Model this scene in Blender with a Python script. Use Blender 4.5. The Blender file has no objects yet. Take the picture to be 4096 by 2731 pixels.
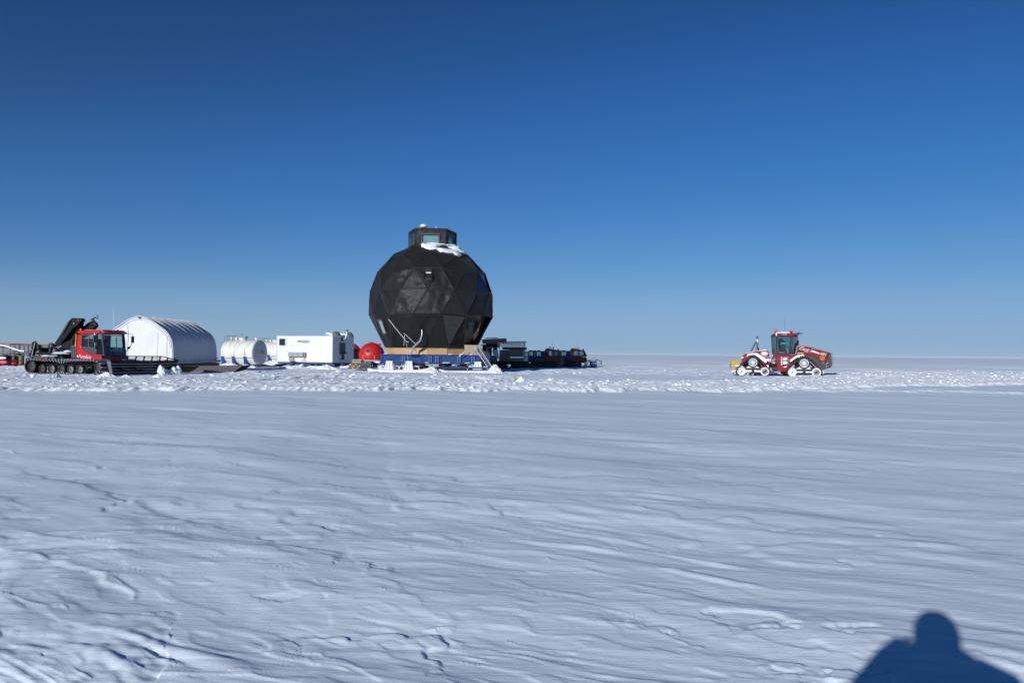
import bpy, math, random
import numpy as np
from mathutils import Vector, Matrix

R = math.radians
sc = bpy.context.scene
COL = sc.collection

# ------------------------------------------------------------------ camera
F, CX, CY = 3124.0, 2048.0, 1365.5          # focal length and centre of the 4096 x 2731 frame
CAM_H, PITCH, ROLL = 1.65, R(0.88), R(0.55)


def ray(u, v):
    a0, b0 = u - CX, CY - v
    a = a0 * math.cos(ROLL) - b0 * math.sin(ROLL)
    b = a0 * math.sin(ROLL) + b0 * math.cos(ROLL)
    return Vector((a, F * math.cos(PITCH) - b * math.sin(PITCH), F * math.sin(PITCH) + b * math.cos(PITCH)))


def at(u, v, Y):
    d = ray(u, v)
    return Vector((0, 0, CAM_H)) + d * (Y / d.y)


def floor_at(u, v):
    d = ray(u, v)
    return Vector((0, 0, CAM_H)) + d * (CAM_H / -d.z)


cam = bpy.data.cameras.new('camera')
cam.sensor_width = 36.0
cam.lens = 36.0 * F / 4096.0
cam.clip_start, cam.clip_end = 0.05, 30000
co = bpy.data.objects.new('camera', cam)
COL.objects.link(co)
rt = Vector((math.cos(ROLL), -math.sin(ROLL) * math.sin(PITCH), math.sin(ROLL) * math.cos(PITCH)))
up = Vector((-math.sin(ROLL), -math.cos(ROLL) * math.sin(PITCH), math.cos(ROLL) * math.cos(PITCH)))
bk = rt.cross(up)
M3 = Matrix((rt, up, bk)).transposed()
co.matrix_world = Matrix.Translation((0, 0, CAM_H)) @ M3.to_4x4()
sc.camera = co

# ------------------------------------------------------------------ light
SUN_EL, SUN_AZ = R(17.9), R(27.4)            # shadows run away from the camera and to the right
to_sun = Vector((-math.sin(SUN_AZ) * math.cos(SUN_EL), -math.cos(SUN_AZ) * math.cos(SUN_EL), math.sin(SUN_EL)))
sun = bpy.data.lights.new('sun', 'SUN')
sun.energy, sun.angle, sun.color = 4.2, R(0.53), (0.98, 0.985, 1.0)
so = bpy.data.objects.new('sun', sun)
so.rotation_euler = to_sun.to_track_quat('Z', 'Y').to_euler()
so.location = to_sun * 200
COL.objects.link(so)

world = bpy.data.worlds.new('World')
sc.world = world
world.use_nodes = True
nt = world.node_tree
nt.nodes.clear()
N = nt.nodes.new
out = N('ShaderNodeOutputWorld')
bg = N('ShaderNodeBackground')
sky = N('ShaderNodeTexSky')
sky.sky_type = 'NISHITA'
sky.sun_disc = False
sky.sun_elevation = SUN_EL
sky.sun_rotation = R(180) + SUN_AZ
sky.altitude = 2700
sky.air_density, sky.dust_density, sky.ozone_density = 1.0, 0.15, 2.4
bg.inputs['Strength'].default_value = 0.10
hs = N('ShaderNodeHueSaturation')
hs.inputs['Saturation'].default_value = 1.3
nt.links.new(sky.outputs[0], hs.inputs['Color'])
# thin dry high-altitude air: the clear sky darkened towards the horizon glare, per channel
m1 = N('ShaderNodeVectorMath'); m1.operation = 'SCALE'; m1.inputs['Scale'].default_value = 0.07
cv = N('ShaderNodeRGBCurve')
for ch, pts in ((0, ((0, 0), (0.04, 0.038), (0.23, 0.17), (0.6, 0.24), (1, 0.285))),
                (1, ((0, 0), (0.09, 0.070), (0.17, 0.158), (0.46, 0.355), (0.8, 0.415), (1, 0.435))),
                (2, ((0, 0), (0.23, 0.21), (0.37, 0.42), (0.55, 0.57), (0.8, 0.67), (1, 0.70)))):
    c_ = cv.mapping.curves[ch]
    c_.points[0].location = pts[0]; c_.points[1].location = pts[-1]
    for p_ in pts[1:-1]:
        c_.points.new(*p_)
cv.mapping.update()
m2_ = N('ShaderNodeVectorMath'); m2_.operation = 'SCALE'; m2_.inputs['Scale'].default_value = 10.0
nt.links.new(hs.outputs[0], m1.inputs[0]); nt.links.new(m1.outputs[0], cv.inputs['Color']); nt.links.new(cv.outputs[0], m2_.inputs[0])
# faint thin cloud bars low over the horizon
tc = N('ShaderNodeTexCoord')
mp = N('ShaderNodeMapping')
mp.inputs['Scale'].default_value = (1.3, 1.3, 26)
nz = N('ShaderNodeTexNoise')
nz.inputs['Scale'].default_value = 1.6
nz.inputs['Detail'].default_value = 4
sx = N('ShaderNodeSeparateXYZ')
r1 = N('ShaderNodeMapRange'); r1.inputs[1].default_value = 0.0; r1.inputs[2].default_value = 0.09
r1.inputs[3].default_value = 1.0; r1.inputs[4].default_value = 0.0
r2 = N('ShaderNodeMapRange'); r2.inputs[1].default_value = 0.48; r2.inputs[2].default_value = 0.75
r2.inputs[3].default_value = 0.55; r2.inputs[4].default_value = 0.95
mu = N('ShaderNodeMath'); mu.operation = 'MULTIPLY'
mx = N('ShaderNodeMix'); mx.data_type = 'RGBA'
mx.inputs[7].default_value = (2.9, 4.25, 6.2, 1)
L = nt.links.new
L(tc.outputs['Generated'], mp.inputs[0]); L(mp.outputs[0], nz.inputs[0])
L(tc.outputs['Generated'], sx.inputs[0]); L(sx.outputs[2], r1.inputs[0])
L(nz.outputs[0], r2.inputs[0]); L(r1.outputs[0], mu.inputs[0]); L(r2.outputs[0], mu.inputs[1])
L(mu.outputs[0], mx.inputs[0]); L(m2_.outputs[0], mx.inputs[6]); L(mx.outputs[2], bg.inputs[0])
L(bg.outputs[0], out.inputs[0])

vs = sc.view_settings
vs.view_transform, vs.look, vs.gamma, vs.use_curve_mapping = 'Standard', 'None', 1, False
vs.exposure = 0.0
sc.cycles.max_bounces = 6
sc.cycles.transparent_max_bounces = 12

# ------------------------------------------------------------------ materials
def mat(name, col, rough=0.6, metal=0.0, spec=0.5, vary=0.12, vscale=3.0, bump=0.0, bscale=20.0, stretch=(1, 1, 1), dirt=None, dirt_amt=0.45):
    m = bpy.data.materials.new(name)
    m.use_nodes = True
    t = m.node_tree
    b = t.nodes['Principled BSDF']
    b.inputs['Roughness'].default_value = rough
    b.inputs['Metallic'].default_value = metal
    b.inputs['Specular IOR Level'].default_value = spec
    tc = t.nodes.new('ShaderNodeTexCoord')
    mp = t.nodes.new('ShaderNodeMapping')
    mp.inputs['Scale'].default_value = stretch
    t.links.new(tc.outputs['Object'], mp.inputs[0])
    n = t.nodes.new('ShaderNodeTexNoise')
    n.inputs['Scale'].default_value = vscale
    n.inputs['Detail'].default_value = 5
    t.links.new(mp.outputs[0], n.inputs[0])
    cr = t.nodes.new('ShaderNodeMix'); cr.data_type = 'RGBA'
    lo = [max(0, c * (1 - vary)) for c in col]; hi = [min(1, c * (1 + vary)) for c in col]
    cr.inputs[6].default_value = (*lo, 1); cr.inputs[7].default_value = (*hi, 1)
    t.links.new(n.outputs[0], cr.inputs[0])
    last = cr.outputs[2]
    if dirt:
        n2 = t.nodes.new('ShaderNodeTexNoise'); n2.inputs['Scale'].default_value = vscale * 2.3; n2.inputs['Detail'].default_value = 6
        t.links.new(mp.outputs[0], n2.inputs[0])
        rm = t.nodes.new('ShaderNodeMapRange'); rm.inputs[1].default_value = 1 - dirt_amt; rm.inputs[2].default_value = 1.08 - dirt_amt
        t.links.new(n2.outputs[0], rm.inputs[0])
        m2 = t.nodes.new('ShaderNodeMix'); m2.data_type = 'RGBA'; m2.inputs[7].default_value = (*dirt, 1)
        t.links.new(rm.outputs[0], m2.inputs[0]); t.links.new(last, m2.inputs[6]); last = m2.outputs[2]
    t.links.new(last, b.inputs['Base Color'])
    if bump:
        n3 = t.nodes.new('ShaderNodeTexNoise'); n3.inputs['Scale'].default_value = bscale; n3.inputs['Detail'].default_value = 4
        t.links.new(mp.outputs[0], n3.inputs[0])
        bp = t.nodes.new('ShaderNodeBump'); bp.inputs['Strength'].default_value = 1.0; bp.inputs['Distance'].default_value = bump
        t.links.new(n3.outputs[0], bp.inputs['Height']); t.links.new(bp.outputs[0], b.inputs['Normal'])
    return m


def glass_mat(name, tint=(0.45, 0.60, 0.60), refl=0.04, rough=0.02):
    m = bpy.data.materials.new(name)
    m.use_nodes = True
    t = m.node_tree
    t.nodes.clear()
    o = t.nodes.new('ShaderNodeOutputMaterial'); mx = t.nodes.new('ShaderNodeMixShader')
    tr = t.nodes.new('ShaderNodeBsdfTransparent'); gl = t.nodes.new('ShaderNodeBsdfGlossy')
    lw = t.nodes.new('ShaderNodeFresnel'); ad = t.nodes.new('ShaderNodeMath'); ad.operation = 'ADD'
    ad.inputs[1].default_value = refl; lw.inputs[0].default_value = 1.5
    tr.inputs[0].default_value = (*tint, 1); gl.inputs[0].default_value = (1, 1, 1, 1); gl.inputs[1].default_value = rough
    t.links.new(lw.outputs[0], ad.inputs[0]); t.links.new(ad.outputs[0], mx.inputs[0])
    t.links.new(tr.outputs[0], mx.inputs[1]); t.links.new(gl.outputs[0], mx.inputs[2]); t.links.new(mx.outputs[0], o.inputs[0])
    return m


M = {
    'red': mat('red_paint', (0.50, 0.010, 0.016), 0.3, spec=0.4, vary=0.1, dirt=(0.40, 0.12, 0.12), dirt_amt=0.28),
    'deepred': mat('deep_red_paint', (0.23, 0.006, 0.012), 0.34, spec=0.3, vary=0.15, vscale=2, dirt=(0.22, 0.05, 0.06), dirt_amt=0.26),
    'oldred': mat('faded_red_paint', (0.30, 0.022, 0.02), 0.5, vary=0.2, dirt=(0.12, 0.03, 0.03), dirt_amt=0.4),
    'igloo': mat('red_fibreglass', (0.52, 0.014, 0.014), 0.42, vary=0.1, dirt=(0.35, 0.012, 0.015), dirt_amt=0.42),
    'brown': mat('red_oxide_steel', (0.16, 0.035, 0.025), 0.7, vary=0.3, dirt=(0.06, 0.03, 0.03)),
    'black': mat('black_steel', (0.008, 0.0085, 0.010), 0.45, spec=0.3, vary=0.3, bump=0.004, bscale=9),
    'rubber': mat('black_rubber', (0.014, 0.014, 0.015), 0.7, vary=0.3, dirt=(0.3, 0.32, 0.36), dirt_amt=0.33, bump=0.01),
    'plastic': mat('black_plastic_sheet', (0.018, 0.018, 0.02), 0.4, vary=0.3, vscale=2, dirt=(0.5, 0.53, 0.58), dirt_amt=0.31, stretch=(0.6, 1, 2.5)),
    'grey': mat('grey_steel', (0.20, 0.21, 0.22), 0.45, 0.5, vary=0.25),
    'dgrey': mat('dark_grey_panel', (0.045, 0.045, 0.05), 0.55, vary=0.25),
    'alu': mat('bare_aluminium', (0.62, 0.63, 0.65), 0.38, 0.75, vary=0.12),
    'white': mat('white_panel', (0.68, 0.69, 0.70), 0.45, vary=0.03, vscale=1.5, dirt=(0.60, 0.61, 0.62), dirt_amt=0.38),
    'tank': mat('white_tank_paint', (0.66, 0.655, 0.61), 0.42, vary=0.05, vscale=1.3, dirt=(0.72, 0.73, 0.74), dirt_amt=0.37),
    'canvas': mat('white_tent_fabric', (0.65, 0.66, 0.68), 0.62, vary=0.05, vscale=1.2, bump=0.07, bscale=1.8, stretch=(1, 1, 0.6)),
    'wrap': mat('white_ski_cover', (0.68, 0.69, 0.70), 0.6, vary=0.05, bump=0.03, bscale=5),
    'blue': mat('blue_steel_paint', (0.012, 0.05, 0.18), 0.4, vary=0.25, vscale=4, dirt=(0.01, 0.02, 0.07), dirt_amt=0.4),
    'dblue': mat('dark_blue_paint', (0.012, 0.05, 0.12), 0.45, vary=0.2),
    'drumblue': mat('blue_drum_plastic', (0.012, 0.07, 0.22), 0.45, vary=0.15),
    'green': mat('green_tarpaulin', (0.03, 0.16, 0.06), 0.65, vary=0.25, bump=0.03, bscale=3),
    'tarpgrey': mat('grey_tarpaulin', (0.30, 0.33, 0.34), 0.65, vary=0.15, bump=0.03, bscale=3),
    'ply': mat('plywood', (0.50, 0.30, 0.14), 0.65, vary=0.28, vscale=1.2, stretch=(0.6, 0.6, 6), dirt=(0.33, 0.17, 0.07), dirt_amt=0.4),
    'wood': mat('rough_timber', (0.42, 0.33, 0.22), 0.75, vary=0.3, vscale=4, stretch=(1, 1, 4)),
    'oldwood': mat('weathered_timber', (0.21, 0.19, 0.15), 0.8, vary=0.35, vscale=4, stretch=(1, 1, 3)),
    'terracotta': mat('orange_brown_pipe', (0.42, 0.17, 0.09), 0.5, vary=0.15),
    'yellow': mat('yellow_paint', (0.48, 0.28, 0.02), 0.45, vary=0.15, dirt=(0.7, 0.6, 0.35), dirt_amt=0.36),
    'strap': mat('yellow_rope', (0.55, 0.50, 0.16), 0.7, vary=0.2),
    'orange': mat('orange_lens', (0.8, 0.22, 0.02), 0.35),
    'redlens': mat('red_lens', (0.5, 0.03, 0.01), 0.2),
    'rope': mat('pale_rope', (0.5, 0.49, 0.45), 0.8, vary=0.2),
    'pink': mat('pink_rope', (0.7, 0.08, 0.2), 0.8),
    'letter': mat('white_lettering', (0.75, 0.75, 0.75), 0.5, vary=0.02),
    'ink': mat('dark_grey_lettering', (0.10, 0.11, 0.13), 0.6, vary=0.05),
    'foil': mat('crumpled_foil', (0.6, 0.6, 0.6), 0.3, 0.8, vary=0.2, bump=0.03, bscale=12),
    'darkfoil': mat('dark_wrinkled_film', (0.026, 0.030, 0.028), 0.22, 0.0, vary=0.5, bump=0.05, bscale=5, stretch=(1, 1, 2.5)),
    'blind': mat('pale_window_blind', (0.62, 0.68, 0.66), 0.6, vary=0.05),
    'paper': mat('pale_green_sheet', (0.50, 0.62, 0.50), 0.7),
    'skin': mat('skin', (0.55, 0.33, 0.24), 0.5),
    'parka': mat('dark_parka_cloth', (0.03, 0.05, 0.12), 0.8, bump=0.01, bscale=8),
    'rimwhite': mat('snowy_white_rim', (0.68, 0.69, 0.71), 0.5, vary=0.1, vscale=7, dirt=(0.10, 0.10, 0.11), dirt_amt=0.38),
    'olive': mat('dark_yellow_drum_paint', (0.10, 0.085, 0.015), 0.5, vary=0.2),
    'charcoal': mat('charcoal_panel', (0.024, 0.024, 0.027), 0.5, vary=0.25),
    'domegrey': mat('smoked_grey_plastic', (0.13, 0.14, 0.15), 0.35, vary=0.1),
    'cream': mat('cream_plastic', (0.72, 0.66, 0.52), 0.45),
    'glass': glass_mat('tinted_glass'),
    'darkglass': glass_mat('dark_glass', (0.10, 0.14, 0.16), 0.08),
}

# ------------------------------------------------------------------ mesh helpers
class MB:
    """collects simple shapes and links them as one mesh object"""
    def __init__(s):
        s.v, s.f, s.m = [], [], []

    def add(s, vs, fs, mi=0):
        o = len(s.v)
        s.v += [tuple(p) for p in vs]
        s.f += [tuple(o + i for i in f) for f in fs]
        s.m += [mi] * len(fs)
        return s

    def box(s, c, d, rz=0, ry=0, rx=0, mi=0, taper=1.0):
        X, Y, Z = d[0] / 2, d[1] / 2, d[2] / 2
        rot = Matrix.Rotation(rz, 3, 'Z') @ Matrix.Rotation(ry, 3, 'Y') @ Matrix.Rotation(rx, 3, 'X')
        vs = []
        for z in (-Z, Z):
            k = taper if z > 0 else 1
            for x, y in ((-X, -Y), (X, -Y), (X, Y), (-X, Y)):
                vs.append(rot @ Vector((x * k, y * k, z)) + Vector(c))
        return s.add(vs, [(3, 2, 1, 0), (4, 5, 6, 7), (0, 1, 5, 4), (1, 2, 6, 5), (2, 3, 7, 6), (3, 0, 4, 7)], mi)

    def bar(s, a, b, w, h=None, mi=0):
        a, b = Vector(a), Vector(b)
        h = h or w
        d = (b - a)
        if d.length < 1e-6:
            return s
        d.normalize()
        ref = Vector((0, 0, 1)) if abs(d.z) < 0.95 else Vector((1, 0, 0))
        sd = d.cross(ref).normalized(); u_ = sd.cross(d)
        vs = []
        for p in (a, b):
            for i, j in ((-1, -1), (1, -1), (1, 1), (-1, 1)):
                vs.append(p + sd * i * w / 2 + u_ * j * h / 2)
        return s.add(vs, [(3, 2, 1, 0), (4, 5, 6, 7), (0, 1, 5, 4), (1, 2, 6, 5), (2, 3, 7, 6), (3, 0, 4, 7)], mi)

    def tube(s, path, r, n=8, mi=0, caps=True):
        path = [Vector(p) for p in path]
        rs = r if isinstance(r, (list, tuple)) else [r] * len(path)
        vs, fs = [], []
        prev = None
        for i, p in enumerate(path):
            d = (path[min(i + 1, len(path) - 1)] - path[max(i - 1, 0)]).normalized()
            if prev is None:
                ref = Vector((0, 0, 1)) if abs(d.z) < 0.9 else Vector((1, 0, 0))
                sd = d.cross(ref).normalized()
            else:
                sd = (prev - d * prev.dot(d)).normalized()
            prev = sd
            u_ = sd.cross(d)
            for k in range(n):
                t = 2 * math.pi * k / n
                vs.append(p + (sd * math.cos(t) + u_ * math.sin(t)) * rs[i])
        for i in range(len(path) - 1):
            for k in range(n):
                a, b = i * n + k, i * n + (k + 1) % n
                fs.append((a, b, b + n, a + n))
        if caps:
            fs.append(tuple(reversed(range(n)))); fs.append(tuple(range((len(path) - 1) * n, len(path) * n)))
        return s.add(vs, fs, mi)

    def cyl(s, a, b, r, n=20, mi=0, r2=None):
        return s.tube([a, b], [r, r2 if r2 is not None else r], n, mi)

    def prism(s, pts, y0, y1, mi=0, plane='xz'):
        """outline in (x, z) run from y0 to y1 (or outline in (y, z) run along x, or (x, y) run along z)"""
        n = len(pts)
        ar = sum(pts[i][0] * pts[(i + 1) % n][1] - pts[(i + 1) % n][0] * pts[i][1] for i in range(n))
        if ar < 0:
            pts = list(reversed(pts))
        if plane == 'xz':
            f = lambda p, y: (p[0], y, p[1])
        elif plane == 'yz':
            f = lambda p, y: (y, p[0], p[1])
        else:
            f = lambda p, y: (p[0], p[1], y)
        vs = [f(p, y0) for p in pts] + [f(p, y1) for p in pts]
        fs = [tuple(range(n)), tuple(reversed(range(n, 2 * n)))] + [(i, i + n, (i + 1) % n + n, (i + 1) % n) for i in range(n)]
        if plane != 'xz':
            fs = [tuple(reversed(q)) for q in fs]
        if y1 < y0:
            fs = [tuple(reversed(q)) for q in fs]
        return s.add(vs, fs, mi)

    def lathe(s, prof, c=(0, 0, 0), axis='z', n=24, mi=0, a0=0, a1=2 * math.pi):
        vs, fs = [], []
        full = abs(a1 - a0 - 2 * math.pi) < 1e-6
        m = n if full else n + 1
        for r, h in prof:
            for k in range(m):
                t = a0 + (a1 - a0) * k / n
                p = (r * math.cos(t), r * math.sin(t), h)
                if axis == 'x':
                    p = (h, p[0], p[1])
                elif axis == 'y':
                    p = (p[0], -h, p[1])
                vs.append((p[0] + c[0], p[1] + c[1], p[2] + c[2]))
        for i in range(len(prof) - 1):
            for k in range(n):
                a, b = i * m + k, i * m + (k + 1) % m
                fs.append((a, b, b + m, a + m))
        return s.add(vs, fs, mi)

    def quad(s, a, b, c, d, mi=0):
        return s.add([a, b, c, d], [(0, 1, 2, 3)], mi)

    def slab(s, a, b, c, d, t, mi=0):
        """a thick four-sided plate; t is its thickness along the plate's normal"""
        P = [Vector(p) for p in (a, b, c, d)]
        nrm = (P[1] - P[0]).cross(P[3] - P[0]).normalized() * t
        vs = P + [p - nrm for p in P]
        return s.add(vs, [(0, 1, 2, 3), (7, 6, 5, 4), (0, 4, 5, 1), (1, 5, 6, 2), (2, 6, 7, 3), (3, 7, 4, 0)], mi)

    def build(s, name, mats, parent=None, smooth=False, bevel=0.0, loc=None, rot=None, label=None):
        me = bpy.data.meshes.new(name)
        me.from_pydata(s.v, [], s.f)
        for m_ in (mats if isinstance(mats, (list, tuple)) else [mats]):
            me.materials.append(M[m_] if isinstance(m_, str) else m_)
        me.polygons.foreach_set('material_index', s.m)
        if smooth:
            me.polygons.foreach_set('use_smooth', [True] * len(me.polygons))
            me.set_sharp_from_angle(angle=R(38))
        me.update()
        o = bpy.data.objects.new(name, me)
        COL.objects.link(o)
        if parent:
            o.parent = parent
        if loc:
            o.location = loc
        if rot:
            o.rotation_euler = rot
        if bevel:
            b = o.modifiers.new('bevel', 'BEVEL'); b.width = bevel; b.segments = 2; b.limit_method = 'ANGLE'; b.angle_limit = R(40)
        if label:
            o['label'] = label
        return o


def tag(o, label=None, cat=None, group=None, kind=None):
    if label: o['label'] = label
    if cat: o['category'] = cat
    if group: o['group'] = group
    if kind: o['kind'] = kind
    return o


def thing(name, label, cat, loc=(0, 0, 0), rz=0.0, group=None):
    o = bpy.data.objects.new(name, None)
    o.empty_display_size = 0.3
    COL.objects.link(o)
    o.location = loc
    o.rotation_euler = (0, 0, rz)
    return tag(o, label, cat, group)


def children(o):
    return [c for c in bpy.data.objects if c.parent == o]


def copy_tree(o, parent=None):
    c = o.copy()
    COL.objects.link(c)
    c.parent = parent
    for ch in children(o):
        copy_tree(ch, c)
    return c


class Frame:
    """a thing's own axes: turns picture points into its side plane (x, z) or its front plane (y, z)"""
    def __init__(s, x, y, yaw):
        s.o, s.yaw = Vector((x, y, 0)), yaw
        s.rot = Matrix.Rotation(-yaw, 3, 'Z')
        s.c = s.rot @ (Vector((0, 0, CAM_H)) - s.o)

    def side(s, u, v, lat):
        d = s.rot @ ray(u, v)
        t = (lat - s.c.y) / d.y
        p = s.c + d * t
        return (p.x, p.z)

    def front(s, u, v, x):
        d = s.rot @ ray(u, v)
        t = (x - s.c.x) / d.x
        p = s.c + d * t
        return (p.y, p.z)


def text_part(name, s, size, m_, parent, loc, rot, shear=0.0, depth=0.012, stretch=1.0, label=None, bold=0.0):
    cu = bpy.data.curves.new(name, 'FONT')
    cu.body, cu.size, cu.extrude, cu.shear = s, size, depth / 2, shear
    cu.align_x, cu.align_y = 'CENTER', 'CENTER'
    cu.offset = size * bold
    tmp = bpy.data.objects.new('tmp', cu)
    COL.objects.link(tmp)
    dg = bpy.context.evaluated_depsgraph_get()
    dg.update()
    me = bpy.data.meshes.new_from_object(tmp.evaluated_get(dg))
    bpy.data.objects.remove(tmp)
    me.transform(Matrix.Diagonal((stretch, 1, 1, 1)))
    me.materials.clear(); me.materials.append(M[m_])
    o = bpy.data.objects.new(name, me)
    COL.objects.link(o)
    o.parent = parent
    o.location, o.rotation_euler = loc, rot
    if label: o['label'] = label
    return o

# ------------------------------------------------------------------ snow
def _h(ix, iy, seed):
    n = (ix.astype(np.int64) * 374761393 + iy.astype(np.int64) * 668265263 + seed * 1442695041) & 0xffffffff
    n = ((n ^ (n >> 13)) * 1274126177) & 0xffffffff
    return ((n ^ (n >> 16)) & 0xffff) / 65535.0


def noise(x, y, seed=0):
    ix, iy = np.floor(x), np.floor(y)
    fx, fy = x - ix, y - iy
    sx_, sy_ = fx * fx * fx * (fx * (fx * 6 - 15) + 10), fy * fy * fy * (fy * (fy * 6 - 15) + 10)
    def g(dx, dy):
        a = _h(ix + dx, iy + dy, seed) * 2 * np.pi
        return np.cos(a) * (fx - dx) + np.sin(a) * (fy - dy)
    return ((g(0, 0) * (1 - sx_) + g(1, 0) * sx_) * (1 - sy_) + (g(0, 1) * (1 - sx_) + g(1, 1) * sx_) * sy_) * 1.5


def fbm(x, y, seed=0, oct=4, gain=0.5):
    s, a, k = 0, 1.0, 1.0
    for i in range(oct):
        s = s + a * noise(x * k, y * k, seed + i * 17)
        a *= gain; k *= 2.03
    return s


def sstep(t):
    t = np.clip(t, 0, 1)
    return t * t * (3 - 2 * t)


def project(X, Y):
    """where a point of the ground stands in the frame (used to lay the wheel tracks and drifts out by bearing)"""
    dx, dy, dz = X, np.maximum(Y, 0.3), -CAM_H
    b = (-dy * math.sin(PITCH) + dz * math.cos(PITCH)); f_ = dy * math.cos(PITCH) + dz * math.sin(PITCH)
    a, b = dx / f_ * F, b / f_ * F
    a0 = a * math.cos(ROLL) + b * math.sin(ROLL)
    b0 = -a * math.sin(ROLL) + b * math.cos(ROLL)
    return CX + a0, CY - b0


def polyline(pts):
    return np.array([[*floor_at(u, v).xy] for u, v in pts])


def line_side(P, X, Y, along, fade):
    """signed offset from a torn edge that runs along one axis of the ground, and how strongly it shows there"""
    k = 1 if along == 'y' else 0
    a, b = (Y, X) if along == 'y' else (X, Y)
    o_ = np.argsort(P[:, k])
    pa, pb = P[o_, k], P[o_, 1 - k]
    d = b - np.interp(a, pa, pb)
    e = sstep((a - pa[0]) / fade[0]) * sstep((pa[-1] - a) / fade[1])
    return d, e


LINE_A = polyline([(1990, 1650), (1760, 1668), (1515, 1723), (1550, 1793), (1559, 1862), (1520, 1940), (1594, 1993), (1655, 2045), (1785, 2097), (2050, 2125)])
LINE_B = polyline([(60, 1880), (200, 1923), (348, 1949), (488, 2010), (566, 2036), (697, 2080), (975, 2141)])
LINE_C = polyline([(-300, 2200), (0, 2224), (218, 2280), (330, 2300), (427, 2341), (523, 2385), (723, 2411)])
LINE_D = polyline([(723, 2411), (697, 2498), (700, 2580), (688, 2655), (610, 2731), (500, 2900)])
LINE_E = polyline([(1140, 2120), (1306, 2141), (1393, 2237), (1437, 2324), (1428, 2367), (1289, 2437), (1340, 2490), (1193, 2567), (1210, 2672), (1190, 2800)])

# churned strips: (u list, near edge v, far edge v, height, strength)
CHURN = [
    ([-800, 0, 700, 1400, 2048, 2900, 3300, 3700, 4096, 5000], [1563, 1563, 1566, 1565, 1563, 1564, 1557, 1547, 1539, 1530], [1544, 1544, 1540, 1541, 1541, 1543, 1528, 1518, 1514, 1505], 1.0),
    ([-800, 0, 700, 1400, 2048, 2500, 2900, 3050, 3300, 4096, 5000], [1541, 1541, 1536, 1537, 1538, 1539, 1540, 1534, 1524, 1511, 1500], [1528, 1528, 1524, 1529, 1528, 1530, 1531, 1522, 1494, 1494, 1488], 0.9),
    ([-800, 0, 420, 700, 1000, 1100], [1530, 1530, 1526, 1524, 1519, 1516], [1478, 1478, 1492, 1500, 1505, 1512], 0.5),
    ([850, 1000, 1400, 1700, 2048, 2100], [1512, 1512, 1512, 1517, 1520, 1518], [1502, 1496, 1498, 1507, 1513, 1516], 0.8),
    ([2040, 2300, 2900, 3000, 3250], [1486, 1486, 1489, 1512, 1511], [1479, 1479, 1483, 1507, 1508], 0.55),
    ([2040, 2400, 2900], [1499, 1498, 1501], [1494, 1493, 1497], 0.45),
    ([2300, 2900, 3300, 3700, 4096, 5000], [1546, 1557, 1563, 1571, 1577, 1590], [1545, 1554, 1560, 1567, 1573, 1586], 0.5),
    ([1000, 1400, 2000, 2040], [1548, 1528, 1525, 1524], [1545, 1524, 1521, 1521], 0.4),
    ([3240, 3500, 4096, 5000], [1494, 1492, 1502, 1510], [1489, 1487, 1497, 1505], 0.7),
]


def churn_mask(X, Y):
    u, v = project(X, Y)
    wob = noise(X * 0.22, Y * 0.06, 5) * 6.0 + noise(X * 1.1, Y * 0.3, 6) * 3.5 + noise(X * 4.1, Y * 0.9, 7) * 1.5
    m_ = np.zeros(X.shape)
    for us, vn, vf, s in CHURN:
        n_, f_ = np.interp(u, us, vn) + wob, np.interp(u, us, vf) + wob * 0.7
        k = sstep((n_ - v) / 4.0 + 0.3) * sstep((v - f_) / 1.5 + 0.5) * s
        k = np.where((u > us[0]) & (u < us[-1]), k, 0)
        m_ = np.maximum(m_, k)
    return np.where(Y > 5, m_, 0)


WX, WY = math.cos(R(-23)), math.sin(R(-23))      # wind direction on the ground


def row_step(d):
    """spacing of the ground sheet's rows at a distance d: about one picture row each"""
    d = np.asarray(d, float)
    cap = np.where((d < 31) | (d > 66), 0.10, 0.08)
    s = np.clip(0.00085 * d * d, 0.012, cap)
    return np.where(d < 85, s, 0.12 * (np.maximum(d, 85) / 85) ** 2.4)


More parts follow.
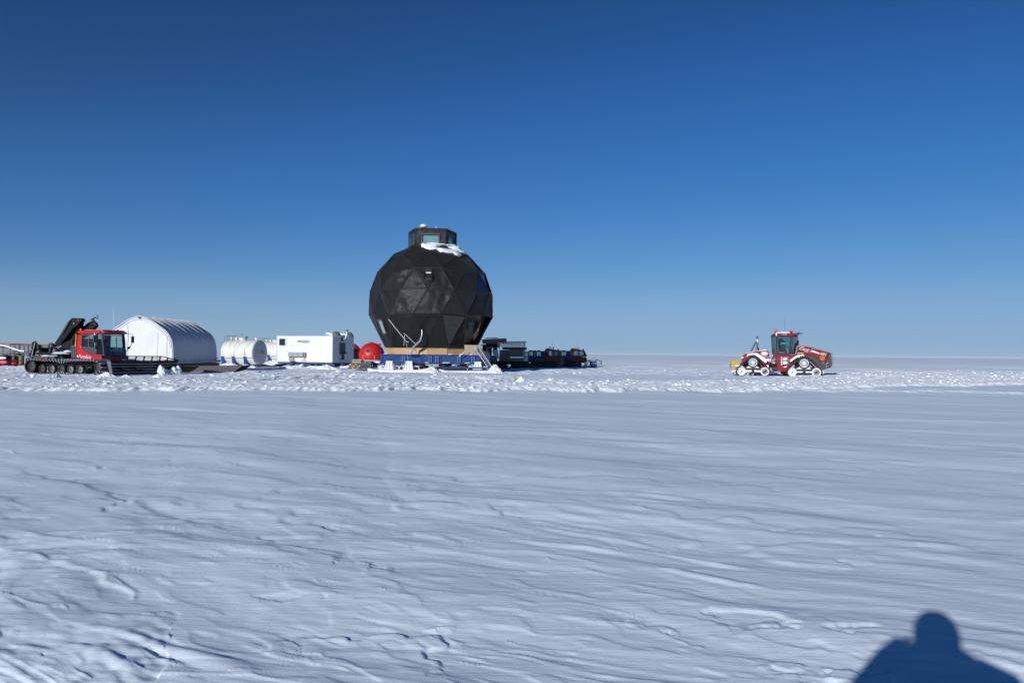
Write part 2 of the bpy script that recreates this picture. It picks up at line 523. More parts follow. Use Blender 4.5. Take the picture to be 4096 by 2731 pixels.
def snow_height(X, Y, coarse=False):
    w, c = X * WX + Y * WY, -X * WY + Y * WX          # along and across the wind
    Rr = np.hypot(X, Y)
    lim = 2.3 * row_step(Rr)                           # nothing finer than the sheet can carry

    def nn(fa, fb, seed, oct=1, gain=0.5, a=None, b=None):
        a = wa if a is None else a
        b = ca if b is None else b
        s_, g_, k = 0, 1.0, 1.0
        for i in range(oct):
            lam = 1.0 / (max(fa, fb) * k)
            wt = sstep((lam / lim - 0.8) / 0.9)
            if float(wt.max()) > 0:
                s_ = s_ + g_ * wt * noise(a * fa * k, b * fb * k, seed + i * 17)
            g_ *= gain; k *= 2.03
        return s_ if not np.isscalar(s_) else np.zeros(X.shape)
    wa = w + 1.5 * noise(w * 0.15, c * 0.25, 31)
    ca = c + 0.45 * fbm(w * 0.22, c * 0.5, 30, 3)
    h = 0.10 * fbm(X * 0.03, Y * 0.03, 1, 2) + 0.035 * nn(0.12, 0.3, 2, 3)
    calm = sstep((fbm(wa * 0.13, ca * 0.28, 9, 2) + 0.15) * 2.0)           # where the wind has carved
    # soft hollows and swells a pace or two wide
    h += 0.012 * nn(0.42, 0.85, 71, 3) * (1 - 0.6 * sstep((Rr - 20) / 20))
    # long fine streaks
    h += (0.0032 + 0.0065 * calm) * nn(0.5, 5.0, 3, 5, 0.58)
    rid = 1 - np.abs(nn(0.9, 6.5, 61, 3, 0.6)) * 1.6
    h += 0.008 * calm * sstep((rid - 0.35) * 1.6) * sstep((noise(w * 0.5, c * 0.9, 62) + 0.3) * 2) * sstep((0.3 / lim - 0.8))
    h += 0.0032 * (0.4 + 0.6 * calm) * nn(4.0, 15.0, 63, 3, 0.6)
    # sparse sharp-lipped blades
    bm = sstep((noise(w * 0.3, c * 0.8, 14) - 0.05) * 3)
    h += 0.026 * bm * np.maximum(nn(0.85, 4.0, 4) - 0.20, 0) * 1.4
    h += 0.010 * sstep((noise(w * 0.2, c * 0.6, 24) + 0.1) * 3) * np.maximum(nn(0.6, 1.8, 29) - 0.25, 0)
    # layered crust: the wind has cut each sheet back to its own torn edge
    wq, cq = w + 0.3 * noise(w * 0.7, c * 0.9, 72), c + 0.10 * fbm(w * 1.1, c * 1.6, 73, 2)
    q = nn(0.30, 0.95, 74, 5, 0.56, wq, cq) * 2.4
    e_ = 0.01
    gq = np.hypot(nn(0.30, 0.95, 74, 5, 0.56, wq + e_, cq) * 2.4 - q, nn(0.30, 0.95, 74, 5, 0.56, wq, cq + e_) * 2.4 - q) / e_
    fl_ = np.floor(q)
    th = np.clip(gq * (3.2 * row_step(Rr) + 0.03), 0.06, 0.9)      # a torn edge is a few centimetres wide
    h += 0.0058 * (fl_ + sstep((q - fl_) / th)) * (0.10 + 0.90 * sstep((noise(w * 0.11, c * 0.2, 75) + 0.35) * 2)) * (1 - sstep((Rr - 14) / 12))
    # scarps: each sheet climbs gently down-sun and breaks off in a ragged lip that looks away from the sun
    pq_ = 0.72 * X + 0.69 * Y
    def saw(fr, warp, seed, amp, m_lo, fade):
        def f(x, y, p):
            return p * fr + warp * nn(0.45, 0.8, seed, 2, 0.5, x, y) + 0.34 * warp * nn(1.9, 2.6, seed + 5, 4, 0.6, x, y)
        qs = f(X, Y, pq_)
        gs_ = np.hypot(f(X + 0.01, Y, pq_ + 0.0072) - qs, f(X, Y + 0.01, pq_ + 0.0069) - qs) / 0.01
        fr_ = qs - np.floor(qs)
        th_ = np.clip(gs_ * (2.2 * row_step(Rr) + 0.02), 0.04, 0.8)
        mk = sstep((noise(w * 0.35 + seed, c * 0.7, seed + 9) - m_lo) * 3)
        return amp * (fr_ - sstep(fr_ / th_)) * mk * (1 - sstep((Rr - fade) / fade))
    h += saw(0.55, 0.9, 101, 0.016, -0.25, 12) + saw(1.5, 0.8, 131, 0.007, -0.05, 8)
    # long low drifts that catch the sun far out
    far = sstep((Rr - 40) / 40)
    h += far * 0.24 * np.maximum(noise(w * 0.05, c * 0.30, 64) - 0.12, 0) + far * 0.10 * np.maximum(nn(0.16, 0.8, 65) - 0.10, 0)
    near = 1 - sstep((Rr - 9) / 16)
    # --- the features one can recognise close to the camera
    def torn(fr, seed, amp):
        return amp * nn(fr, fr, seed, 4, 0.5, X, Y)
    dA, eA = line_side(LINE_A, X, Y, 'y', (1.2, 12)); dA = dA + torn(2.2, 41, 0.10)
    kA = 1 - sstep((np.abs(dA) - 1.5) / 3.5)
    fA = (1 - sstep((Rr - 20) / 12))
    h += eA * fA * (np.where(dA > 0, 0.020 * np.minimum(dA, 3.5), 0.018 * np.minimum(-dA, 2.5)) + 0.003 * sstep(dA / 0.10)) * kA
    dB, eB = line_side(LINE_B, X, Y, 'x', (1, .8)); dB = -dB + torn(3, 42, 0.08)
    zone = sstep(dB / 0.15) * (1 - sstep((dB - 1.6) / 2.2)) * near * eB
    ra, rb_ = w * 0.75 + c * 0.66, c * 0.75 - w * 0.66             # the small torn flakes of the rough patch lie askew to the wind
    rip = nn(2.2, 6.4, 43, 4, 0.62, ra, rb_)
    rip = rip + 1.1 * sstep((rip - 0.05) / 0.12)
    h += 0.0050 * zone * rip + 0.022 * np.clip(dB, 0, 2) * (1 - sstep((dB - 2) / 3)) * eB * near + 0.013 * eB * sstep(dB / 0.16) * (1 - sstep((dB - 0.3) / 1.8)) * near
    al = 0.76 * X - 0.64 * Y
    comb = nn(6.5, 1.6, 81, 3, 0.6, al + 0.5 * dB, dB)
    h += 0.0110 * comb * eB * sstep(dB / 0.05) * (0.35 + 0.65 * (1 - sstep((dB - 0.2) / 0.9))) * (1 - sstep((dB - 1.6) / 1.6)) * near * (0.3 + 0.7 * sstep((noise(X * 1.1, Y * 1.1, 82) + 0.3) * 2))
    dC, eC = line_side(LINE_C, X, Y, 'x', (.5, .8)); dC = -dC + torn(3, 44, 0.06)
    h -= 0.013 * eC * sstep((dC + 0.04) / 0.10) * (1 - sstep((dC - 0.3) / 1.2)) * near
    dD, eD = line_side(LINE_D, X, Y, 'y', (.2, .6)); dD = -dD + torn(4, 45, 0.07)
    h += 0.024 * eD * sstep(dD / 0.36) * np.exp(-np.maximum(dD - 0.33, 0) / 1.4) * near
    h += 0.010 * eD * np.where(dD > 0, np.exp(-dD / 0.7), 0) * near * nn(7, 7, 46, 4, 0.6, X, Y)
    dE, eE = line_side(LINE_E, X, Y, 'y', (.2, .8)); dE = dE + torn(4, 47, 0.06)
    kE = 1 - sstep((np.abs(dE) - 0.2) / 1.1)
    h += eE * (np.where(dE > 0, 0.012 * np.minimum(dE, 1), 0.014 * np.minimum(-dE, 1)) + 0.002 * sstep(dE / 0.05)) * kE * near
    # --- churned snow thrown up by tracks and blades
    cm = churn_mask(X, Y)
    if float(cm.max()) > 0:
        lug = nn(2.6, 2.2, 21, 4, 0.62, X, Y)
        cs_ = np.sqrt(cm)
        h += cm * 0.13 + cs_ * (0.062 * np.abs(lug) + 0.030 * nn(0.9, 0.5, 22, 2, 0.5, X, Y) + 0.060 * nn(5.5, 4.2, 25, 2, 0.6, X, Y))
    # worked and drifted ground round the camp
    camp = sstep((Y - 42) / 8) * (1 - sstep((Y - 110) / 20)) * (1 - sstep((X - 22) / 10))
    h += camp * (0.04 * fbm(X * 0.6, Y * 0.35, 23, 4) + 0.016 * np.maximum(nn(2.2, 1.6, 24, 3, 0.5, X, Y), 0))
    return h


def build_snow():
    fine = np.linspace(-R(41), R(41), 1150)
    a_l = np.linspace(-math.pi, -R(41), 60)[:-1]
    a_r = np.linspace(R(41), math.pi, 60)[1:-1]
    ang = np.concatenate([a_l, fine, a_r])
    rr, d = [0.0, 0.35, 0.8, 1.3, 1.8, 2.1], 2.3
    while d < 14000:
        rr.append(d)
        d += float(row_step(d))
    rr = np.array(rr)
    A, D = np.meshgrid(ang, rr)
    X, Y = D * np.sin(A), D * np.cos(A)
    H = np.zeros(X.shape)
    for i in range(0, len(rr), 100):
        H[i:i + 100] = snow_height(X[i:i + 100], Y[i:i + 100])
    H = H * (1 - sstep((D - 900) / 2500)) - 0.0
    co_ = np.stack([X, Y, H], -1).reshape(-1, 3).astype(np.float32)
    nr, na = X.shape
    i = np.arange(nr - 1)[:, None] * na
    j = np.arange(na)[None, :]
    j2 = (j + 1) % na
    q = np.stack([i + j, i + j2, i + na + j2, i + na + j], -1).reshape(-1, 4)
    q = q[:, ::-1]
    me = bpy.data.meshes.new('snow_ground')
    me.vertices.add(len(co_)); me.vertices.foreach_set('co', co_.ravel())
    me.loops.add(q.size); me.loops.foreach_set('vertex_index', q.ravel().astype(np.int32))
    me.polygons.add(len(q))
    me.polygons.foreach_set('loop_start', np.arange(0, q.size, 4, dtype=np.int32))
    me.polygons.foreach_set('loop_total', np.full(len(q), 4, dtype=np.int32))
    me.polygons.foreach_set('use_smooth', np.ones(len(q), dtype=bool))
    me.update(calc_edges=True)
    m_ = bpy.data.materials.new('wind_packed_snow')
    m_.use_nodes = True
    t = m_.node_tree
    b = t.nodes['Principled BSDF']
    b.inputs['Roughness'].default_value = 0.75
    b.inputs['Specular IOR Level'].default_value = 0.15
    tc_ = t.nodes.new('ShaderNodeTexCoord'); ln = t.links.new
    mp_ = t.nodes.new('ShaderNodeMapping'); mp_.inputs['Rotation'].default_value = (0, 0, R(23)); mp_.inputs['Scale'].default_value = (1.6, 7.0, 1)
    ln(tc_.outputs['Object'], mp_.inputs[0])
    n1 = t.nodes.new('ShaderNodeTexNoise'); n1.inputs['Scale'].default_value = 2.2; n1.inputs['Detail'].default_value = 6; n1.inputs['Roughness'].default_value = 0.6
    ln(mp_.outputs[0], n1.inputs[0])
    n2 = t.nodes.new('ShaderNodeTexNoise'); n2.inputs['Scale'].default_value = 110; n2.inputs['Detail'].default_value = 3
    ln(tc_.outputs['Object'], n2.inputs[0])
    b1 = t.nodes.new('ShaderNodeBump'); b1.inputs['Distance'].default_value = 0.006
    b2 = t.nodes.new('ShaderNodeBump'); b2.inputs['Distance'].default_value = 0.0013
    ln(n1.outputs[0], b1.inputs['Height']); ln(n2.outputs[0], b2.inputs['Height'])
    ln(b1.outputs[0], b2.inputs['Normal']); ln(b2.outputs[0], b.inputs['Normal'])
    at_ = t.nodes.new('ShaderNodeAttribute'); at_.attribute_name = 'broken'
    mx_ = t.nodes.new('ShaderNodeMix'); mx_.data_type = 'RGBA'
    mx_.inputs[6].default_value = (0.79, 0.868, 0.935, 1); mx_.inputs[7].default_value = (0.92, 0.945, 0.965, 1)   # wind crust, and fresh snow broken up by the tracks
    ln(at_.outputs['Fac'], mx_.inputs[0]); ln(mx_.outputs[2], b.inputs['Base Color'])
    av = np.zeros(X.shape)
    for i in range(0, len(rr), 100):
        av[i:i + 100] = churn_mask(X[i:i + 100], Y[i:i + 100])
    at2 = me.attributes.new('broken', 'FLOAT', 'POINT'); at2.data.foreach_set('value', av.ravel().astype(np.float32))
    me.materials.append(m_)
    M['snow'] = m_
    o = bpy.data.objects.new('snow_ground', me)
    COL.objects.link(o)
    tag(o, kind='structure')
    return o


build_snow()
M['clod'] = mat('loose_snow', (0.77, 0.81, 0.85), 0.7, spec=0.2, vary=0.02, bump=0.012, bscale=9)

random.seed(7)
rng = np.random.default_rng(7)


def gz(x, y):
    return float(snow_height(np.array([float(x)]), np.array([float(y)]))[0])


ICO_V = []
ICO_F = [(0, 11, 5), (0, 5, 1), (0, 1, 7), (0, 7, 10), (0, 10, 11), (1, 5, 9), (5, 11, 4), (11, 10, 2), (10, 7, 6), (7, 1, 8),
         (3, 9, 4), (3, 4, 2), (3, 2, 6), (3, 6, 8), (3, 8, 9), (4, 9, 5), (2, 4, 11), (6, 2, 10), (8, 6, 7), (9, 8, 1)]
_t = (1 + 5 ** 0.5) / 2
for p in ((-1, _t, 0), (1, _t, 0), (-1, -_t, 0), (1, -_t, 0), (0, -1, _t), (0, 1, _t), (0, -1, -_t), (0, 1, -_t), (_t, 0, -1), (_t, 0, 1), (-_t, 0, -1), (-_t, 0, 1)):
    ICO_V.append(Vector(p).normalized())
ICO_A = np.array([list(p) for p in ICO_V])


def clods(name, X, Y, S, label, cat='snow', kind='stuff', squash=0.7):
    """angular snow crumbs at the given places, as one mass"""
    Z = snow_height(X, Y)
    n = len(X)
    V = ICO_A[None] * (1 + 0.28 * rng.standard_normal((n, 12, 1)))
    V = V * S[:, None, None] * np.stack([1 + 0.5 * rng.random(n), 1 + 0.3 * rng.random(n), np.full(n, squash)], -1)[:, None, :]
    a = rng.random(n) * 6.28
    c_, s_ = np.cos(a)[:, None], np.sin(a)[:, None]
    x, y = V[..., 0] * c_ - V[..., 1] * s_, V[..., 0] * s_ + V[..., 1] * c_
    V = np.stack([x + X[:, None], y + Y[:, None], V[..., 2] + (Z + S * 0.1)[:, None]], -1).reshape(-1, 3)
    Fa = (np.array(ICO_F)[None] + (np.arange(n) * 12)[:, None, None]).reshape(-1, 3)
    me = bpy.data.meshes.new(name)
    me.from_pydata(V.tolist(), [], Fa.tolist())
    me.materials.append(M['clod'])
    me.polygons.foreach_set('use_smooth', np.ones(len(Fa), dtype=bool))
    o = bpy.data.objects.new(name, me)
    COL.objects.link(o)
    tag(o, label, cat, kind=kind)
    return o


def scatter_churn():
    Xs, Ys = [], []
    X = rng.uniform(-62, 62, 200000); Y = rng.uniform(28, 90, 200000)
    k = churn_mask(X, Y)
    dens = 0.36 * np.where(Y > 60, 0.6, 1)
    keep = rng.random(len(X)) < k ** 1.5 * dens * (0.25 + 1.3 * sstep(noise(X * 0.5, Y * 0.4, 66) + 0.4))
    keep &= np.abs(X) < Y * 0.75
    X, Y = X[keep], Y[keep]
    n = 4500
    X, Y = X[:n], Y[:n]
    S = 0.016 + 0.10 * rng.random(len(X)) ** 8
    clods('churned_snow', X, Y, S, 'broken snow crumbs thrown up along the vehicle tracks')


scatter_churn()

# ------------------------------------------------------------------ the black geodesic dome on its sledge
def fabric_mat(name, base, rough, seed):
    m = bpy.data.materials.new(name)
    m.use_nodes = True
    t = m.node_tree
    b = t.nodes['Principled BSDF']
    b.inputs['Roughness'].default_value = rough
    b.inputs['Specular IOR Level'].default_value = 0.24
    b.inputs['Sheen Weight'].default_value = 0.05
    b.inputs['Sheen Roughness'].default_value = 0.5
    tc = t.nodes.new('ShaderNodeTexCoord'); ln = t.links.new
    hs_ = None
    for k, (sc_, dist, st) in enumerate(((0.9, 0.10, (1, 1, 0.45)), (3.2, 0.035, (1, 1, 0.35)), (14, 0.003, (1, 1, 1)))):
        mp = t.nodes.new('ShaderNodeMapping'); mp.inputs['Scale'].default_value = st
        mp.inputs['Location'].default_value = (seed * 3.1, seed, 0); mp.inputs['Rotation'].default_value = (0.5 * seed, 0.3, 0.2)
        n = t.nodes.new('ShaderNodeTexNoise'); n.inputs['Scale'].default_value = sc_; n.inputs['Detail'].default_value = 3
        n.inputs['Distortion'].default_value = 1.2 if k < 2 else 0
        ln(tc.outputs['Object'], mp.inputs[0]); ln(mp.outputs[0], n.inputs[0])
        bp = t.nodes.new('ShaderNodeBump'); bp.inputs['Distance'].default_value = dist
        ln(n.outputs[0], bp.inputs['Height'])
        if hs_: ln(hs_.outputs[0], bp.inputs['Normal'])
        hs_ = bp
    ln(hs_.outputs[0], b.inputs['Normal'])
    n = t.nodes.new('ShaderNodeTexNoise'); n.inputs['Scale'].default_value = 0.8; n.inputs['Detail'].default_value = 6
    ln(tc.outputs['Object'], n.inputs[0])
    mx_ = t.nodes.new('ShaderNodeMix'); mx_.data_type = 'RGBA'
    mx_.inputs[6].default_value = (*[c * 0.7 for c in base], 1); mx_.inputs[7].default_value = (*[c * 1.4 for c in base], 1)
    ln(n.outputs[0], mx_.inputs[0]); ln(mx_.outputs[2], b.inputs['Base Color'])
    return m


M['fab1'] = fabric_mat('black_canvas', (0.006, 0.0065, 0.0075), 0.65, 1)
M['fab2'] = fabric_mat('black_canvas_dusty', (0.009, 0.0095, 0.011), 0.6, 2)
M['fab3'] = fabric_mat('black_shiny_tarpaulin', (0.014, 0.0145, 0.017), 0.52, 3)

DC = Vector((-7.06, 68.0, 0))                      # centre of the dome on the ground
DYAW = math.atan2(-DC.x, -DC.y) + math.pi          # faces the camera: local -y looks at it
DYAW = -math.atan2(-DC.x, DC.y) * -1
DR, DZ = 5.43, 5.76


def dome_dir(phi):
    """unit direction on the ground, phi measured from the side that faces the camera, positive to the right"""
    return Vector((math.sin(phi), -math.cos(phi), 0))


dome = thing('geodesic_dome', 'tall black geodesic dome with windowed lookout on a blue steel sledge', 'dome', DC, math.atan2(DC.x, DC.y) * -1)
# local frame: -y faces the camera, x runs to the right
DPH = R(-4)


def ico3():
    top = Vector((0, 0, 1)); bot = Vector((0, 0, -1))
    zr, rr_ = 1 / 5 ** 0.5, 2 / 5 ** 0.5
    U = [dome_dir(DPH + R(36) + k * R(72)) * rr_ + Vector((0, 0, zr)) for k in range(5)]
    W = [dome_dir(DPH + k * R(72)) * rr_ + Vector((0, 0, -zr)) for k in range(5)]
    T = []
    for k in range(5):
        k2 = (k + 1) % 5
        T.append((top, U[k], U[k2]))
        # W[k2] lies between U[k] and U[k2]
        T.append((U[k], W[k2], U[k2]))
        T.append((U[k], W[k], W[k2]))
    V, key, tris = [], {}, []
    def idx(p):
        p = p.normalized(); q = (round(p.x, 4), round(p.y, 4), round(p.z, 4))
        if q not in key:
            key[q] = len(V); V.append(p)
        return key[q]
    for a, b, c in T:
        g = {}
        for i in range(4):
            for j in range(4 - i):
                k = 3 - i - j
                g[i, j] = idx((a * i + b * j + c * k) / 3)
        for i in range(3):
            for j in range(3 - i):
                tris.append((g[i, j], g[i + 1, j], g[i, j + 1]))
                if i + j < 2:
                    tris.append((g[i + 1, j], g[i + 1, j + 1], g[i, j + 1]))
    return V, tris


GV, GT = ico3()
rows = sorted(set(round(v.z, 2) for v in GV))
GP = [Vector((v.x * DR, v.y * DR, v.z * DR + DZ)) for v in GV]
tris = [t for t in GT if min(GV[i].z for i in t) > -0.34 and max(GV[i].z for i in t) < 0.985]
# lower skirt: from the ring below the equator straight down to the ring that stands on the plywood
low_i = sorted({i for t in tris for i in t if GV[i].z < -0.05}, key=lambda i: math.atan2(GV[i].x, -GV[i].y))
nl = len(low_i)
ZB, RB = 2.07, 4.02
base = len(GP)
for a in range(nl):
    p, q = GP[low_i[a]], GP[low_i[(a + 1) % nl]]
    m_ = Vector(((p.x + q.x) / 2, (p.y + q.y) / 2, 0)).normalized()
    GP.append(Vector((m_.x * RB, m_.y * RB, ZB)))
low_tris = []
for a in range(nl):
    b = (a + 1) % nl
    low_tris.append((low_i[a], low_i[b], base + a))
    low_tris.append((low_i[b], base + a, base + b))
all_tris = tris + low_tris


def tri_ang(t):
    c = (GP[t[0]] + GP[t[1]] + GP[t[2]]) / 3
    return math.degrees(math.atan2(c.x, -c.y)), c.z


rnd = random.Random(3)
skin = MB()
GLASS_TRIS, FILM_TRIS, DOOR_TRIS = [], [], []
cen = Vector((0, 0, DZ))
for t in all_tris:
    a, z = tri_ang(t)
    down = t in low_tris and t[2] >= base and t[1] < base
    if down and 6 < a < 26:
        FILM_TRIS.append(t); continue
    if t in low_tris and 33 < a < 72:
        DOOR_TRIS.append(t); continue
    if 50 < a < 100 and 6.9 < z < 9.0:
        GLASS_TRIS.append(t); continue
    A, B, C_ = [GP[i] for i in t]
    if (B - A).cross(C_ - A).dot((A + B + C_) / 3 - cen) < 0:
        B, C_ = C_, B
    n = 14
    nrm = (B - A).cross(C_ - A).normalized()
    vs, ix = [], {}
    seed = rnd.random() * 40
    amp = rnd.choice((0.03, 0.05, 0.09)) if abs(a) < 50 else 0.04
    if -30 < a < 12 and 3.8 < z < 8.2:
        amp = 0.13
    ang = rnd.random() * 3.14
    for i in range(n + 1):
        for j in range(n + 1 - i):
            k = n - i - j
            p = (A * i + B * j + C_ * k) / n
            e = min(i, j, k) / n * 3
            w_ = float(fbm(np.array([(p.x * math.cos(ang) + p.z * math.sin(ang)) * 1.1 + seed]), np.array([(p.z * math.cos(ang) - p.x * math.sin(ang)) * 0.45 + p.y * 0.5]), 5, 3)[0])
            w2_ = float(fbm(np.array([(p.x * math.sin(ang) + p.z * math.cos(ang)) * 3.0 + seed]), np.array([(p.z * math.sin(ang) - p.x * math.cos(ang)) * 0.9]), 15, 2)[0])
            p = p + nrm * ((amp * w_ + amp * 0.45 * (1 - abs(w2_) * 2)) * min(e * 2, 1) - 0.07 * e * (1 if amp > 0.03 else 0.5))
            ix[i, j] = len(vs); vs.append(p)
    fs = []
    for i in range(n):
        for j in range(n - i):
            fs.append((ix[i + 1, j], ix[i, j + 1], ix[i, j]))
            if i + j < n - 1:
                fs.append((ix[i + 1, j], ix[i + 1, j + 1], ix[i, j + 1]))
    mi = rnd.choice((0, 0, 1)) if z > 7.6 or t in low_tris else rnd.choice((0, 1, 1, 2))
    if -30 < a < 10 and 4.2 < z < 7.9:
        mi = 2
    skin.add(vs, fs, mi)
sk = skin.build('fabric_shell', ['fab1', 'fab2', 'fab3'], dome)
sk.data.polygons.foreach_set('use_smooth', [True] * len(sk.data.polygons))
sk.data.set_sharp_from_angle(angle=R(60))

sm = MB()
edges = {}
for t in [t_ for t_ in all_tris if t_ not in low_tris or t_ in FILM_TRIS or t_ in DOOR_TRIS]:
    for a, b in ((t[0], t[1]), (t[1], t[2]), (t[2], t[0])):
        edges[tuple(sorted((a, b)))] = 1
for a, b in edges:
    pa, pb = GP[a], GP[b]
    path = []
    for i in range(9):
        p = pa.lerp(pb, i / 8)
        o_ = (p - cen).normalized()
        path.append(p + o_ * (0.012 + 0.03 * (rnd.random() - 0.4) * (0 < i < 8)))
    w0 = rnd.choice((0.012, 0.02, 0.03)); sm.tube(path, [w0 + 0.02 * rnd.random() for _ in path], 5)
sm.build('seam_batten', 'fab3', dome, smooth=True)

# inner wall so that the shell is closed behind openings
inn = MB()
inn.lathe([(RB - 0.7, 2.2), (4.35, DZ - 1.2), (4.6, DZ), (4.1, DZ + 2.0), (1.8, DZ + 4.2)], n=20)
inn.build('inner_lining', 'ply', dome)

# windows set in the shell -------------------------------------------------
gl_part, gf = MB(), MB()
for t in GLASS_TRIS:
    A, B, C_ = [GP[i] for i in t]
    if (B - A).cross(C_ - A).dot((A + B + C_) / 3 - cen) < 0:
        B, C_ = C_, B
    c = (A + B + C_) / 3
    q = [p.lerp(c, 0.16) for p in (A, B, C_)]
    w = MB().add([A, B, C_] + q, [(0, 1, 4, 3), (1, 2, 5, 4), (2, 0, 3, 5)])
    for i in range(3):
        w.bar(q[i], q[(i + 1) % 3], 0.07)
    wo = w.build('triangular_window', 'black', dome)
    nrm = (B - A).cross(C_ - A).normalized()
    MB().add([p.lerp(c, 0.14) - nrm * 0.02 for p in (A, B, C_)], [(0, 1, 2)]).build('pane', 'darkglass', wo)
for t in FILM_TRIS:
    A, B, C_ = [GP[i] for i in t]
    if (B - A).cross(C_ - A).dot((A + B + C_) / 3 - cen) < 0:
        B, C_ = C_, B
    c = (A + B + C_) / 3
    q = [p.lerp(c, 0.1) for p in (A, B, C_)]
    w = MB().add([A, B, C_] + q, [(0, 1, 4, 3), (1, 2, 5, 4), (2, 0, 3, 5)])
    for i in range(3):
        w.bar(q[i], q[(i + 1) % 3], 0.06)
    wo = w.build('triangular_window', 'black', dome, label='triangular window covered with wrinkled dark film')
    nrm = (B - A).cross(C_ - A).normalized()
    n = 14; vs, ix, fs = [], {}, []
    for i in range(n + 1):
        for j in range(n + 1 - i):
            k = n - i - j
            p = (q[0] * i + q[1] * j + q[2] * k) / n
            w_ = float(fbm(np.array([p.x * 1.6 + p.z * 2.6]), np.array([p.z * 1.2 - p.x * 0.8]), 77, 3)[0])
            ix[i, j] = len(vs); vs.append(p + nrm * (0.06 * w_ * min(1, min(i, j, k) / 1.5) - 0.01))
    for i in range(n):
        for j in range(n - i):
            fs.append((ix[i + 1, j], ix[i, j + 1], ix[i, j]))
            if i + j < n - 1:
                fs.append((ix[i + 1, j], ix[i + 1, j + 1], ix[i, j + 1]))
    MB().add(vs, fs).build('film', 'darkfoil', wo, smooth=True)


def shell_point(u, v, out_=0.0):
    """the point of the faceted shell seen at (u, v)"""
    Rm = Matrix.Rotation(-dome.rotation_euler.z, 3, 'Z')
    o_ = Rm @ (Vector((0, 0, CAM_H)) - Vector(dome.location)); d = (Rm @ ray(u, v)).normalized()
    best = None
    for t in all_tris:
        A, B, C_ = [GP[i] for i in t]
        nrm = (B - A).cross(C_ - A)
        if nrm.dot((A + B + C_) / 3 - cen) < 0:
            nrm = -nrm; B, C_ = C_, B
        den = nrm.dot(d)
        if den >= 0:
            continue
        s_ = nrm.dot(A - o_) / den
        p = o_ + d * s_
        if all((Q - P).cross(p - P).dot(nrm) >= -1e-3 for P, Q in ((A, B), (B, C_), (C_, A))):
            if best is None or s_ < best[0]:
                best = (s_, p, nrm.normalized())
    if best is None:
        raise ValueError((u, v))
    return best[1] + best[2] * out_, best[2]


def shell_window(name, pts, m_frame, m_pane, label=None, depth=0.1, fr=0.09):
    P = [shell_point(u, v, depth)[0] for u, v in pts]
    nrm = (P[1] - P[0]).cross(P[3] - P[0]).normalized()
    if nrm.y > 0: nrm = -nrm
    c = sum(P, Vector()) / 4
    f_ = MB()
    for i in range(4):
        a, b = P[i], P[(i + 1) % 4]
        f_.bar(a + (a - b).normalized() * fr / 2, b + (b - a).normalized() * fr / 2, fr, fr + depth)
    fo = f_.build(name, m_frame, dome, label=label)
    po = MB().add([p + nrm * 0.0 for p in P], [(0, 1, 2, 3)]).build('pane', m_pane, fo)
    return fo


q = lambda cx, cy: (1420 + cx * 0.2636, 860 + cy * 0.2636)
w = shell_window('shell_window', [q(1050, 868), q(1168, 868), q(1165, 985), q(1045, 985)], 'black', 'black', 'square window standing open in the upper shell', 0.12, 0.11)  # opaque black pane stands in for the unlit interior
pp, _n = shell_point(*q(1125, 888), 0.135)
MB().box(pp, (0.5, 0.02, 0.09)).build('blind', 'blind', w)
q4 = lambda cx, cy: (1380 + cx * 0.2891, 1220 + cy * 0.2891)
shell_window('shell_window', [q4(462, 200), q4(520, 195), q4(588, 395), q4(536, 398)], 'dgrey', 'tarpgrey', 'narrow leaning window with pale sill low on the shell', 0.06, 0.08)

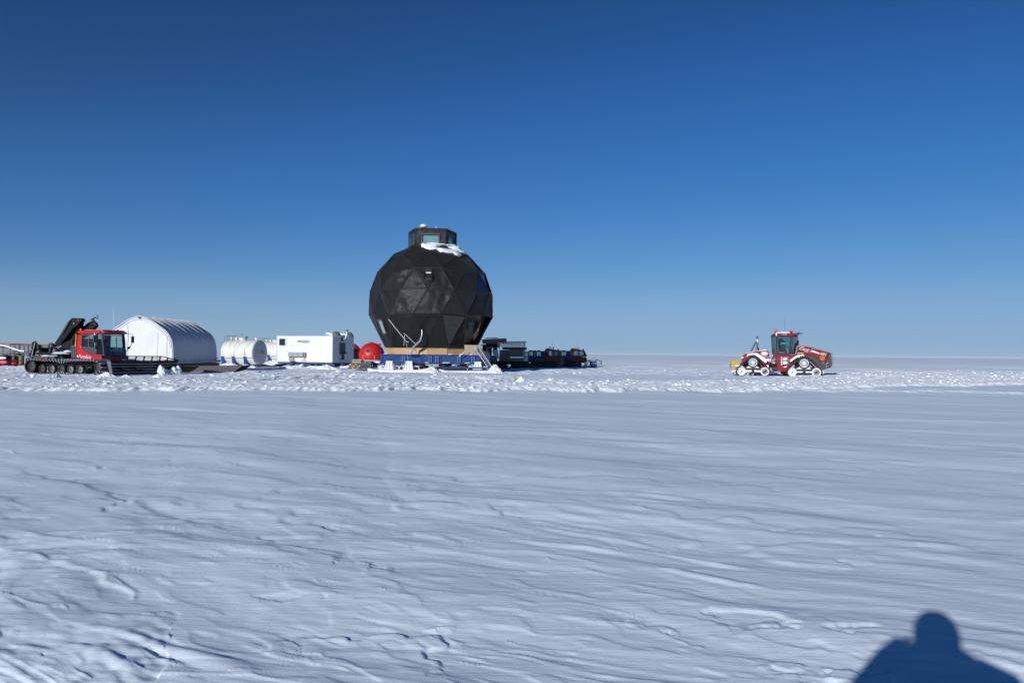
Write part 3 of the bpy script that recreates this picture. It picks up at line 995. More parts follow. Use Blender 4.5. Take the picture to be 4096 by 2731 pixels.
# doorway: a folded-back panel, the plywood lining with its warning triangle
if DOOR_TRIS:
    dd = MB(); fl = MB()
    for t in DOOR_TRIS:
        A, B, C_ = [GP[i] for i in t]
        for P, Q in ((A, B), (B, C_), (C_, A)):
            dd.bar(P, Q, 0.14, 0.14)
    door = dd.build('doorway', 'fab2', dome)
    low = [i for t in DOOR_TRIS for i in t]
    # wall of the porch, set back
    a0, a1 = R(30), R(78)
    def pol(r, a, z): return dome_dir(a) * r + Vector((0, 0, z))
    MB().slab(pol(3.1, R(26), ZB), pol(3.0, R(64), ZB), pol(4.75, R(64), 4.6), pol(4.75, R(26), 4.6), 0.05).build('porch_wall', 'dgrey', door)
    pq = []
    for cx_, cy_ in ((1895, 268), (1935, 262), (1945, 290), (1850, 490), (1815, 520), (1808, 395)):
        try: pq.append(shell_point(*q4(cx_, cy_), -0.30)[0])
        except ValueError: pq.append(shell_point(*q4(cx_ - 30, cy_), -0.30)[0])
    pn = (pq[2] - pq[0]).cross(pq[4] - pq[0]).normalized()
    if pn.y > 0: pn = -pn
    pc0 = sum(pq, Vector()) / 6
    pq = [p_ - pn * (p_ - pc0).dot(pn) for p_ in pq]
    MB().add(pq + [p_ - pn * 0.05 for p_ in pq], [tuple(range(6)), tuple(range(11, 5, -1))] + [(i_, i_ + 6, (i_ + 1) % 6 + 6, (i_ + 1) % 6) for i_ in range(6)]).build('porch_panel', 'ply', door)
    sgp, _q = shell_point(*q4(1868, 352), -0.22)
    nrm = pn.copy()
    pc = sgp - nrm * (sgp - pc0).dot(nrm) - nrm * 0.10
    r_ = nrm.cross(Vector((0, 0, 1))).normalized() * -1; u_ = nrm.cross(r_) * -1
    if u_.z < 0: u_ = -u_
    def tri(sz, off): return [pc + nrm * off + u_ * sz, pc + nrm * off + (r_ * -0.87 - u_ * 0.5) * sz, pc + nrm * off + (r_ * 0.87 - u_ * 0.5) * sz]
    sg = MB()
    T1, T2 = tri(0.42, 0.22), tri(0.42, 0.20)
    sg.add(T1 + T2, [(0, 1, 2), (5, 4, 3), (0, 3, 4, 1), (1, 4, 5, 2), (2, 5, 3, 0)])
    so_ = sg.build('warning_triangle', 'redlens', dome)
    MB().add(tri(0.29, 0.225), [(0, 1, 2)]).build('sign_face', 'letter', so_)
    MB().bar(pc + nrm * 0.23 + u_ * 0.14, pc + nrm * 0.23 - u_ * 0.05, 0.035, 0.006).bar(pc + nrm * 0.23 - u_ * 0.08, pc + nrm * 0.23 - u_ * 0.11, 0.035, 0.006).build('sign_mark', 'black', so_)
    # lining film beside the doorway, as a leaning strip
    s1 = shell_window('foil_strip', [q4(1700, 222), q4(1795, 222), q4(1765, 400), q4(1690, 540)], 'black', 'darkfoil', 'leaning strip of crumpled dark film beside the doorway', 0.05, 0.05)

# lookout ------------------------------------------------------------------
CR = 2.42 * (49.2 / 47.6) * 0.87
z0c, z1c = 10.40, 12.20
look = MB()
cv_ = [dome_dir(DPH + R(36) + k * R(72)) * CR for k in range(5)]
n5 = 5
Vb = [p + Vector((0, 0, z0c)) for p in cv_]; Vt = [p + Vector((0, 0, z1c)) for p in cv_]
WIN = (0.20, 0.79, 0.277, 0.735)
panes = []
for k in range(5):
    a, b = k, (k + 1) % 5
    A0, B0, A1, B1 = Vb[a], Vb[b], Vt[a], Vt[b]
    def P(s_, t_): return (A0.lerp(B0, s_)).lerp(A1.lerp(B1, s_), t_)
    s0, s1_, t0, t1 = WIN
    g = [P(0, 0), P(s0, 0), P(s1_, 0), P(1, 0), P(0, t0), P(s0, t0), P(s1_, t0), P(1, t0), P(0, t1), P(s0, t1), P(s1_, t1), P(1, t1), P(0, 1), P(s0, 1), P(s1_, 1), P(1, 1)]
    look.add(g, [(0, 1, 5, 4), (1, 2, 6, 5), (2, 3, 7, 6), (4, 5, 9, 8), (6, 7, 11, 10), (8, 9, 13, 12), (9, 10, 14, 13), (10, 11, 15, 14)])
    nrm = (B0 - A0).cross(Vector((0, 0, 1))).normalized()
    if nrm.dot(A0 + B0) < 0: nrm = -nrm
    panes.append((P(s0, t0), P(s1_, t0), P(s1_, t1), P(s0, t1), nrm))
look.add([p for p in Vt], [(0, 1, 2, 3, 4)])
lo = look.build('lookout', 'fab3', dome)
rim = MB()
for k in range(5):
    a, b = Vt[k] * 1.0, Vt[(k + 1) % 5]
    rim.bar(a + Vector((0, 0, -0.08)), b + Vector((0, 0, -0.08)), 0.12, 0.2)
    rim.bar(Vb[k], Vt[k], 0.1)
rim.build('roof_rim', 'fab2', lo)
for (a, b, c, d, nrm) in panes:
    w = MB()
    for p_, q_ in ((a, b), (b, c), (c, d), (d, a)):
        w.bar(p_ + nrm * 0.03, q_ + nrm * 0.03, 0.09, 0.09)
    wo = w.build('lookout_window', 'dgrey', dome)
    MB().quad(a, b, c, d).build('pane', 'glass', wo)
# pale blind behind the front window
kf = max(range(5), key=lambda k: -panes[k][4].y)
a, b, c, d, nrm = panes[kf]
MB().quad(a.lerp(b, .06) - nrm * .1, b.lerp(a, .05) - nrm * .1, c.lerp(d, .05).lerp(b, .12) - nrm * .1, d.lerp(c, .06).lerp(a, .12) - nrm * .1).build('window_blind', 'blind', dome)
# inner core so one does not see straight through the dark room from every side
MB().box((0, 0, z0c + 0.2), (2.2, 2.2, 0.5)).build('lookout_floor', 'dgrey', dome)
# roof gear
g = MB(); g.cyl((0, 0, 0), (0, 0, 0.22), 0.05, 10); g.lathe([(0.0, 0.2), (0.26, 0.2), (0.32, 0.27), (0.31, 0.36), (0.24, 0.45), (0, 0.48)], n=20)
px_, pz_ = Frame(DC.x, DC.y, dome.rotation_euler.z).side(1420 + 1040 * .2636, 860 + 185 * .2636, -0.9)
g.build('satellite_antenna', 'cream', dome, smooth=True, loc=(px_, -0.9, z1c))
px_, pz_ = Frame(DC.x, DC.y, dome.rotation_euler.z).side(1420 + 1230 * .2636, 860 + 185 * .2636, -0.9)
MB().cyl((px_, -0.9, z1c), (px_, -0.9, z1c + 0.35), 0.02, 6).build('whip_antenna', 'white', dome)
h = MB(); h.box((0.95, 0.2, z1c + 0.10), (0.95, 0.7, 0.05), ry=R(8)); h.box((1.15, 0.1, z1c + 0.04), (0.9, 0.5, 0.04), ry=R(8))
h.build('roof_hatch', 'wood', dome)

# plywood ring on the sledge ------------------------------------------------
pl = MB()
zt_, zb_ = ZB + 0.01, 1.44
for a in range(nl):
    p, q_ = GP[base + a], GP[base + (a + 1) % nl]
    k = 0.965
    P0, P1 = Vector((p.x * k, p.y * k, zb_)), Vector((q_.x * k, q_.y * k, zb_))
    e = (P1 - P0) * 0.004
    up_ = Vector((0, 0, zt_ - zb_))
    nn = (P1 - P0).cross(up_).normalized()
    if nn.dot(P0) < 0: nn = -nn
    pl.slab(P0 + e, P1 - e, P1 - e + up_, P0 + e + up_, 0.03) if (P1 - P0).cross(up_).dot(P0) > 0 else pl.slab(P1 - e, P0 + e, P0 + e + up_, P1 - e + up_, 0.03)
    pl.bar(P1 + nn * 0.01, P1 + up_ + nn * 0.01, 0.03)
pl.build('plywood_ring', 'ply', dome)
pf = MB()
pf.prism([(2.75, -4.05), (4.25, -3.7), (4.25, 0.5), (3.2, 1.5), (3.3, -1.5)], 1.45, 2.32, plane='xy')
pf.build('plywood_porch_step', 'wood', dome)

# blue girder frame ---------------------------------------------------------
zt, zb = 1.47, 0.78
YF = -4.05
tr = MB()
def girder(p0, p1):
    p0, p1 = Vector(p0), Vector(p1)
    d = (p1 - p0); L_ = d.length; d.normalize(); n_ = Vector((d.y, -d.x, 0))
    up_ = Vector((0, 0, 1))
    tr.bar(p0 + up_ * zt, p1 + up_ * zt, 0.22, 0.07); tr.bar(p0 + up_ * zb, p1 + up_ * zb, 0.22, 0.07)
    tr.bar(p0 + up_ * (zt + zb) / 2, p1 + up_ * (zt + zb) / 2, 0.03, zt - zb - 0.08)
    m = 5
    for k in range(m + 1):
        c = p0 + d * L_ * k / m
        tr.bar(c + up_ * zb + n_ * 0.06, c + up_ * zt + n_ * 0.06, 0.10)
        if k < m:
            c2 = p0 + d * L_ * (k + 1) / m
            tr.bar(c + up_ * (zb if k % 2 == 0 else zt) + n_ * 0.07, c2 + up_ * (zt if k % 2 == 0 else zb) + n_ * 0.07, 0.07)
X0, X1 = -3.95, 3.95
girder((X0, YF, 0), (X1, YF, 0)); girder((X1, YF, 0), (X1, -YF, 0)); girder((X1, -YF, 0), (X0, -YF, 0)); girder((X0, -YF, 0), (X0, YF, 0))
for y in (-2.0, 0.0, 2.0):
    tr.bar((X0, y, 1.1), (X1, y, 1.1), 0.2, 0.5)
tro = tr.build('girder_frame', 'blue', dome)
pb = MB(); bo = MB()
for x in (-2.2, -0.05, 0.5, 2.2 + 0.1, 3.45):
    pb = MB().box((x, YF - 0.125, (zt + zb) / 2), (0.34, 0.03, 0.56)).build('splice_plate', 'blue', tro)
    bo = MB()
    for i in (-0.1, 0.1):
        for j in (-0.2, -0.07, 0.07, 0.2):
            bo.box((x + i, YF - 0.146, (zt + zb) / 2 + j), (0.045, 0.014, 0.045))
    bo.build('bolts', 'alu', pb)
dk = MB()
rn = random.Random(5)
for i in range(26):
    x = rn.uniform(-2.6, 3.4); y = rn.uniform(-3.6, 0)
    dk = MB(); dk.box((x, y, rn.uniform(0.25, 0.66)), (rn.uniform(0.2, 0.9), 0.3, rn.uniform(0.05, 0.22)), rz=rn.uniform(-.4, .4))
    dk.build('stowed_box', rn.choice(('black', 'black', 'black', 'oldwood', 'orange' if i % 9 == 0 else 'brown')), dome)
for i in range(5):
    x = rn.uniform(-2.4, 2.2)
    MB().tube([(x, -3.8, 0.6), (x + 0.3, -3.85, 0.45), (x + 0.7, -3.8, 0.5), (x + 1.1, -3.85, 0.6)], 0.03, 6).build('hanging_hose', 'brown', dome)
uf = MB().box((0, 0, 0.74), (7.6, 7.7, 0.05)).build('frame_floor', 'black', dome)

def ski(name, x, y, L_, col, tip=True, w_=1.0):
    """a broad ski on a pedestal: a curved runner, covered with cloth where the photo shows it so"""
    pts = [(-L_ / 2, 0.03), (L_ / 2 - 0.75, 0.03), (L_ / 2 - 0.3, 0.12), (L_ / 2, 0.42), (L_ / 2 - 0.08, 0.50), (L_ / 2 - 0.5, 0.36), (L_ / 2 - 1.2, 0.26), (-L_ / 2 + 0.4, 0.24), (-L_ / 2, 0.34), (-L_ / 2 - 0.12, 0.2)]
    o = MB().prism([(x + a, b) for a, b in pts], y - w_ / 2, y + w_ / 2).build(name, col, dome, bevel=0.05)
    return o

SY = -4.25
ski('ski_runner', -1.95, SY - 0.2, 4.2, 'wrap', label if False else True)
ski('ski_runner', 3.0, SY + 0.1, 4.6, 'wrap')
ski('ski_runner', -3.3, SY + 1.7, 3.6, 'wrap')
ski('ski_runner', 2.4, 3.9, 4.4, 'wrap')
ski('ski_runner', -2.4, 3.9, 4.4, 'wrap')
MB().bar((0.9, SY + 0.62 - 1.4, 0.42), (5.3, SY + 0.62 - 1.4, 0.46), 0.16, 0.12).build('tow_bar', 'blue', dome)
for x, y in ((-3.35, SY + 0.35), (-1.75, SY - 0.15), (3.85, SY + 0.1), (3.0, 3.9), (-3.0, 3.9)):
    p = MB()
    p.prism([(x - 0.36, 0.22), (x + 0.36, 0.22), (x + 0.26, 0.95), (x - 0.26, 0.95)], y - 0.28, y + 0.28)
    for dx in (-0.22, 0, 0.22):
        p.box((x + dx, y - 0.30, 0.55), (0.04, 0.05, 0.62))
    for sgn in (-1, 1):
        p.tube([(x + sgn * 0.36, y, 0.32), (x + sgn * 0.45, y, 0.55), (x + sgn * 0.72, y, 0.52), (x + sgn * 0.86, y, 0.28)], 0.04, 6)
    p.build('ski_pedestal', 'wrap', dome, bevel=0.01)
# snow lodged on the girder
sn = MB()
for x, w_ in ((-3.6, .5), (-1.5, 1.3), (-1.15, .5), (1.6, .5), (2.5, .5), (3.3, .35)):
    sn.lathe([(0, 0.09), (w_ * .25, 0.07), (w_ * .5, 0)], (x, YF - 0.02, zt + 0.03), n=9)
for x, w_ in ((-0.3, .45), (1.15, .5), (1.4, .5), (3.0, .6)):
    sn.lathe([(0, 0.08), (w_ * .25, 0.07), (w_ * .5, 0)], (x, YF - 0.12, zb + 0.03), n=9)
sn.build('lodged_snow', 'clod', dome, smooth=True)

# pale foil duct that sticks out of the plywood, and the mooring lines
def dome_pt(cx, cy, y):
    s_, z_ = Frame(DC.x, DC.y, dome.rotation_euler.z).side(*q4(cx, cy), y)
    return (s_, y, z_)
du = MB()
du.tube([dome_pt(905, 680, -4.45), dome_pt(925, 630, -4.45), dome_pt(945, 580, -4.5), dome_pt(1000, 530, -4.75), dome_pt(1040, 490, -4.95), dome_pt(1062, 420, -5.0), dome_pt(1065, 370, -5.0), dome_pt(1058, 335, -4.98)],
        [0.07, 0.06, 0.08, 0.10, 0.075, 0.05, 0.035, 0.015], 9)
for a, b in (((940, 590), (1010, 520)), ((965, 575), (1035, 500)), ((900, 690), (960, 600))):
    du.tube([dome_pt(*a, -4.6), dome_pt(*b, -4.95)], [0.04, 0.06], 6)
duo = du.build('foil_duct', 'foil', None, smooth=True)
duo.location = dome.location; duo.rotation_euler = dome.rotation_euler
tag(duo, 'crumpled silvery duct curving up in front of the black dome from the plywood', 'duct')

def line(name, pts, y, r, m_, label, cat='rope', group=None):
    o = MB().tube([dome_pt(*p, y_) for p, y_ in zip(pts, y)], r, 6).build(name, m_, None)
    o.location = dome.location; o.rotation_euler = dome.rotation_euler
    return tag(o, label, cat, group)
line('mooring_rope', [(603, 195), (690, 310), (800, 440), (850, 505), (880, 515)], [-4.9, -4.9, -4.85, -4.8, -4.8], 0.032, 'rope', 'long pale rope running down slantwise across the lower left of the black dome', group='ropes on the black dome')
line('mooring_rope', [(812, 388), (880, 450), (960, 525), (985, 545)], [-5.0, -4.95, -4.9, -4.8], 0.025, 'rope', 'short pale rope slanting down to the silvery duct', group='ropes on the black dome')
line('mooring_rope', [(845, 520), (862, 600), (868, 700), (872, 800), (876, 900)], [-4.8, -4.75, -4.7, -4.6, -4.6], 0.014, 'rope', 'thin pale cord hanging over the plywood and blue girder', group='ropes on the black dome')
line('hanging_pole', [(826, 420), (813, 565)], [-5.0, -4.9], 0.018, 'rope', 'thin pale rod hanging beside the silvery duct', 'pole')
line('hose', [(1672, 625), (1650, 655), (1600, 690), (1582, 715)], [-4.5, -4.6, -4.55, -4.5], 0.05, 'rope', 'pale hose drooping over the right end of the blue girder', 'hose')

# ladder ---------------------------------------------------------------------
A_, B_ = Vector(dome_pt(1800, 600, -4.3)), Vector(dome_pt(1990, 880, -5.0))
ld = MB()
side = Vector((0.36, 0.12, 0.03))
ld.bar(A_, B_, 0.06, 0.05); ld.bar(A_ + side, B_ + side, 0.06, 0.05)
for k in range(14):
    p = A_.lerp(B_, (k + 0.5) / 14)
    ld.bar(p, p + side, 0.04, 0.03)
lad = ld.build('aluminium_ladder', 'alu', None)
lad.location = dome.location; lad.rotation_euler = dome.rotation_euler
tag(lad, 'aluminium ladder leaning on the plywood porch of the black dome', 'ladder')
A_, B_ = Vector(dome_pt(1835, 585, -4.1)), Vector(dome_pt(2030, 880, -4.7))
ld = MB()
side = Vector((0.05, 0.38, 0.0))
ld.bar(A_, B_, 0.05, 0.03); ld.bar(A_ + side, B_ + side, 0.05, 0.03)
for k in range(13):
    p = A_.lerp(B_, (k + 0.5) / 13)
    ld.bar(p, p + side, 0.12, 0.025)
lad = ld.build('step_ladder', 'grey', None)
lad.location = dome.location; lad.rotation_euler = dome.rotation_euler
tag(lad, 'darker ladder with flat treads right behind the aluminium one', 'ladder')
# rag bundle at the top of the ladder
rb = MB().lathe([(0, 0.2), (0.16, 0.16), (0.24, 0.0), (0.18, -0.2), (0, -0.26)], dome_pt(1810, 600, -4.2), n=10)
o = rb.build('rag_bundle', 'tarpgrey', None, smooth=True); o.location = dome.location; o.rotation_euler = dome.rotation_euler
tag(o, 'grey rag bundle lying on the plywood porch by the ladder tops', 'cloth')
# green and grey wedge-shaped tarpaulin tent
gt = thing('tarpaulin_wedge', 'green and grey tarpaulin wedge standing behind the ladders', 'tarpaulin', dome.location, dome.rotation_euler.z)
a, b, c, d, e = [Vector(dome_pt(*p, y_)) for p, y_ in (((1832, 640), -3.2), ((1900, 622), -2.4), ((2000, 660), -1.2), ((2024, 876), -1.6), ((1832, 862), -3.4))]
c0 = Vector((b.x - .2, -0.6, b.z)); d0 = Vector((d.x, d.y + 1.2, 0.05)); e0 = Vector((e.x, e.y + 2, 0.05))
d.z = 0.05; e.z = 0.05
mid1 = a.lerp(e, 0.35); mid2 = c.lerp(d, 0.42)
MB().add([mid1, mid2, d, e, e0, d0], [(0, 3, 2, 1), (1, 2, 5), (0, 4, 3)]).build('green_side', 'green', gt)
MB().add([a, b, c, mid2, mid1, c0, d0, e0], [(0, 4, 3, 2, 1), (1, 2, 5), (2, 3, 6, 5), (5, 6, 7), (0, 1, 5, 7), (0, 7, 4)]).build('grey_side', 'tarpgrey', gt)

# snow hanging on the shoulder of the dome
qs = [(1000, 450), (1060, 455), (1140, 455), (1200, 440), (1290, 445), (1385, 478), (1440, 455), (1530, 485), (1600, 510), (1668, 575), (1660, 600), (1590, 585), (1560, 580), (1605, 625), (1570, 637), (1520, 620), (1480, 598), (1400, 595), (1290, 570), (1245, 535), (1160, 530), (1100, 520), (1010, 490)]
Rm = Matrix.Rotation(-dome.rotation_euler.z, 3, 'Z')
outl = []
for cx, cy in qs:
    u, v = q(cx, cy)
    try:
        p, n_ = shell_point(u, v, 0.03)
    except ValueError:
        p = None
    if p is None or p.y > -0.2:
        s_, z_ = Frame(DC.x, DC.y, dome.rotation_euler.z).side(u, v, -1.0)
        p = Vector((s_, -1.0, z_))
    outl.append(p)
from mathutils.geometry import tessellate_polygon
ft = tessellate_polygon([[Vector((p.x, p.z, 0)) for p in outl]])
bm_v, bm_f = [], []
import bmesh
bm = bmesh.new()
vv = [bm.verts.new(p) for p in outl]
for f_ in ft:
    try: bm.faces.new([vv[i] for i in f_])
    except ValueError: pass
for _ in range(3):
    bmesh.ops.subdivide_edges(bm, edges=[e_ for e_ in bm.edges if e_.calc_length() > 0.22], cuts=1)
    bmesh.ops.triangulate(bm, faces=bm.faces)
bmesh.ops.recalc_face_normals(bm, faces=bm.faces)
for v_ in bm.verts:
    bnd = any(e_.is_boundary for e_ in v_.link_edges)
    k = 0.0 if bnd else 0.20 + 0.08 * rnd.random()
    v_.co += Vector((v_.co.x * 0.02, -k * 0.9, k * 0.6))
me = bpy.data.meshes.new('snow_patch'); bm.to_mesh(me); bm.free()
me.materials.append(M['clod']); me.polygons.foreach_set('use_smooth', [True] * len(me.polygons))
o = bpy.data.objects.new('snow_patch', me); COL.objects.link(o)
o.location = dome.location; o.rotation_euler = dome.rotation_euler
md = o.modifiers.new('solid', 'SOLIDIFY'); md.thickness = 0.06; md.offset = -1
tag(o, 'white snow patch lying below the lookout of the black dome', 'snow patch')

# ------------------------------------------------------------------ white tent on its sledge
def plane_pt(u, v, P0, d):
    """point of the vertical plane through P0 along d that is seen at (u, v)"""
    o_ = Vector((0, 0, CAM_H)); r_ = ray(u, v); n_ = Vector((d.y, -d.x, 0))
    return o_ + r_ * ((P0 - o_).dot(n_) / r_.dot(n_))


TB = R(2)
tn = Vector((-26.0, 60.0, 0))                       # near right corner of the gable
tent_o = tn
tent = thing('shelter_tent', 'big white fabric tent with rounded gable behind the red snow groomer', 'tent', tn, TB - math.pi / 2 + math.pi / 2)
# local axes after turning by TB: the long side runs along +y' , the gable along -x'
tent.rotation_euler = (0, 0, -TB)
# local: +y away from the camera (long side), -x to the left (gable)
TW, TL, TZ0, TH = 5.46, 8.1, 0.67, 3.6
prof = [(0, 1), (.06, .998), (.13, .985), (.27, .944), (.4, .892), (.485, .85), (.64, .767), (.73, .722), (.8, .672), (.865, .614), (.91, .554), (.945, .49), (.97, .42), (.985, .34), (.995, .25), (1, .12), (1, 0)]
full = [(-a, b) for a, b in reversed(prof[1:])] + prof
def tp(a, b, y, k=1.0):
    return Vector((-TW / 2 + a * TW / 2 * k, y, TZ0 + b * TH * (1 if k == 1 else k)))
def fine_prof(m=64):
    P_ = [Vector((a, b, 0)) for a, b in full]
    ln_ = [0]
    for i in range(1, len(P_)):
        ln_.append(ln_[-1] + (P_[i] - P_[i - 1]).length)
    out_ = []
    for k in range(m + 1):
        s_ = ln_[-1] * k / m
        i = max(j for j in range(len(ln_)) if ln_[j] <= s_ + 1e-9); i = min(i, len(P_) - 2)
        t_ = (s_ - ln_[i]) / (ln_[i + 1] - ln_[i])
        out_.append(P_[i].lerp(P_[i + 1], t_))
    return out_
FP = fine_prof()
NR = 7
sk = MB(); NY = NR * 8
vs, fs = [], []
for j in range(NY + 1):
    y = TL * j / NY
    t_ = (j % 8) / 8
    for i, p in enumerate(FP):
        hgt = p.y
        sag = math.sin(math.pi * t_) ** 0.8 if 0 < t_ < 1 else 0
        amt = 0.12 * float(sstep((np.array(hgt) - 0.45) / 0.25)) + 0.01
        nrm_ = Vector((p.x, 0.35 + max(0, p.y - .3), 0)).normalized()
        wr = 0.03 * math.sin(p.x * 9 + j * 0.9) * math.sin(p.y * 7 + j)
        a_, b_ = p.x - nrm_.x * (sag * amt + wr * amt * 3) / (TW / 2), p.y - nrm_.y * (sag * amt + wr * amt * 3) / TH
        vs.append(tp(a_, b_, y))
m = len(FP)
for j in range(NY):
    for i in range(m - 1):
        fs.append((j * m + i, (j + 1) * m + i, (j + 1) * m + i + 1, j * m + i + 1))
sk.add(vs, fs)
sk.build('roof_cover', 'canvas', tent, smooth=True)
for y, nm in ((0.0, 'front'), (TL, 'rear')):
    ge = MB()
    rings = [1.0, 0.93, 0.9, 0.6, 0.3]
    vs, fs = [], []
    for r_i, k in enumerate(rings):
        for p in FP:
            dy = 0.0 if r_i == 0 else 0.05
            bow = 0.04 * math.sin(p.x * k * 8) * math.sin(p.y * k * 9) * (r_i > 0)
            q_ = Vector((p.x * k, p.y * k if p.y > 0 else 0, 0))
            vs.append(tp(q_.x, q_.y, y + (dy + bow if nm == 'front' else -dy)))
    for r_i in range(len(rings) - 1):
        for i in range(m - 1):
            fs.append((r_i * m + i, r_i * m + i + 1, (r_i + 1) * m + i + 1, (r_i + 1) * m + i))
    last = (len(rings) - 1) * m
    fs.append(tuple(last + i for i in range(m)))
    ge.add(vs, fs)
    gp = ge.build('gable_wall', 'canvas', tent, smooth=True)
    if nm == 'front':
        se = MB()
        hem = [tp(p.x * .925, p.y * .925, -0.012) for p in FP if p.y > .35]
        se.tube(hem, 0.012, 5)
        for a_, b1 in ((-.34, .82), (.53, .62), (.80, .55)):
            se.bar(tp(a_, 0.02, -0.01), tp(a_ + 0.01, b1, -0.012), 0.014)
        se.build('seam', 'grey', gp)
        for (ua, va), (ub, vb) in (((1290, 938), (1380, 995)), ((2075, 975), (2105, 940))):
            pass
        MB().box(tp(0.01, .97, -0.06), (0.28, 0.03, 0.07)).box(tp(0.01, .955, -0.05), (0.07, 0.03, 0.09)).build('ridge_vent', 'black', gp)
rib = MB()
for j in range(NR + 1):
    y = TL * j / NR
    rib.tube([tp(p.x, p.y, y) - Vector((p.x, 0, .4)).normalized() * 0.08 for p in FP], 0.03, 6)
rib.build('hoop_frame', 'alu', tent, smooth=True)
hm = MB()
hm.tube([(0.04, -0.05, TZ0 + .02), (0.10, 1.5, TZ0 + .04), (0.08, 3.2, TZ0 + .01), (0.12, 4.8, TZ0 + .05), (0.14, TL + .3, TZ0 + .08)], [0.06, 0.09, 0.08, 0.10, 0.11], 8)
hm.tube([(0.0, -0.05, TZ0), (-TW / 2, -0.07, TZ0 + .02), (-TW, -0.05, TZ0)], 0.05, 8)
hm.build('skirt_roll', 'canvas', tent, smooth=True)
st = MB()
for y0, z0, y1, z1 in ((-0.04, 1.05, 0.5, .86), (TL - .5, .82, TL + .02, 1.06)):
    st.bar((0.06, y0, z0), (0.1, y1, z1), 0.05)
for x0 in (-0.65,):
    st.bar((x0, -0.1, .84), (x0 + .35, -0.12, .95), 0.04)
st.build('tie_strap', 'black', tent)
ey = MB()
for y in (0.75, 0.95, 1.75, 1.9, 2.7, 2.85, 3.65, 3.8, 4.5, 4.65):
    ey.box((0.085, y, 0.93), (0.03, 0.05, 0.05))
ey.build('eyelets', 'black', tent)

sl = thing('tent_sledge', 'red-brown steel sledge with black runners carrying the big white tent', 'sledge', tn, -TB)
fr = MB()
for x in (0.02, -TW):
    fr.bar((x, -0.25, 0.47), (x, TL + 0.35, 0.47), 0.16, 0.24)
for y in (-0.2, 1.4, 2.9, 4.4, TL + .28):
    fr.bar((-TW + .09, y, 0.47), (-.07, y, 0.47), 0.14, 0.2)
fr.build('beam_frame', 'brown', sl)
fl = MB(); fl.box((-TW / 2, TL / 2, 0.60), (TW - .1, TL + .3, 0.03)); fl.build('deck', 'wood', sl)
sp = MB()
for y in (0.9, 2.6, 4.6):
    for x in (-0.4, -TW + .5):
        sp.prism([(x - .2, .1), (x + .2, .1), (x + .3, .36), (x - .3, .36)], y - .3, y + .3)
sp.build('runner_post', 'black', sl)
MB().bar((0.0, 1.8, .36), (.25, 2.6, .08), .06).bar((.02, 3.1, .38), (.3, 4.3, .1), .06).build('brace', 'tarpgrey', sl)
def curled_sheet(pts, y0, y1, th=0.03):
    n_ = len(pts)
    loop = list(pts) + [(a, b - th) for a, b in reversed(pts)]
    return MB().prism(loop, y0, y1)
# the long black plastic sheet under the sledge, curled up at its front end
fs_ = Frame(tn.x, tn.y, R(0))
sh = thing('plastic_tow_sheet', 'long black plastic tow sheet curling up beside the big white tent', 'tow sheet')
p0, p1 = floor_at(676, 1489), floor_at(975, 1484)
P0 = at(676, 1487, 58.4); Y_s = 58.4
xs = lambda u: (u - 2048) / F * Y_s
top = [(xs(672), .10), (xs(700), .44), (xs(740), .46), (xs(880), .52), (xs(950), .55), (xs(978), .60)]
bot = [(xs(978), .56), (xs(950), .18), (xs(920), .03), (xs(700), .0), (xs(672), .02)]
MB().prism(top + bot, Y_s - .35, Y_s - .30).build('side_wall', 'plastic', sh)
MB().prism(top[1:] + bot[:-1], Y_s + 1.6, Y_s + 1.65).build('side_wall', 'plastic', sh)
tt = [(xs(690), .05), (xs(918), .05), (xs(948), .20), (xs(974), .56)]
curled_sheet(tt, Y_s - .30, Y_s + 1.6).build('sheet', 'plastic', sh)

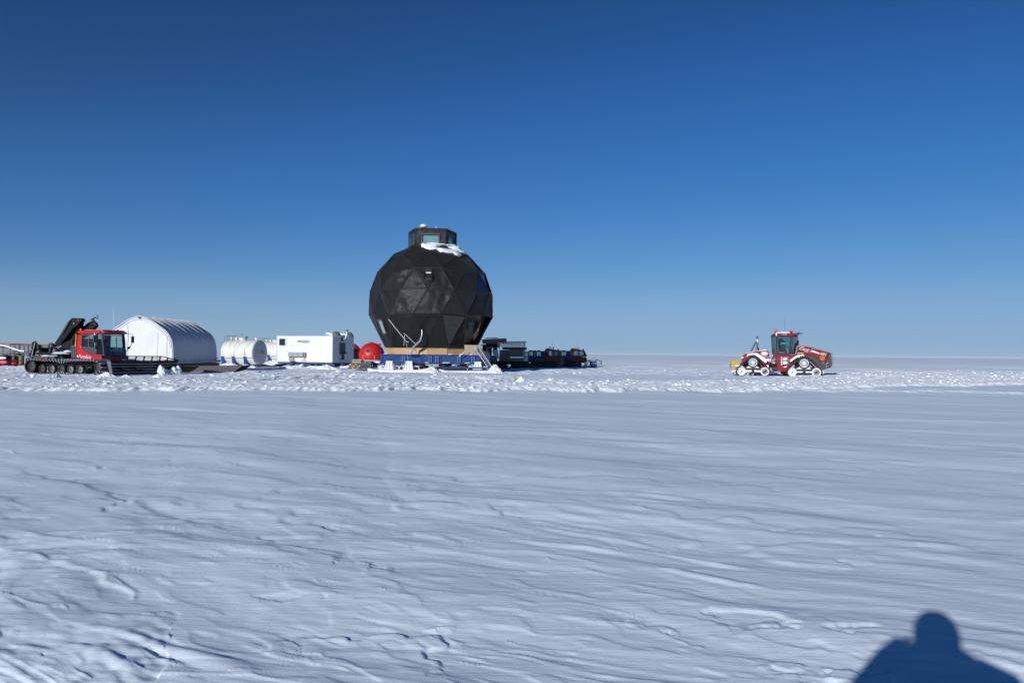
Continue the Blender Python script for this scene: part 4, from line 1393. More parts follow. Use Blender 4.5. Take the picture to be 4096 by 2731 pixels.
# ------------------------------------------------------------------ white tanks
TK = R(18)
def make_tank():
    root = thing('fuel_tank', 'round white tank with shaded end cap and yellow tie ropes beside the big white tent', 'tank', (0, 0, 0), 0)
    # local x runs from the far left end to the near right end, the cap at x = 0
    Lk, r_, zc = 4.0, 1.255, 1.36
    b = MB()
    pr = [(0.0, -Lk)]
    for i in range(1, 8):
        t_ = i / 7 * math.pi / 2
        pr.append((r_ * math.sin(t_), -Lk + 0.5 * (1 - math.cos(t_))))
    pr += [(r_, -3.0), (r_ + .008, -2.98), (r_ + .008, -2.96), (r_, -2.94), (r_, -2.0), (r_, -.95), (r_ + .008, -.93), (r_, -.91), (r_, -.04)]
    for i in range(1, 8):
        t_ = math.pi / 2 - i / 7 * math.pi / 2
        pr.append((r_ * math.sin(t_) * (1 if i else 1), -.04 + 0.16 * math.cos(t_)))
    b.lathe(list(reversed(pr)), (0, 0, zc), 'x', 48)
    b.build('shell', 'tank', root, smooth=True)
    mh = MB()
    mh.lathe([(0.0, .2), (.4, .2), (.42, .14), (.36, .12), (.36, -.1)], (-2.0, 0, zc + r_), n=20)
    mh.build('manhole', 'tank', root, smooth=True)
    vp = MB()
    vp.tube([(-1.95, -.1, zc + r_ + .2), (-1.95, -.1, zc + r_ + .55), (-2.02, -.1, zc + r_ + .62), (-2.12, -.1, zc + r_ + .58), (-2.12, -.1, zc + r_ + .45)], .035, 8)
    vp.build('vent_pipe', 'grey', root)
    MB().cyl((-1.6, .05, zc + r_ + .1), (-1.6, .05, zc + r_ + .36), .05, 8).box((-1.6, .05, zc + r_ + .28), (.3, .05, .05)).build('valve', 'black', root)
    rl = MB()
    for x in (-3.9, -3.55):
        for y in (-.35, .35):
            rl.tube([(x, y, zc + .75 if x < -3.6 else zc + 1.1), (x, y, zc + r_ + .42)], .022, 6)
    rl.tube([(-3.9, -.35, zc + r_ + .42), (-2.9, -.35, zc + r_ + .42), (-2.9, .35, zc + r_ + .42), (-3.9, .35, zc + r_ + .42), (-3.9, -.35, zc + r_ + .42)], .022, 6)
    rl.build('guard_rail', 'grey', root)
    lg = MB()
    for x in (-3.35, -2.75, -.45):
        lg.prism([(x - .14, zc + r_ - .05), (x + .14, zc + r_ - .05), (x + .05, zc + r_ + .26), (x - .05, zc + r_ + .26)], -.05, .05)
    lgo = lg.build('lifting_lugs', 'tank', root)
    rp = MB()
    def rope(pts, rr_=.014):
        out_ = []
        for x, deg in pts:
            a_ = R(deg)
            out_.append((x, -(r_ + .014) * math.sin(a_), zc + (r_ + .014) * math.cos(a_)))
        rp.tube(out_, rr_, 5, caps=False)
    seq = lambda xa, xb, da, db, n=14, bow=0: [(xa + (xb - xa) * i / n + bow * math.sin(math.pi * i / n), da + (db - da) * i / n) for i in range(n + 1)]
    rope(seq(-3.25, -3.42, -20, 118)); rope(seq(-2.9, -2.25, 0, 118, bow=-.12)); rope(seq(-1.95, -2.2, 0, 118)); rope(seq(-.55, -2.15, -5, 118, bow=-.3))
    rope(seq(-.3, -.85, -20, 118)); rope(seq(-.85, -.8, 70, 118), .02); rope(seq(-.85, -.95, 70, 118))
    rp.tube([(-.82, -(r_ + .02) * math.sin(R(72)), zc + (r_ + .02) * math.cos(R(72))), (-.02, -r_ - .02, zc + .2), (.13, -.8, zc + .08), (.19, -.1, zc - .06), (.14, .6, zc - .1), (0, r_ + .02, zc - .04)], .013, 5)
    rp.tube([(-3.4, -.8, zc + 1.0), (-3.2, -.4, zc + r_ + .06), (-2.9, 0, zc + r_ + .12), (-2.7, .2, zc + r_ + .12)], .03, 6)
    rp.build('tie_rope', 'strap', root, smooth=True)
    hb = MB().tube([(-3.5, -1.16, .87), (-2, -1.19, .80), (0, -1.17, .86)], .02, 5).build('belly_seam', 'grey', root)
    for x in (-3.45, -2.2, -.85):
        s_ = MB(); s3 = MB()
        s_.prism([(-1.22, .98), (-1.05, .98), (-.92, .62), (-.45, .14), (-.45, .04), (-1.05, .04), (-1.12, .45)], x - .17, x + .17, plane='yz')
        s3.prism([(1.22, .98), (1.05, .98), (.92, .62), (.45, .14), (.45, .04), (1.05, .04), (1.12, .45)], x - .17, x + .17, plane='yz')
        so2 = s_.build('saddle', 'blue', root); s3.build('saddle', 'blue', root)
        MB().box((x, -1.15, 1.0), (.42, .24, .035)).build('saddle_plate', 'alu', so2)
    ri = MB().cyl((.12, .18, zc + .12), (.19, .18, zc + .12), .15, 20)
    ro = ri.build('cap_emblem', 'tank', root)
    e_ = MB()
    for dy, dz, w2, h2 in ((0, -.02, .10, .2), (-.05, .05, .06, .08), (.04, -.1, .12, .05), (.02, .08, .06, .06)):
        e_.box((.2, .18 + dy, zc + .12 + dz), (.012, w2, h2))
    e_.build('emblem_mark', 'ink', ro)
    return root

tank = make_tank()
c_ = at(1039.3, 1415.8, 83.0); tank.scale = (1.078, 1.078, 1.078)
tank.location = (c_.x, c_.y, 0); tank.rotation_euler = (0, 0, -TK)
tag(tank, group='white tanks on the snow')
tank2 = copy_tree(tank)
c2 = at(1158, 1410, 104.0)
tank2.location = (c2.x, c2.y, 0.1)
tank2['label'] = 'farther white tank, half hidden behind the white cabin with a window'
for t_, lab in ((tank, 'black plastic sheet under the near end of the white tank'),):
    cp = at(1060, 1466, 80.5)
    s_ = MB().prism([(-1.2, .02), (.9, .02), (1.35, .14), (1.6, .3), (1.55, .33), (1.2, .2), (.8, .12), (-.2, .12), (-1.2, .25)], -.3, 1.6)
    o = s_.build('plastic_tow_sheet', 'plastic', None); o.location = (cp.x, cp.y, 0.02); o.rotation_euler = (0, 0, -TK)
    tag(o, lab, 'tow sheet')

# ------------------------------------------------------------------ white cabin
CA = R(18)
cc = at(1329, 1446, 78.0)
cab_ = thing('cabin_container', 'white box cabin with dark lettering, fuse boxes and roof hatches', 'cabin', (cc.x, cc.y, 0), -CA)
CL, CD, CZ0, CZ1 = 6.46, 4.16, 0.62, 3.20
# local: origin at the near right corner, -x to the left along the front, +y back along the shaded side
MB().box((-CL / 2, CD / 2, (CZ0 + CZ1) / 2), (CL, CD, CZ1 - CZ0)).build('body', 'white', cab_, bevel=0.02)
FC = Frame(cc.x, cc.y, -CA)
k3 = lambda cx, cy: (860 + cx * .2551, 1250 + cy * .2551)
ed = MB()
for x, y in ((0, 0), (-CL, 0), (0, CD), (-CL, CD)):
    ed.box((x, y, (CZ0 + CZ1) / 2), (0.07, 0.07, CZ1 - CZ0 + 0.03))
for a_, b_ in (((0, 0), (-CL, 0)), ((0, 0), (0, CD)), ((-CL, 0), (-CL, CD)), ((0, CD), (-CL, CD))):
    ed.bar((*a_, CZ1 + .01), (*b_, CZ1 + .01), 0.09, 0.06); ed.bar((*a_, CZ0 - .02), (*b_, CZ0 - .02), 0.07, 0.06)
ed.build('corner_trim', 'alu', cab_)
def rect_side(pts, lat):
    a_ = [FC.side(*k3(*p), lat) for p in pts]
    return min(p[0] for p in a_), max(p[0] for p in a_), min(p[1] for p in a_), max(p[1] for p in a_)
x0, x1, z0, z1 = rect_side([(1008, 402), (1112, 522)], 0)
w = MB()
for A1, B1 in (((x0, z0), (x1, z0)), ((x1, z0), (x1, z1)), ((x1, z1), (x0, z1)), ((x0, z1), (x0, z0))):
    w.bar((A1[0], -.03, A1[1]), (B1[0], -.03, B1[1]), .09, .09)
wo = w.build('window', 'white', cab_)
MB().box(((x0 + x1) / 2, -.012, (z0 + z1) / 2), (x1 - x0, .02, z1 - z0)).build('pane', 'darkglass', wo)
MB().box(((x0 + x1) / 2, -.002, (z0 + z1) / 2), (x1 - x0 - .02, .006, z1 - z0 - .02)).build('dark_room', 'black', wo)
# lettering
xa, xb, za, zb2 = rect_side([(1285, 437), (1500, 472)], 0)
def put_text(s, x_, z_, size, stretch=1.0, shear=.2, m_='ink'):
    return text_part('lettering', s, size, m_, cab_, (x_, -.012, z_), (R(90), 0, 0), shear, 0.01, stretch, bold=.02)
hh = zb2 - za
px0 = FC.side(*k3(1320, 455), 0); put_text('PM', px0[0], (za + zb2) / 2, hh * 1.45, 1.15)
px0 = FC.side(*k3(1418, 457), 0); put_text('ENERGI', px0[0], (za + zb2) / 2 - .02, hh * 1.15, 1.0)
px0 = FC.side(*k3(1497, 453), 0); put_text('A', px0[0], (za + zb2) / 2 + hh * .32, hh * .62, 1.0, 0); put_text('S', px0[0], (za + zb2) / 2 - hh * .32, hh * .62, 1.0, 0)
l0, l1 = FC.side(*k3(1358, 436), 0)[0], FC.side(*k3(1478, 436), 0)[0]
MB().box(((l0 + l1) / 2, -.01, zb2 + .01), (l1 - l0, .012, .03)).box(((l0 + l1) / 2, -.01, za - .03), (l1 - l0, .012, .02)).build('lettering_line', 'ink', cab_)
for k, cx in enumerate((1185, 1226, 1270)):
    p = FC.side(*k3(cx, 517), 0); MB().cyl((p[0], .0, p[1]), (p[0], -.03, p[1]), .035, 10).build('screw_cap', 'grey', cab_)
# fuse boxes
x0, x1, z0, z1 = rect_side([(1168, 620), (1432, 690)], 0)
bx = MB()
n_ = 3
for k in range(n_):
    a_ = x0 + (x1 - x0) * .88 * k / n_; b_ = x0 + (x1 - x0) * .88 * (k + 1) / n_ - .015
    bx.box(((a_ + b_) / 2, -.13, (z0 + z1) / 2), (b_ - a_, .24, z1 - z0))
bo_ = bx.build('fuse_box', 'tarpgrey', cab_, bevel=.01)
MB().box((x1 - .1, -.12, (z0 + z1) / 2), (.2, .2, (z1 - z0) * .9)).build('switch_unit', 'grey', bo_)
so_ = MB()
for k in range(11):
    xx = x0 + .08 + (x1 - x0 - .15) * k / 10
    so_.cyl((xx, -.13, z0), (xx, -.13, z0 - .1), .04, 8, mi=k % 3 == 1)
so_.build('sockets', ['grey', 'redlens'], bo_)
cb = MB()
for a_, b_, e_ in ((.1, .95, -.45), (.22, 1.0, -.6), (.42, .9, -.5), (.6, 1.1, -.55)):
    X_ = x0 + a_
    cb.tube([(X_, -.13, z0 - .08), (X_ + .02, -.17, z0 - .4), (X_ + .18, -.2, z0 - .58), (X_ + b_ * .5, -.2, z0 + e_)], .028, 6)
cb.tube([(x1 - .1, -.13, z0 - .05), (x1 - .25, -.2, z0 - .35), (x1 - .75, -.3, z0 - .9), (x1 - 1.1, -.6, .1), (x1 - 1.3, -.9, .03)], .02, 6)
cb.tube([(x1 - .12, -.13, z0 - .05), (x1 + .02, -.2, z0 - .5), (x1 + .05, -.3, z0 - .9)], .018, 6)
cb.build('cable', 'black', cab_)
MB().box((x1 - .55, -.03, .82), (.12, .04, .03)).build('door_handle', 'dgrey', cab_)
# shaded end: dark opening with post
z0d, z1d = FC.front(*k3(1990, 650), 0)[1], FC.front(*k3(1990, 478), 0)[1]
ya, yb_ = FC.front(*k3(1950, 560), 0)[0], FC.front(*k3(2035, 560), 0)[0]
d_ = MB()
for A1, B1 in (((ya, z0d), (yb_, z0d)), ((yb_, z0d), (yb_, z1d)), ((yb_, z1d), (ya, z1d)), ((ya, z1d), (ya, z0d))):
    d_.bar((.03, A1[0], A1[1]), (.03, B1[0], B1[1]), .06, .06)
do_ = d_.build('louvre_opening', 'grey', cab_)
lv = MB().box((.01, (ya + yb_) / 2, (z0d + z1d) / 2), (.03, yb_ - ya, z1d - z0d))
for k in range(9):
    zz = z0d + (z1d - z0d) * (k + .5) / 9
    lv.box((.03, (ya + yb_) / 2, zz), (.04, yb_ - ya, .03), ry=.5)
lv.build('louvres', 'dblue', do_)
pz0, pz1 = FC.front(*k3(2008, 740), .1)[1], z0d
py = FC.front(*k3(2008, 700), .1)[0]
MB().box((.12, py, (pz0 + pz1) / 2), (.14, .2, pz1 - pz0)).build('drain_duct', 'dblue', cab_)
oy, oz = FC.front(*k3(2052, 632), .15)
MB().lathe([(0, .12), (.1, .08), (.13, 0), (.1, -.1), (0, -.13)], (.16, oy, oz), n=12).build('cable_reel', 'orange', cab_)
# exhaust
ey_, ez_ = FC.front(*k3(2035, 415), .3)
ty_, tz_ = FC.front(*k3(2070, 280), .45)
ex = MB().tube([(.0, ey_, ez_), (.28, ey_, ez_), (.42, ey_ + .02, ez_ + .12), (.45, ey_ + .05, ez_ + .45), (.45, ty_, tz_ - .05)], .065, 12)
exo = ex.build('exhaust_pipe', 'alu', cab_, smooth=True)
MB().box((.02, ey_, ez_), (.04, .45, .4)).build('wall_flange', 'dgrey', exo)
MB().box((.5, ty_, tz_ + .02), (.28, .24, .03), ry=-.25).cyl((.45, ty_, tz_ - .1), (.45, ty_, tz_ + .02), .1, 12).build('rain_cap', 'black', exo)
# roof hatches: tilted white lid plates with grey domes behind
for (cxa, cxb, cyb) in ((1740, 1840, 330), (1938, 2040, 345)):
    pa = FC.side(*k3(cxa, cyb + 15), 1.0 if cxa < 1900 else 2.7); pb2 = FC.side(*k3(cxb, cyb + 15), 1.0 if cxa < 1900 else 2.7)
    lat = 1.0 if cxa < 1900 else 2.7
    x0, x1 = pa[0], pb2[0]
    hb_ = MB().box(((x0 + x1) / 2, lat + .5, CZ1 + .06), (x1 - x0, 1.0, .1))
    ho = hb_.build('roof_hatch', 'wood', cab_)
    MB().slab((x0, lat, CZ1 + .22), (x1 + .02, lat, CZ1 + .10), (x1 + .02, lat, CZ1 + .30), (x0, lat, CZ1 + .43), .05).build('lid_edge', 'white', ho)
    dm = MB()
    prs = [(0.0, .50), (.20, .47), (.36, .37), (.46, .22), (.5, .07), (.54, .0)]
    dm.lathe(list(prs), ((x0 + x1) / 2 + .45, lat + .6, CZ1 + .02), n=24)
    dm.build('plastic_dome', 'domegrey', ho, smooth=True)
# chassis and skis
ch = MB()
for y in (.1, CD - .1):
    ch.bar((-CL + .1, y, .5), (.05, y, .5), .14, .22)
for x in np.linspace(-CL + .3, -.1, 7):
    ch.bar((float(x), .18, .5), (float(x), CD - .18, .5), .12, .16)
cho = ch.build('chassis', 'blue', cab_)
for k in range(12):
    pass
MB().box((-CL / 2, CD / 2, .36), (CL - 1.2, CD - .6, .1)).build('under_tray', 'black', cab_)
def small_ski(parent, x, y, L_, m_='wrap', mp='blue'):
    pts = [(-L_ / 2, .02), (L_ / 2 - .4, .02), (L_ / 2 - .1, .16), (L_ / 2, .36), (L_ / 2 - .12, .38), (L_ / 2 - .5, .24), (0, .2), (-L_ / 2 + .3, .2), (-L_ / 2 - .06, .12)]
    s_ = MB().prism([(x + a_, b_) for a_, b_ in pts], y - .3, y + .3).build('ski_runner', m_, parent, bevel=.02)
    MB().prism([(x - .3, .2), (x - .02, .2), (x + .02, .42), (x - .26, .42)], y - .34, y + .2).build('ski_post', mp, parent)
    return s_
for x in (-CL + 2.0, -1.6):
    small_ski(cab_, x, .1, 2.4); small_ski(cab_, x, CD - .2, 2.4)
small_ski(cab_, .6, 1.4, 1.8)

# ------------------------------------------------------------------ red igloos
def make_igloo():
    root = thing('red_igloo', 'round red fibreglass igloo with porthole beside the black dome', 'igloo')
    r_ = 1.23; zc = 1.36
    b = MB()
    pr = [(r_ * math.sin(t_), zc + r_ * .98 * math.cos(t_)) for t_ in [R(a_) for a_ in list(range(4, 118, 6))]] + [(1.0, .80), (0, .80)]
    b.lathe([(0.0, zc + r_ * .98)] + pr, n=48)
    b.build('shell', 'igloo', root, smooth=True)
    def on(az, el, off=0.0):
        return Vector((math.sin(az) * math.cos(el), -math.cos(az) * math.cos(el), math.sin(el))) * (r_ + off) + Vector((0, 0, zc))
    p = on(R(2), R(20), .0)
    n_ = (p - Vector((0, 0, zc))).normalized()
    ph = MB().cyl(p - n_ * .05, p + n_ * .03, .24, 24).build('porthole', 'igloo', root)
    MB().cyl(p - n_ * .02, p + n_ * .036, .19, 24).build('pane', 'black', ph)
    fl = MB()
    fl.lathe([(r_ * .985, .0), (r_ * 1.04, .02), (r_ * 1.04, .07), (r_ * .96, .09)], (0, 0, .80), n=40)
    fl.build('base_flange', 'white', root, smooth=True)
    for x, y in ((-.05, 0), (.62, .3)):
        t_ = MB().cyl((x, y, zc + r_ * .8), (x, y, zc + r_ * 1.03 - .14 * (x > .3)), .2, 18).build('vent_cap', 'igloo', root)
    for az in (-22, 33):
        st_ = MB()
        st_.tube([on(R(az), R(-2), .012), on(R(az), R(-14), .012), on(R(az), R(-26), .012)], .022, 5)
        st_.build('seam_strip', 'strap', root)
    return root
ig = make_igloo()
ci = at(1487, 1419, 75.5)
ig.location = (ci.x, ci.y, 0.0); ig.rotation_euler = (0, 0, R(-10)); tag(ig, group='red igloos')
ig2 = copy_tree(ig)
ci = at(1401, 1411, 87.5)
ig2.location = (ci.x, ci.y, 0.08); ig2.rotation_euler = (0, 0, R(40))
ig2['label'] = 'farther red igloo, mostly hidden behind the white cabin'
# sledges under the igloos
for i_, (o_, lab) in enumerate(((ig, 'small blue and wooden sledge carrying the red igloo beside the black dome'), (ig2, 'small sledge under the farther red igloo behind the white cabin'))):
    s_ = thing('igloo_sledge', lab, 'sledge', o_.location, o_.rotation_euler.z, 'sledges under the red igloos')
    MB().box((0, 0, .70), (2.5, 2.5, .14)).build('deck', 'white' if i_ == 0 else 'wood', s_)
    fr = MB()
    for y in (-.9, .9):
        fr.bar((-1.25, y, .52), (1.6, y, .52), .12, .2)
    fr.build('beam_frame', 'blue', s_)
    for y in (-.9, .9):
        small_ski(s_, .2, y, 2.6)

# pallets, crates and oddments beside the igloo
def pallet(x, y, z, rz, m_='wood'):
    o = MB()
    for k in range(5):
        o.box((0, -.4 + .2 * k, .13), (1.2, .11, .022))
    for k in (-.5, 0, .5):
        o.box((k, 0, .065), (.1, .9, .10))
    for k in (-.4, 0, .4):
        o.box((0, k, .008), (1.2, .1, .016))
    p = o.build('pallet', m_, None); p.location = (x, y, z); p.rotation_euler = (0, 0, rz)
    return p
b = at(1422, 1472, 74.0)
labs = ['lowest pale wooden pallet in the stack left of the near red igloo', 'middle pale pallet in the stack left of the near red igloo', 'topmost pale pallet in the stack left of the near red igloo']
for k in range(3):
    tag(pallet(b.x - .15 + .1 * k, b.y, .08 + .17 * k, R(6 * k - 4)), labs[k], 'pallet', 'pallets stacked by the igloo')
cr = thing('wooden_crate', 'light timber crate standing on the pallets by the near red igloo', 'crate', (b.x + .15, b.y, .60), R(5))
o = MB().box((0, 0, .02), (.9, .7, .04))
for z in (.12, .28):
    for y in (-.34, .34): o.box((0, y, z), (.9, .025, .1))
    for x in (-.44, .44): o.box((x, 0, z), (.025, .65, .1))
o.build('slatted_box', 'wood', cr)
o = MB().box((.1, 0, .16), (.4, .4, .25)).build('contents', 'tarpgrey', cr)
b = at(1466, 1474, 73.6)
gb = thing('black_case', 'black equipment case standing on the snow under the red igloo', 'case', (b.x, b.y, .06), R(3))
MB().box((0, 0, .38), (1.0, .7, .66)).build('body', 'dgrey', gb, bevel=.03)
MB().box((0, 0, .73), (1.04, .74, .07)).build('lid', 'black', gb, bevel=.01)
MB().box((-.05, -.37, .64), (.08, .03, .07)).box((.3, -.37, .64), (.08, .03, .07)).build('latch', 'alu', gb)
MB().box((0, -.362, .3), (.8, .02, .03)).box((0, -.362, .15), (.8, .02, .03)).build('rib', 'black', gb)
b = at(1530, 1473, 72.5)
hp = MB()
rn = random.Random(9)
for i in range(14):
    a_, c_ = rn.uniform(0, 3), rn.uniform(.4, 1.1)
    x_, y_ = rn.uniform(-.9, .9), rn.uniform(-.5, .5)
    hp.tube([(x_, y_, .08), (x_ + c_ * .4 * math.cos(a_), y_ + .2, .1 + rn.random() * .15), (x_ + c_ * math.cos(a_), y_ + .1, .08)], .025, 5)
o = hp.build('cable_tangle', 'oldwood', None); o.location = (b.x, b.y, .02)
tag(o, 'tangled heap of dark cables and sticks on the snow left of the blue girder', 'cables', kind='stuff')

# pink line and cloth-covered heap right of the dome
b0, b1 = floor_at(2000, 1478), floor_at(2045, 1487)
o = MB().tube([(b0.x, b0.y, .3), (b0.x + .5, b0.y - .5, .12), (b1.x, b1.y, .04)], .025, 5).build('tow_line', 'pink', None)
tag(o, 'pink line lying on the snow right of the black dome', 'rope')
def heap(name, u, v, Y, w_, h_, m_, lab, cat, seed=1, d_=1.0, kind=None):
    p = at(u, v, Y); rr2 = random.Random(seed)
    n1, n2 = 7, 20
    vs, fs = [(0, 0, h_)], []
    for i in range(1, n1 + 1):
        t_ = i / n1
        for k in range(n2):
            a_ = 2 * math.pi * k / n2
            rad = t_ * (1 + .22 * rr2.uniform(-1, 1))
            vs.append((math.cos(a_) * rad * w_ / 2, math.sin(a_) * rad * d_ / 2, h_ * (1 - t_ ** 1.3) * (1 + .15 * rr2.uniform(-1, 1)) - (.05 if i == n1 else 0)))
    for k in range(n2):
        fs.append((0, 1 + k, 1 + (k + 1) % n2))
    for i in range(n1 - 1):
        for k in range(n2):
            a_, b_ = 1 + i * n2 + k, 1 + i * n2 + (k + 1) % n2
            fs.append((a_, a_ + n2, b_ + n2, b_))
    o_ = MB().add(vs, fs).build(name, m_, None, smooth=False)
    o_.location = (p.x, p.y, 0.0)
    tag(o_, lab, cat, kind=kind)
    return o_
heap('covered_ski_tip', 1978, 1486, 63.2, 1.5, .72, 'wrap', 'white cloth cover bunched over a ski tip by the foot of the ladders', 'cloth', 2)
heap('covered_ski_tip', 1728, 1489, 62.8, 1.5, .52, 'wrap', 'white cloth cover bunched over the ski tip under the black dome', 'cloth', 5, 1.2)
heap('snow_heap', 2085, 1529, 43.5, .75, .36, 'clod', 'small pointed snow heap alone on the churned track, right of the dome', 'snow heap', 3, .8)
heap('snow_heap', 2660, 1480, 80, .32, .2, 'clod', 'small snow lump on a far wheel track between dome and red tractor', 'snow heap', 8, .6)
heap('snow_heap', 1354, 1490, 58, .7, .36, 'clod', 'snow lump in front of the white cabin, beside its right corner', 'snow heap', 12, .7)
heap('snow_heap', 1415, 1503, 52, .7, .25, 'clod', 'rounded snow lump in front of the pallets and red igloo', 'snow heap', 14, .7)
o = heap('black_scrap', 960, 1493, 56, .6, .16, 'black', 'small black scrap lying on the snow in front of the white tank', 'scrap', 21, .4)
b = floor_at(1030, 1496)
o = MB().box((0, 0, .04), (1.1, .12, .05)).build('wooden_plank', 'oldwood', None, loc=(b.x, b.y, .05), rot=(0, 0, -.1))
tag(o, 'dark plank lying on the snow in front of the white tank', 'plank')
# snow drifted up against skis, tank saddles and sledges
for i_, (u, v, Y, w_, h_, d_, lab) in enumerate((
        (915, 1467, 80.5, 2.6, .42, 1.6, 'snow drifted against the left saddles of the white tank'),
        (985, 1468, 79.5, 2.6, .26, 1.2, 'low snow drift below the middle of the white tank'),
        (1095, 1460, 92, 3.0, .6, 2, 'snow drift between the two white tanks'),
        (1155, 1473, 76.3, 2.2, .22, .9, 'snow drift under the left end of the white cabin'),
        (1300, 1474, 75.0, 2.4, .36, 1.2, 'snow drift under the right end of the white cabin'),
        (1555, 1484, 65.5, 2.6, .42, 2.0, 'snow drift against the left ski of the black dome'),
        (1800, 1490, 63.4, 2.4, .14, 1.0, 'thin snow bank before the tow bar of the black dome'),
        (595, 1499, 56, 2.4, .3, 1.2, 'snow bank in front of the black tow sheet'))):
    heap('snow_drift', u, v, Y, w_, h_, 'clod', lab, 'snow drift', 30 + i_, d_)

# ------------------------------------------------------------------ tracked vehicles
def belt_loop(pts, n=90):
    """an even ring of points (x, z) round a closed outline"""
    P_ = [Vector((a, b, 0)) for a, b in pts]; P_.append(P_[0])
    ln_ = [0]
    for i in range(1, len(P_)):
        ln_.append(ln_[-1] + (P_[i] - P_[i - 1]).length)
    out_ = []
    for k in range(n):
        s_ = ln_[-1] * k / n
        i = max(j for j in range(len(ln_)) if ln_[j] <= s_ + 1e-9); i = min(i, len(P_) - 2)
        out_.append(P_[i].lerp(P_[i + 1], (s_ - ln_[i]) / (ln_[i + 1] - ln_[i])))
    return out_


def hull_of_circles(cs, n=40):
    pts = []
    for cx, cz, r_ in cs:
        for k in range(n):
            t_ = 2 * math.pi * k / n
            pts.append((cx + r_ * math.cos(t_), cz + r_ * math.sin(t_)))
    pts = sorted(set(pts))
    def half(ps):
        h_ = []
        for p in ps:
            while len(h_) >= 2 and (h_[-1][0] - h_[-2][0]) * (p[1] - h_[-2][1]) - (h_[-1][1] - h_[-2][1]) * (p[0] - h_[-2][0]) <= 0:
                h_.pop()
            h_.append(p)
        return h_
    a = half(pts); b = half(reversed(pts))
    return a[:-1] + b[:-1]


def belt(name, loop, y0, y1, parent, th=.04, cleat=None, cl_m='alu', every=1, chh=.06, m_='rubber'):
    mb = MB(); n_ = len(loop)
    C_ = sum(loop, Vector()) / n_
    nr_ = []
    for i in range(n_):
        t_ = loop[(i + 1) % n_] - loop[i - 1]
        q_ = Vector((t_.y, -t_.x, 0)).normalized()
        nr_.append(q_ if q_.dot(loop[i] - C_) > 0 else -q_)
    vs, fs = [], []
    for i in range(n_):
        p, q_ = loop[i], loop[i] - nr_[i] * th
        vs += [(p.x, y0, p.y), (p.x, y1, p.y), (q_.x, y1, q_.y), (q_.x, y0, q_.y)]
    for i in range(n_):
        a, b = i * 4, ((i + 1) % n_) * 4
        for k in range(4):
            fs.append((a + k, a + (k + 1) % 4, b + (k + 1) % 4, b + k))
    mb.add(vs, fs)
    if cleat:
        for i in range(0, n_, every):
            p, nn = loop[i], nr_[i]
            t_ = Vector((nn.y, -nn.x, 0)) * cleat / 2
            a, b = p - t_ - nn * .01, p + t_ - nn * .01
            c, d = b + nn * chh - t_ * .5, a + nn * chh + t_ * .5
            mb.add([(q_.x, y, q_.y) for y in (y0 - .015, y1 + .015) for q_ in (a, b, c, d)], [(0, 1, 2, 3), (7, 6, 5, 4), (0, 4, 5, 1), (1, 5, 6, 2), (2, 6, 7, 3), (3, 7, 4, 0)], 1)
    return mb.build(name, [m_, cl_m], parent)


def wheel(parent, x, z, y, r_, w_, tyre='rubber', rim='grey', spokes=0, name='road_wheel', hub='black', disc=True, ring=False):
    wb = MB()
    wb.lathe([(r_ * .74, -w_ / 2), (r_ * .96, -w_ / 2), (r_, -w_ / 2 + .03), (r_, w_ / 2 - .03), (r_ * .96, w_ / 2), (r_ * .74, w_ / 2), (r_ * .74, -w_ / 2)], (0, 0, 0), 'y', 28)
    o = wb.build(name, tyre, parent, smooth=True, loc=(x, y, z))
    rb = MB()
    if disc:
        rb.lathe([(0, w_ * .30), (r_ * .2, w_ * .34), (r_ * .72, w_ * .12), (r_ * .76, w_ * .42), (r_ * .78, w_ * .42)], (0, 0, 0), 'y', 28)
        rb.lathe([(0, -w_ * .30), (r_ * .2, -w_ * .34), (r_ * .72, -w_ * .12), (r_ * .76, -w_ * .42)], (0, 0, 0), 'y', 28)
    if spokes:
        rb.lathe([(r_ * .80, w_ * .46), (r_ * .66, w_ * .46), (r_ * .66, w_ * .2)], (0, 0, 0), 'y', 28, 1 if ring else 0)
        rb.lathe([(r_ * .66, -w_ * .2), (r_ * .66, -w_ * .46), (r_ * .80, -w_ * .46)], (0, 0, 0), 'y', 28, 1 if ring else 0)
        for k in range(spokes):
            t_ = 2 * math.pi * k / spokes
            rb.bar((math.cos(t_) * r_ * .12, -w_ * .40, math.sin(t_) * r_ * .12), (math.cos(t_) * r_ * .75, -w_ * .44, math.sin(t_) * r_ * .75), .035, .03, 1 if disc else 0)
    rb.build('rim', [rim, hub], o, smooth=True)
    MB().cyl((0, -w_ * .5, 0), (0, w_ * .5, 0), r_ * .16, 12).build('hub', hub, o)
    return o


def glazed_cab(parent, low, high, zb_, zt_, m_post, m_glass, post=.07, names=None, skip=()):
    """posts at every corner and a pane between each two; low / high are the plan corners at sill and eave"""
    n_ = len(low)
    pb_ = MB()
    for a, b in zip(low, high):
        pb_.bar((*a, zb_), (*b, zt_), post)
    for i in range(n_):
        j = (i + 1) % n_
        pb_.bar((*low[i], zb_), (*low[j], zb_), post, post); pb_.bar((*high[i], zt_), (*high[j], zt_), post, post)
    pb_.build('cab_post', m_post, parent)
    for i in range(n_):
        if i in skip: continue
        j = (i + 1) % n_
        nm = (names or {}).get(i, 'side_window')
        MB().quad((*low[i], zb_), (*low[j], zb_), (*high[j], zt_), (*high[i], zt_)).build(nm, m_glass, parent)


def seat(parent, x, y, z, m_='black'):
    s_ = MB().box((x, y, z), (.5, .5, .14)).box((x - .25, y, z + .38), (.12, .48, .7), ry=-.1).box((x - .3, y, z + .82), (.09, .28, .2))
    return s_.build('seat', m_, parent, bevel=.03)


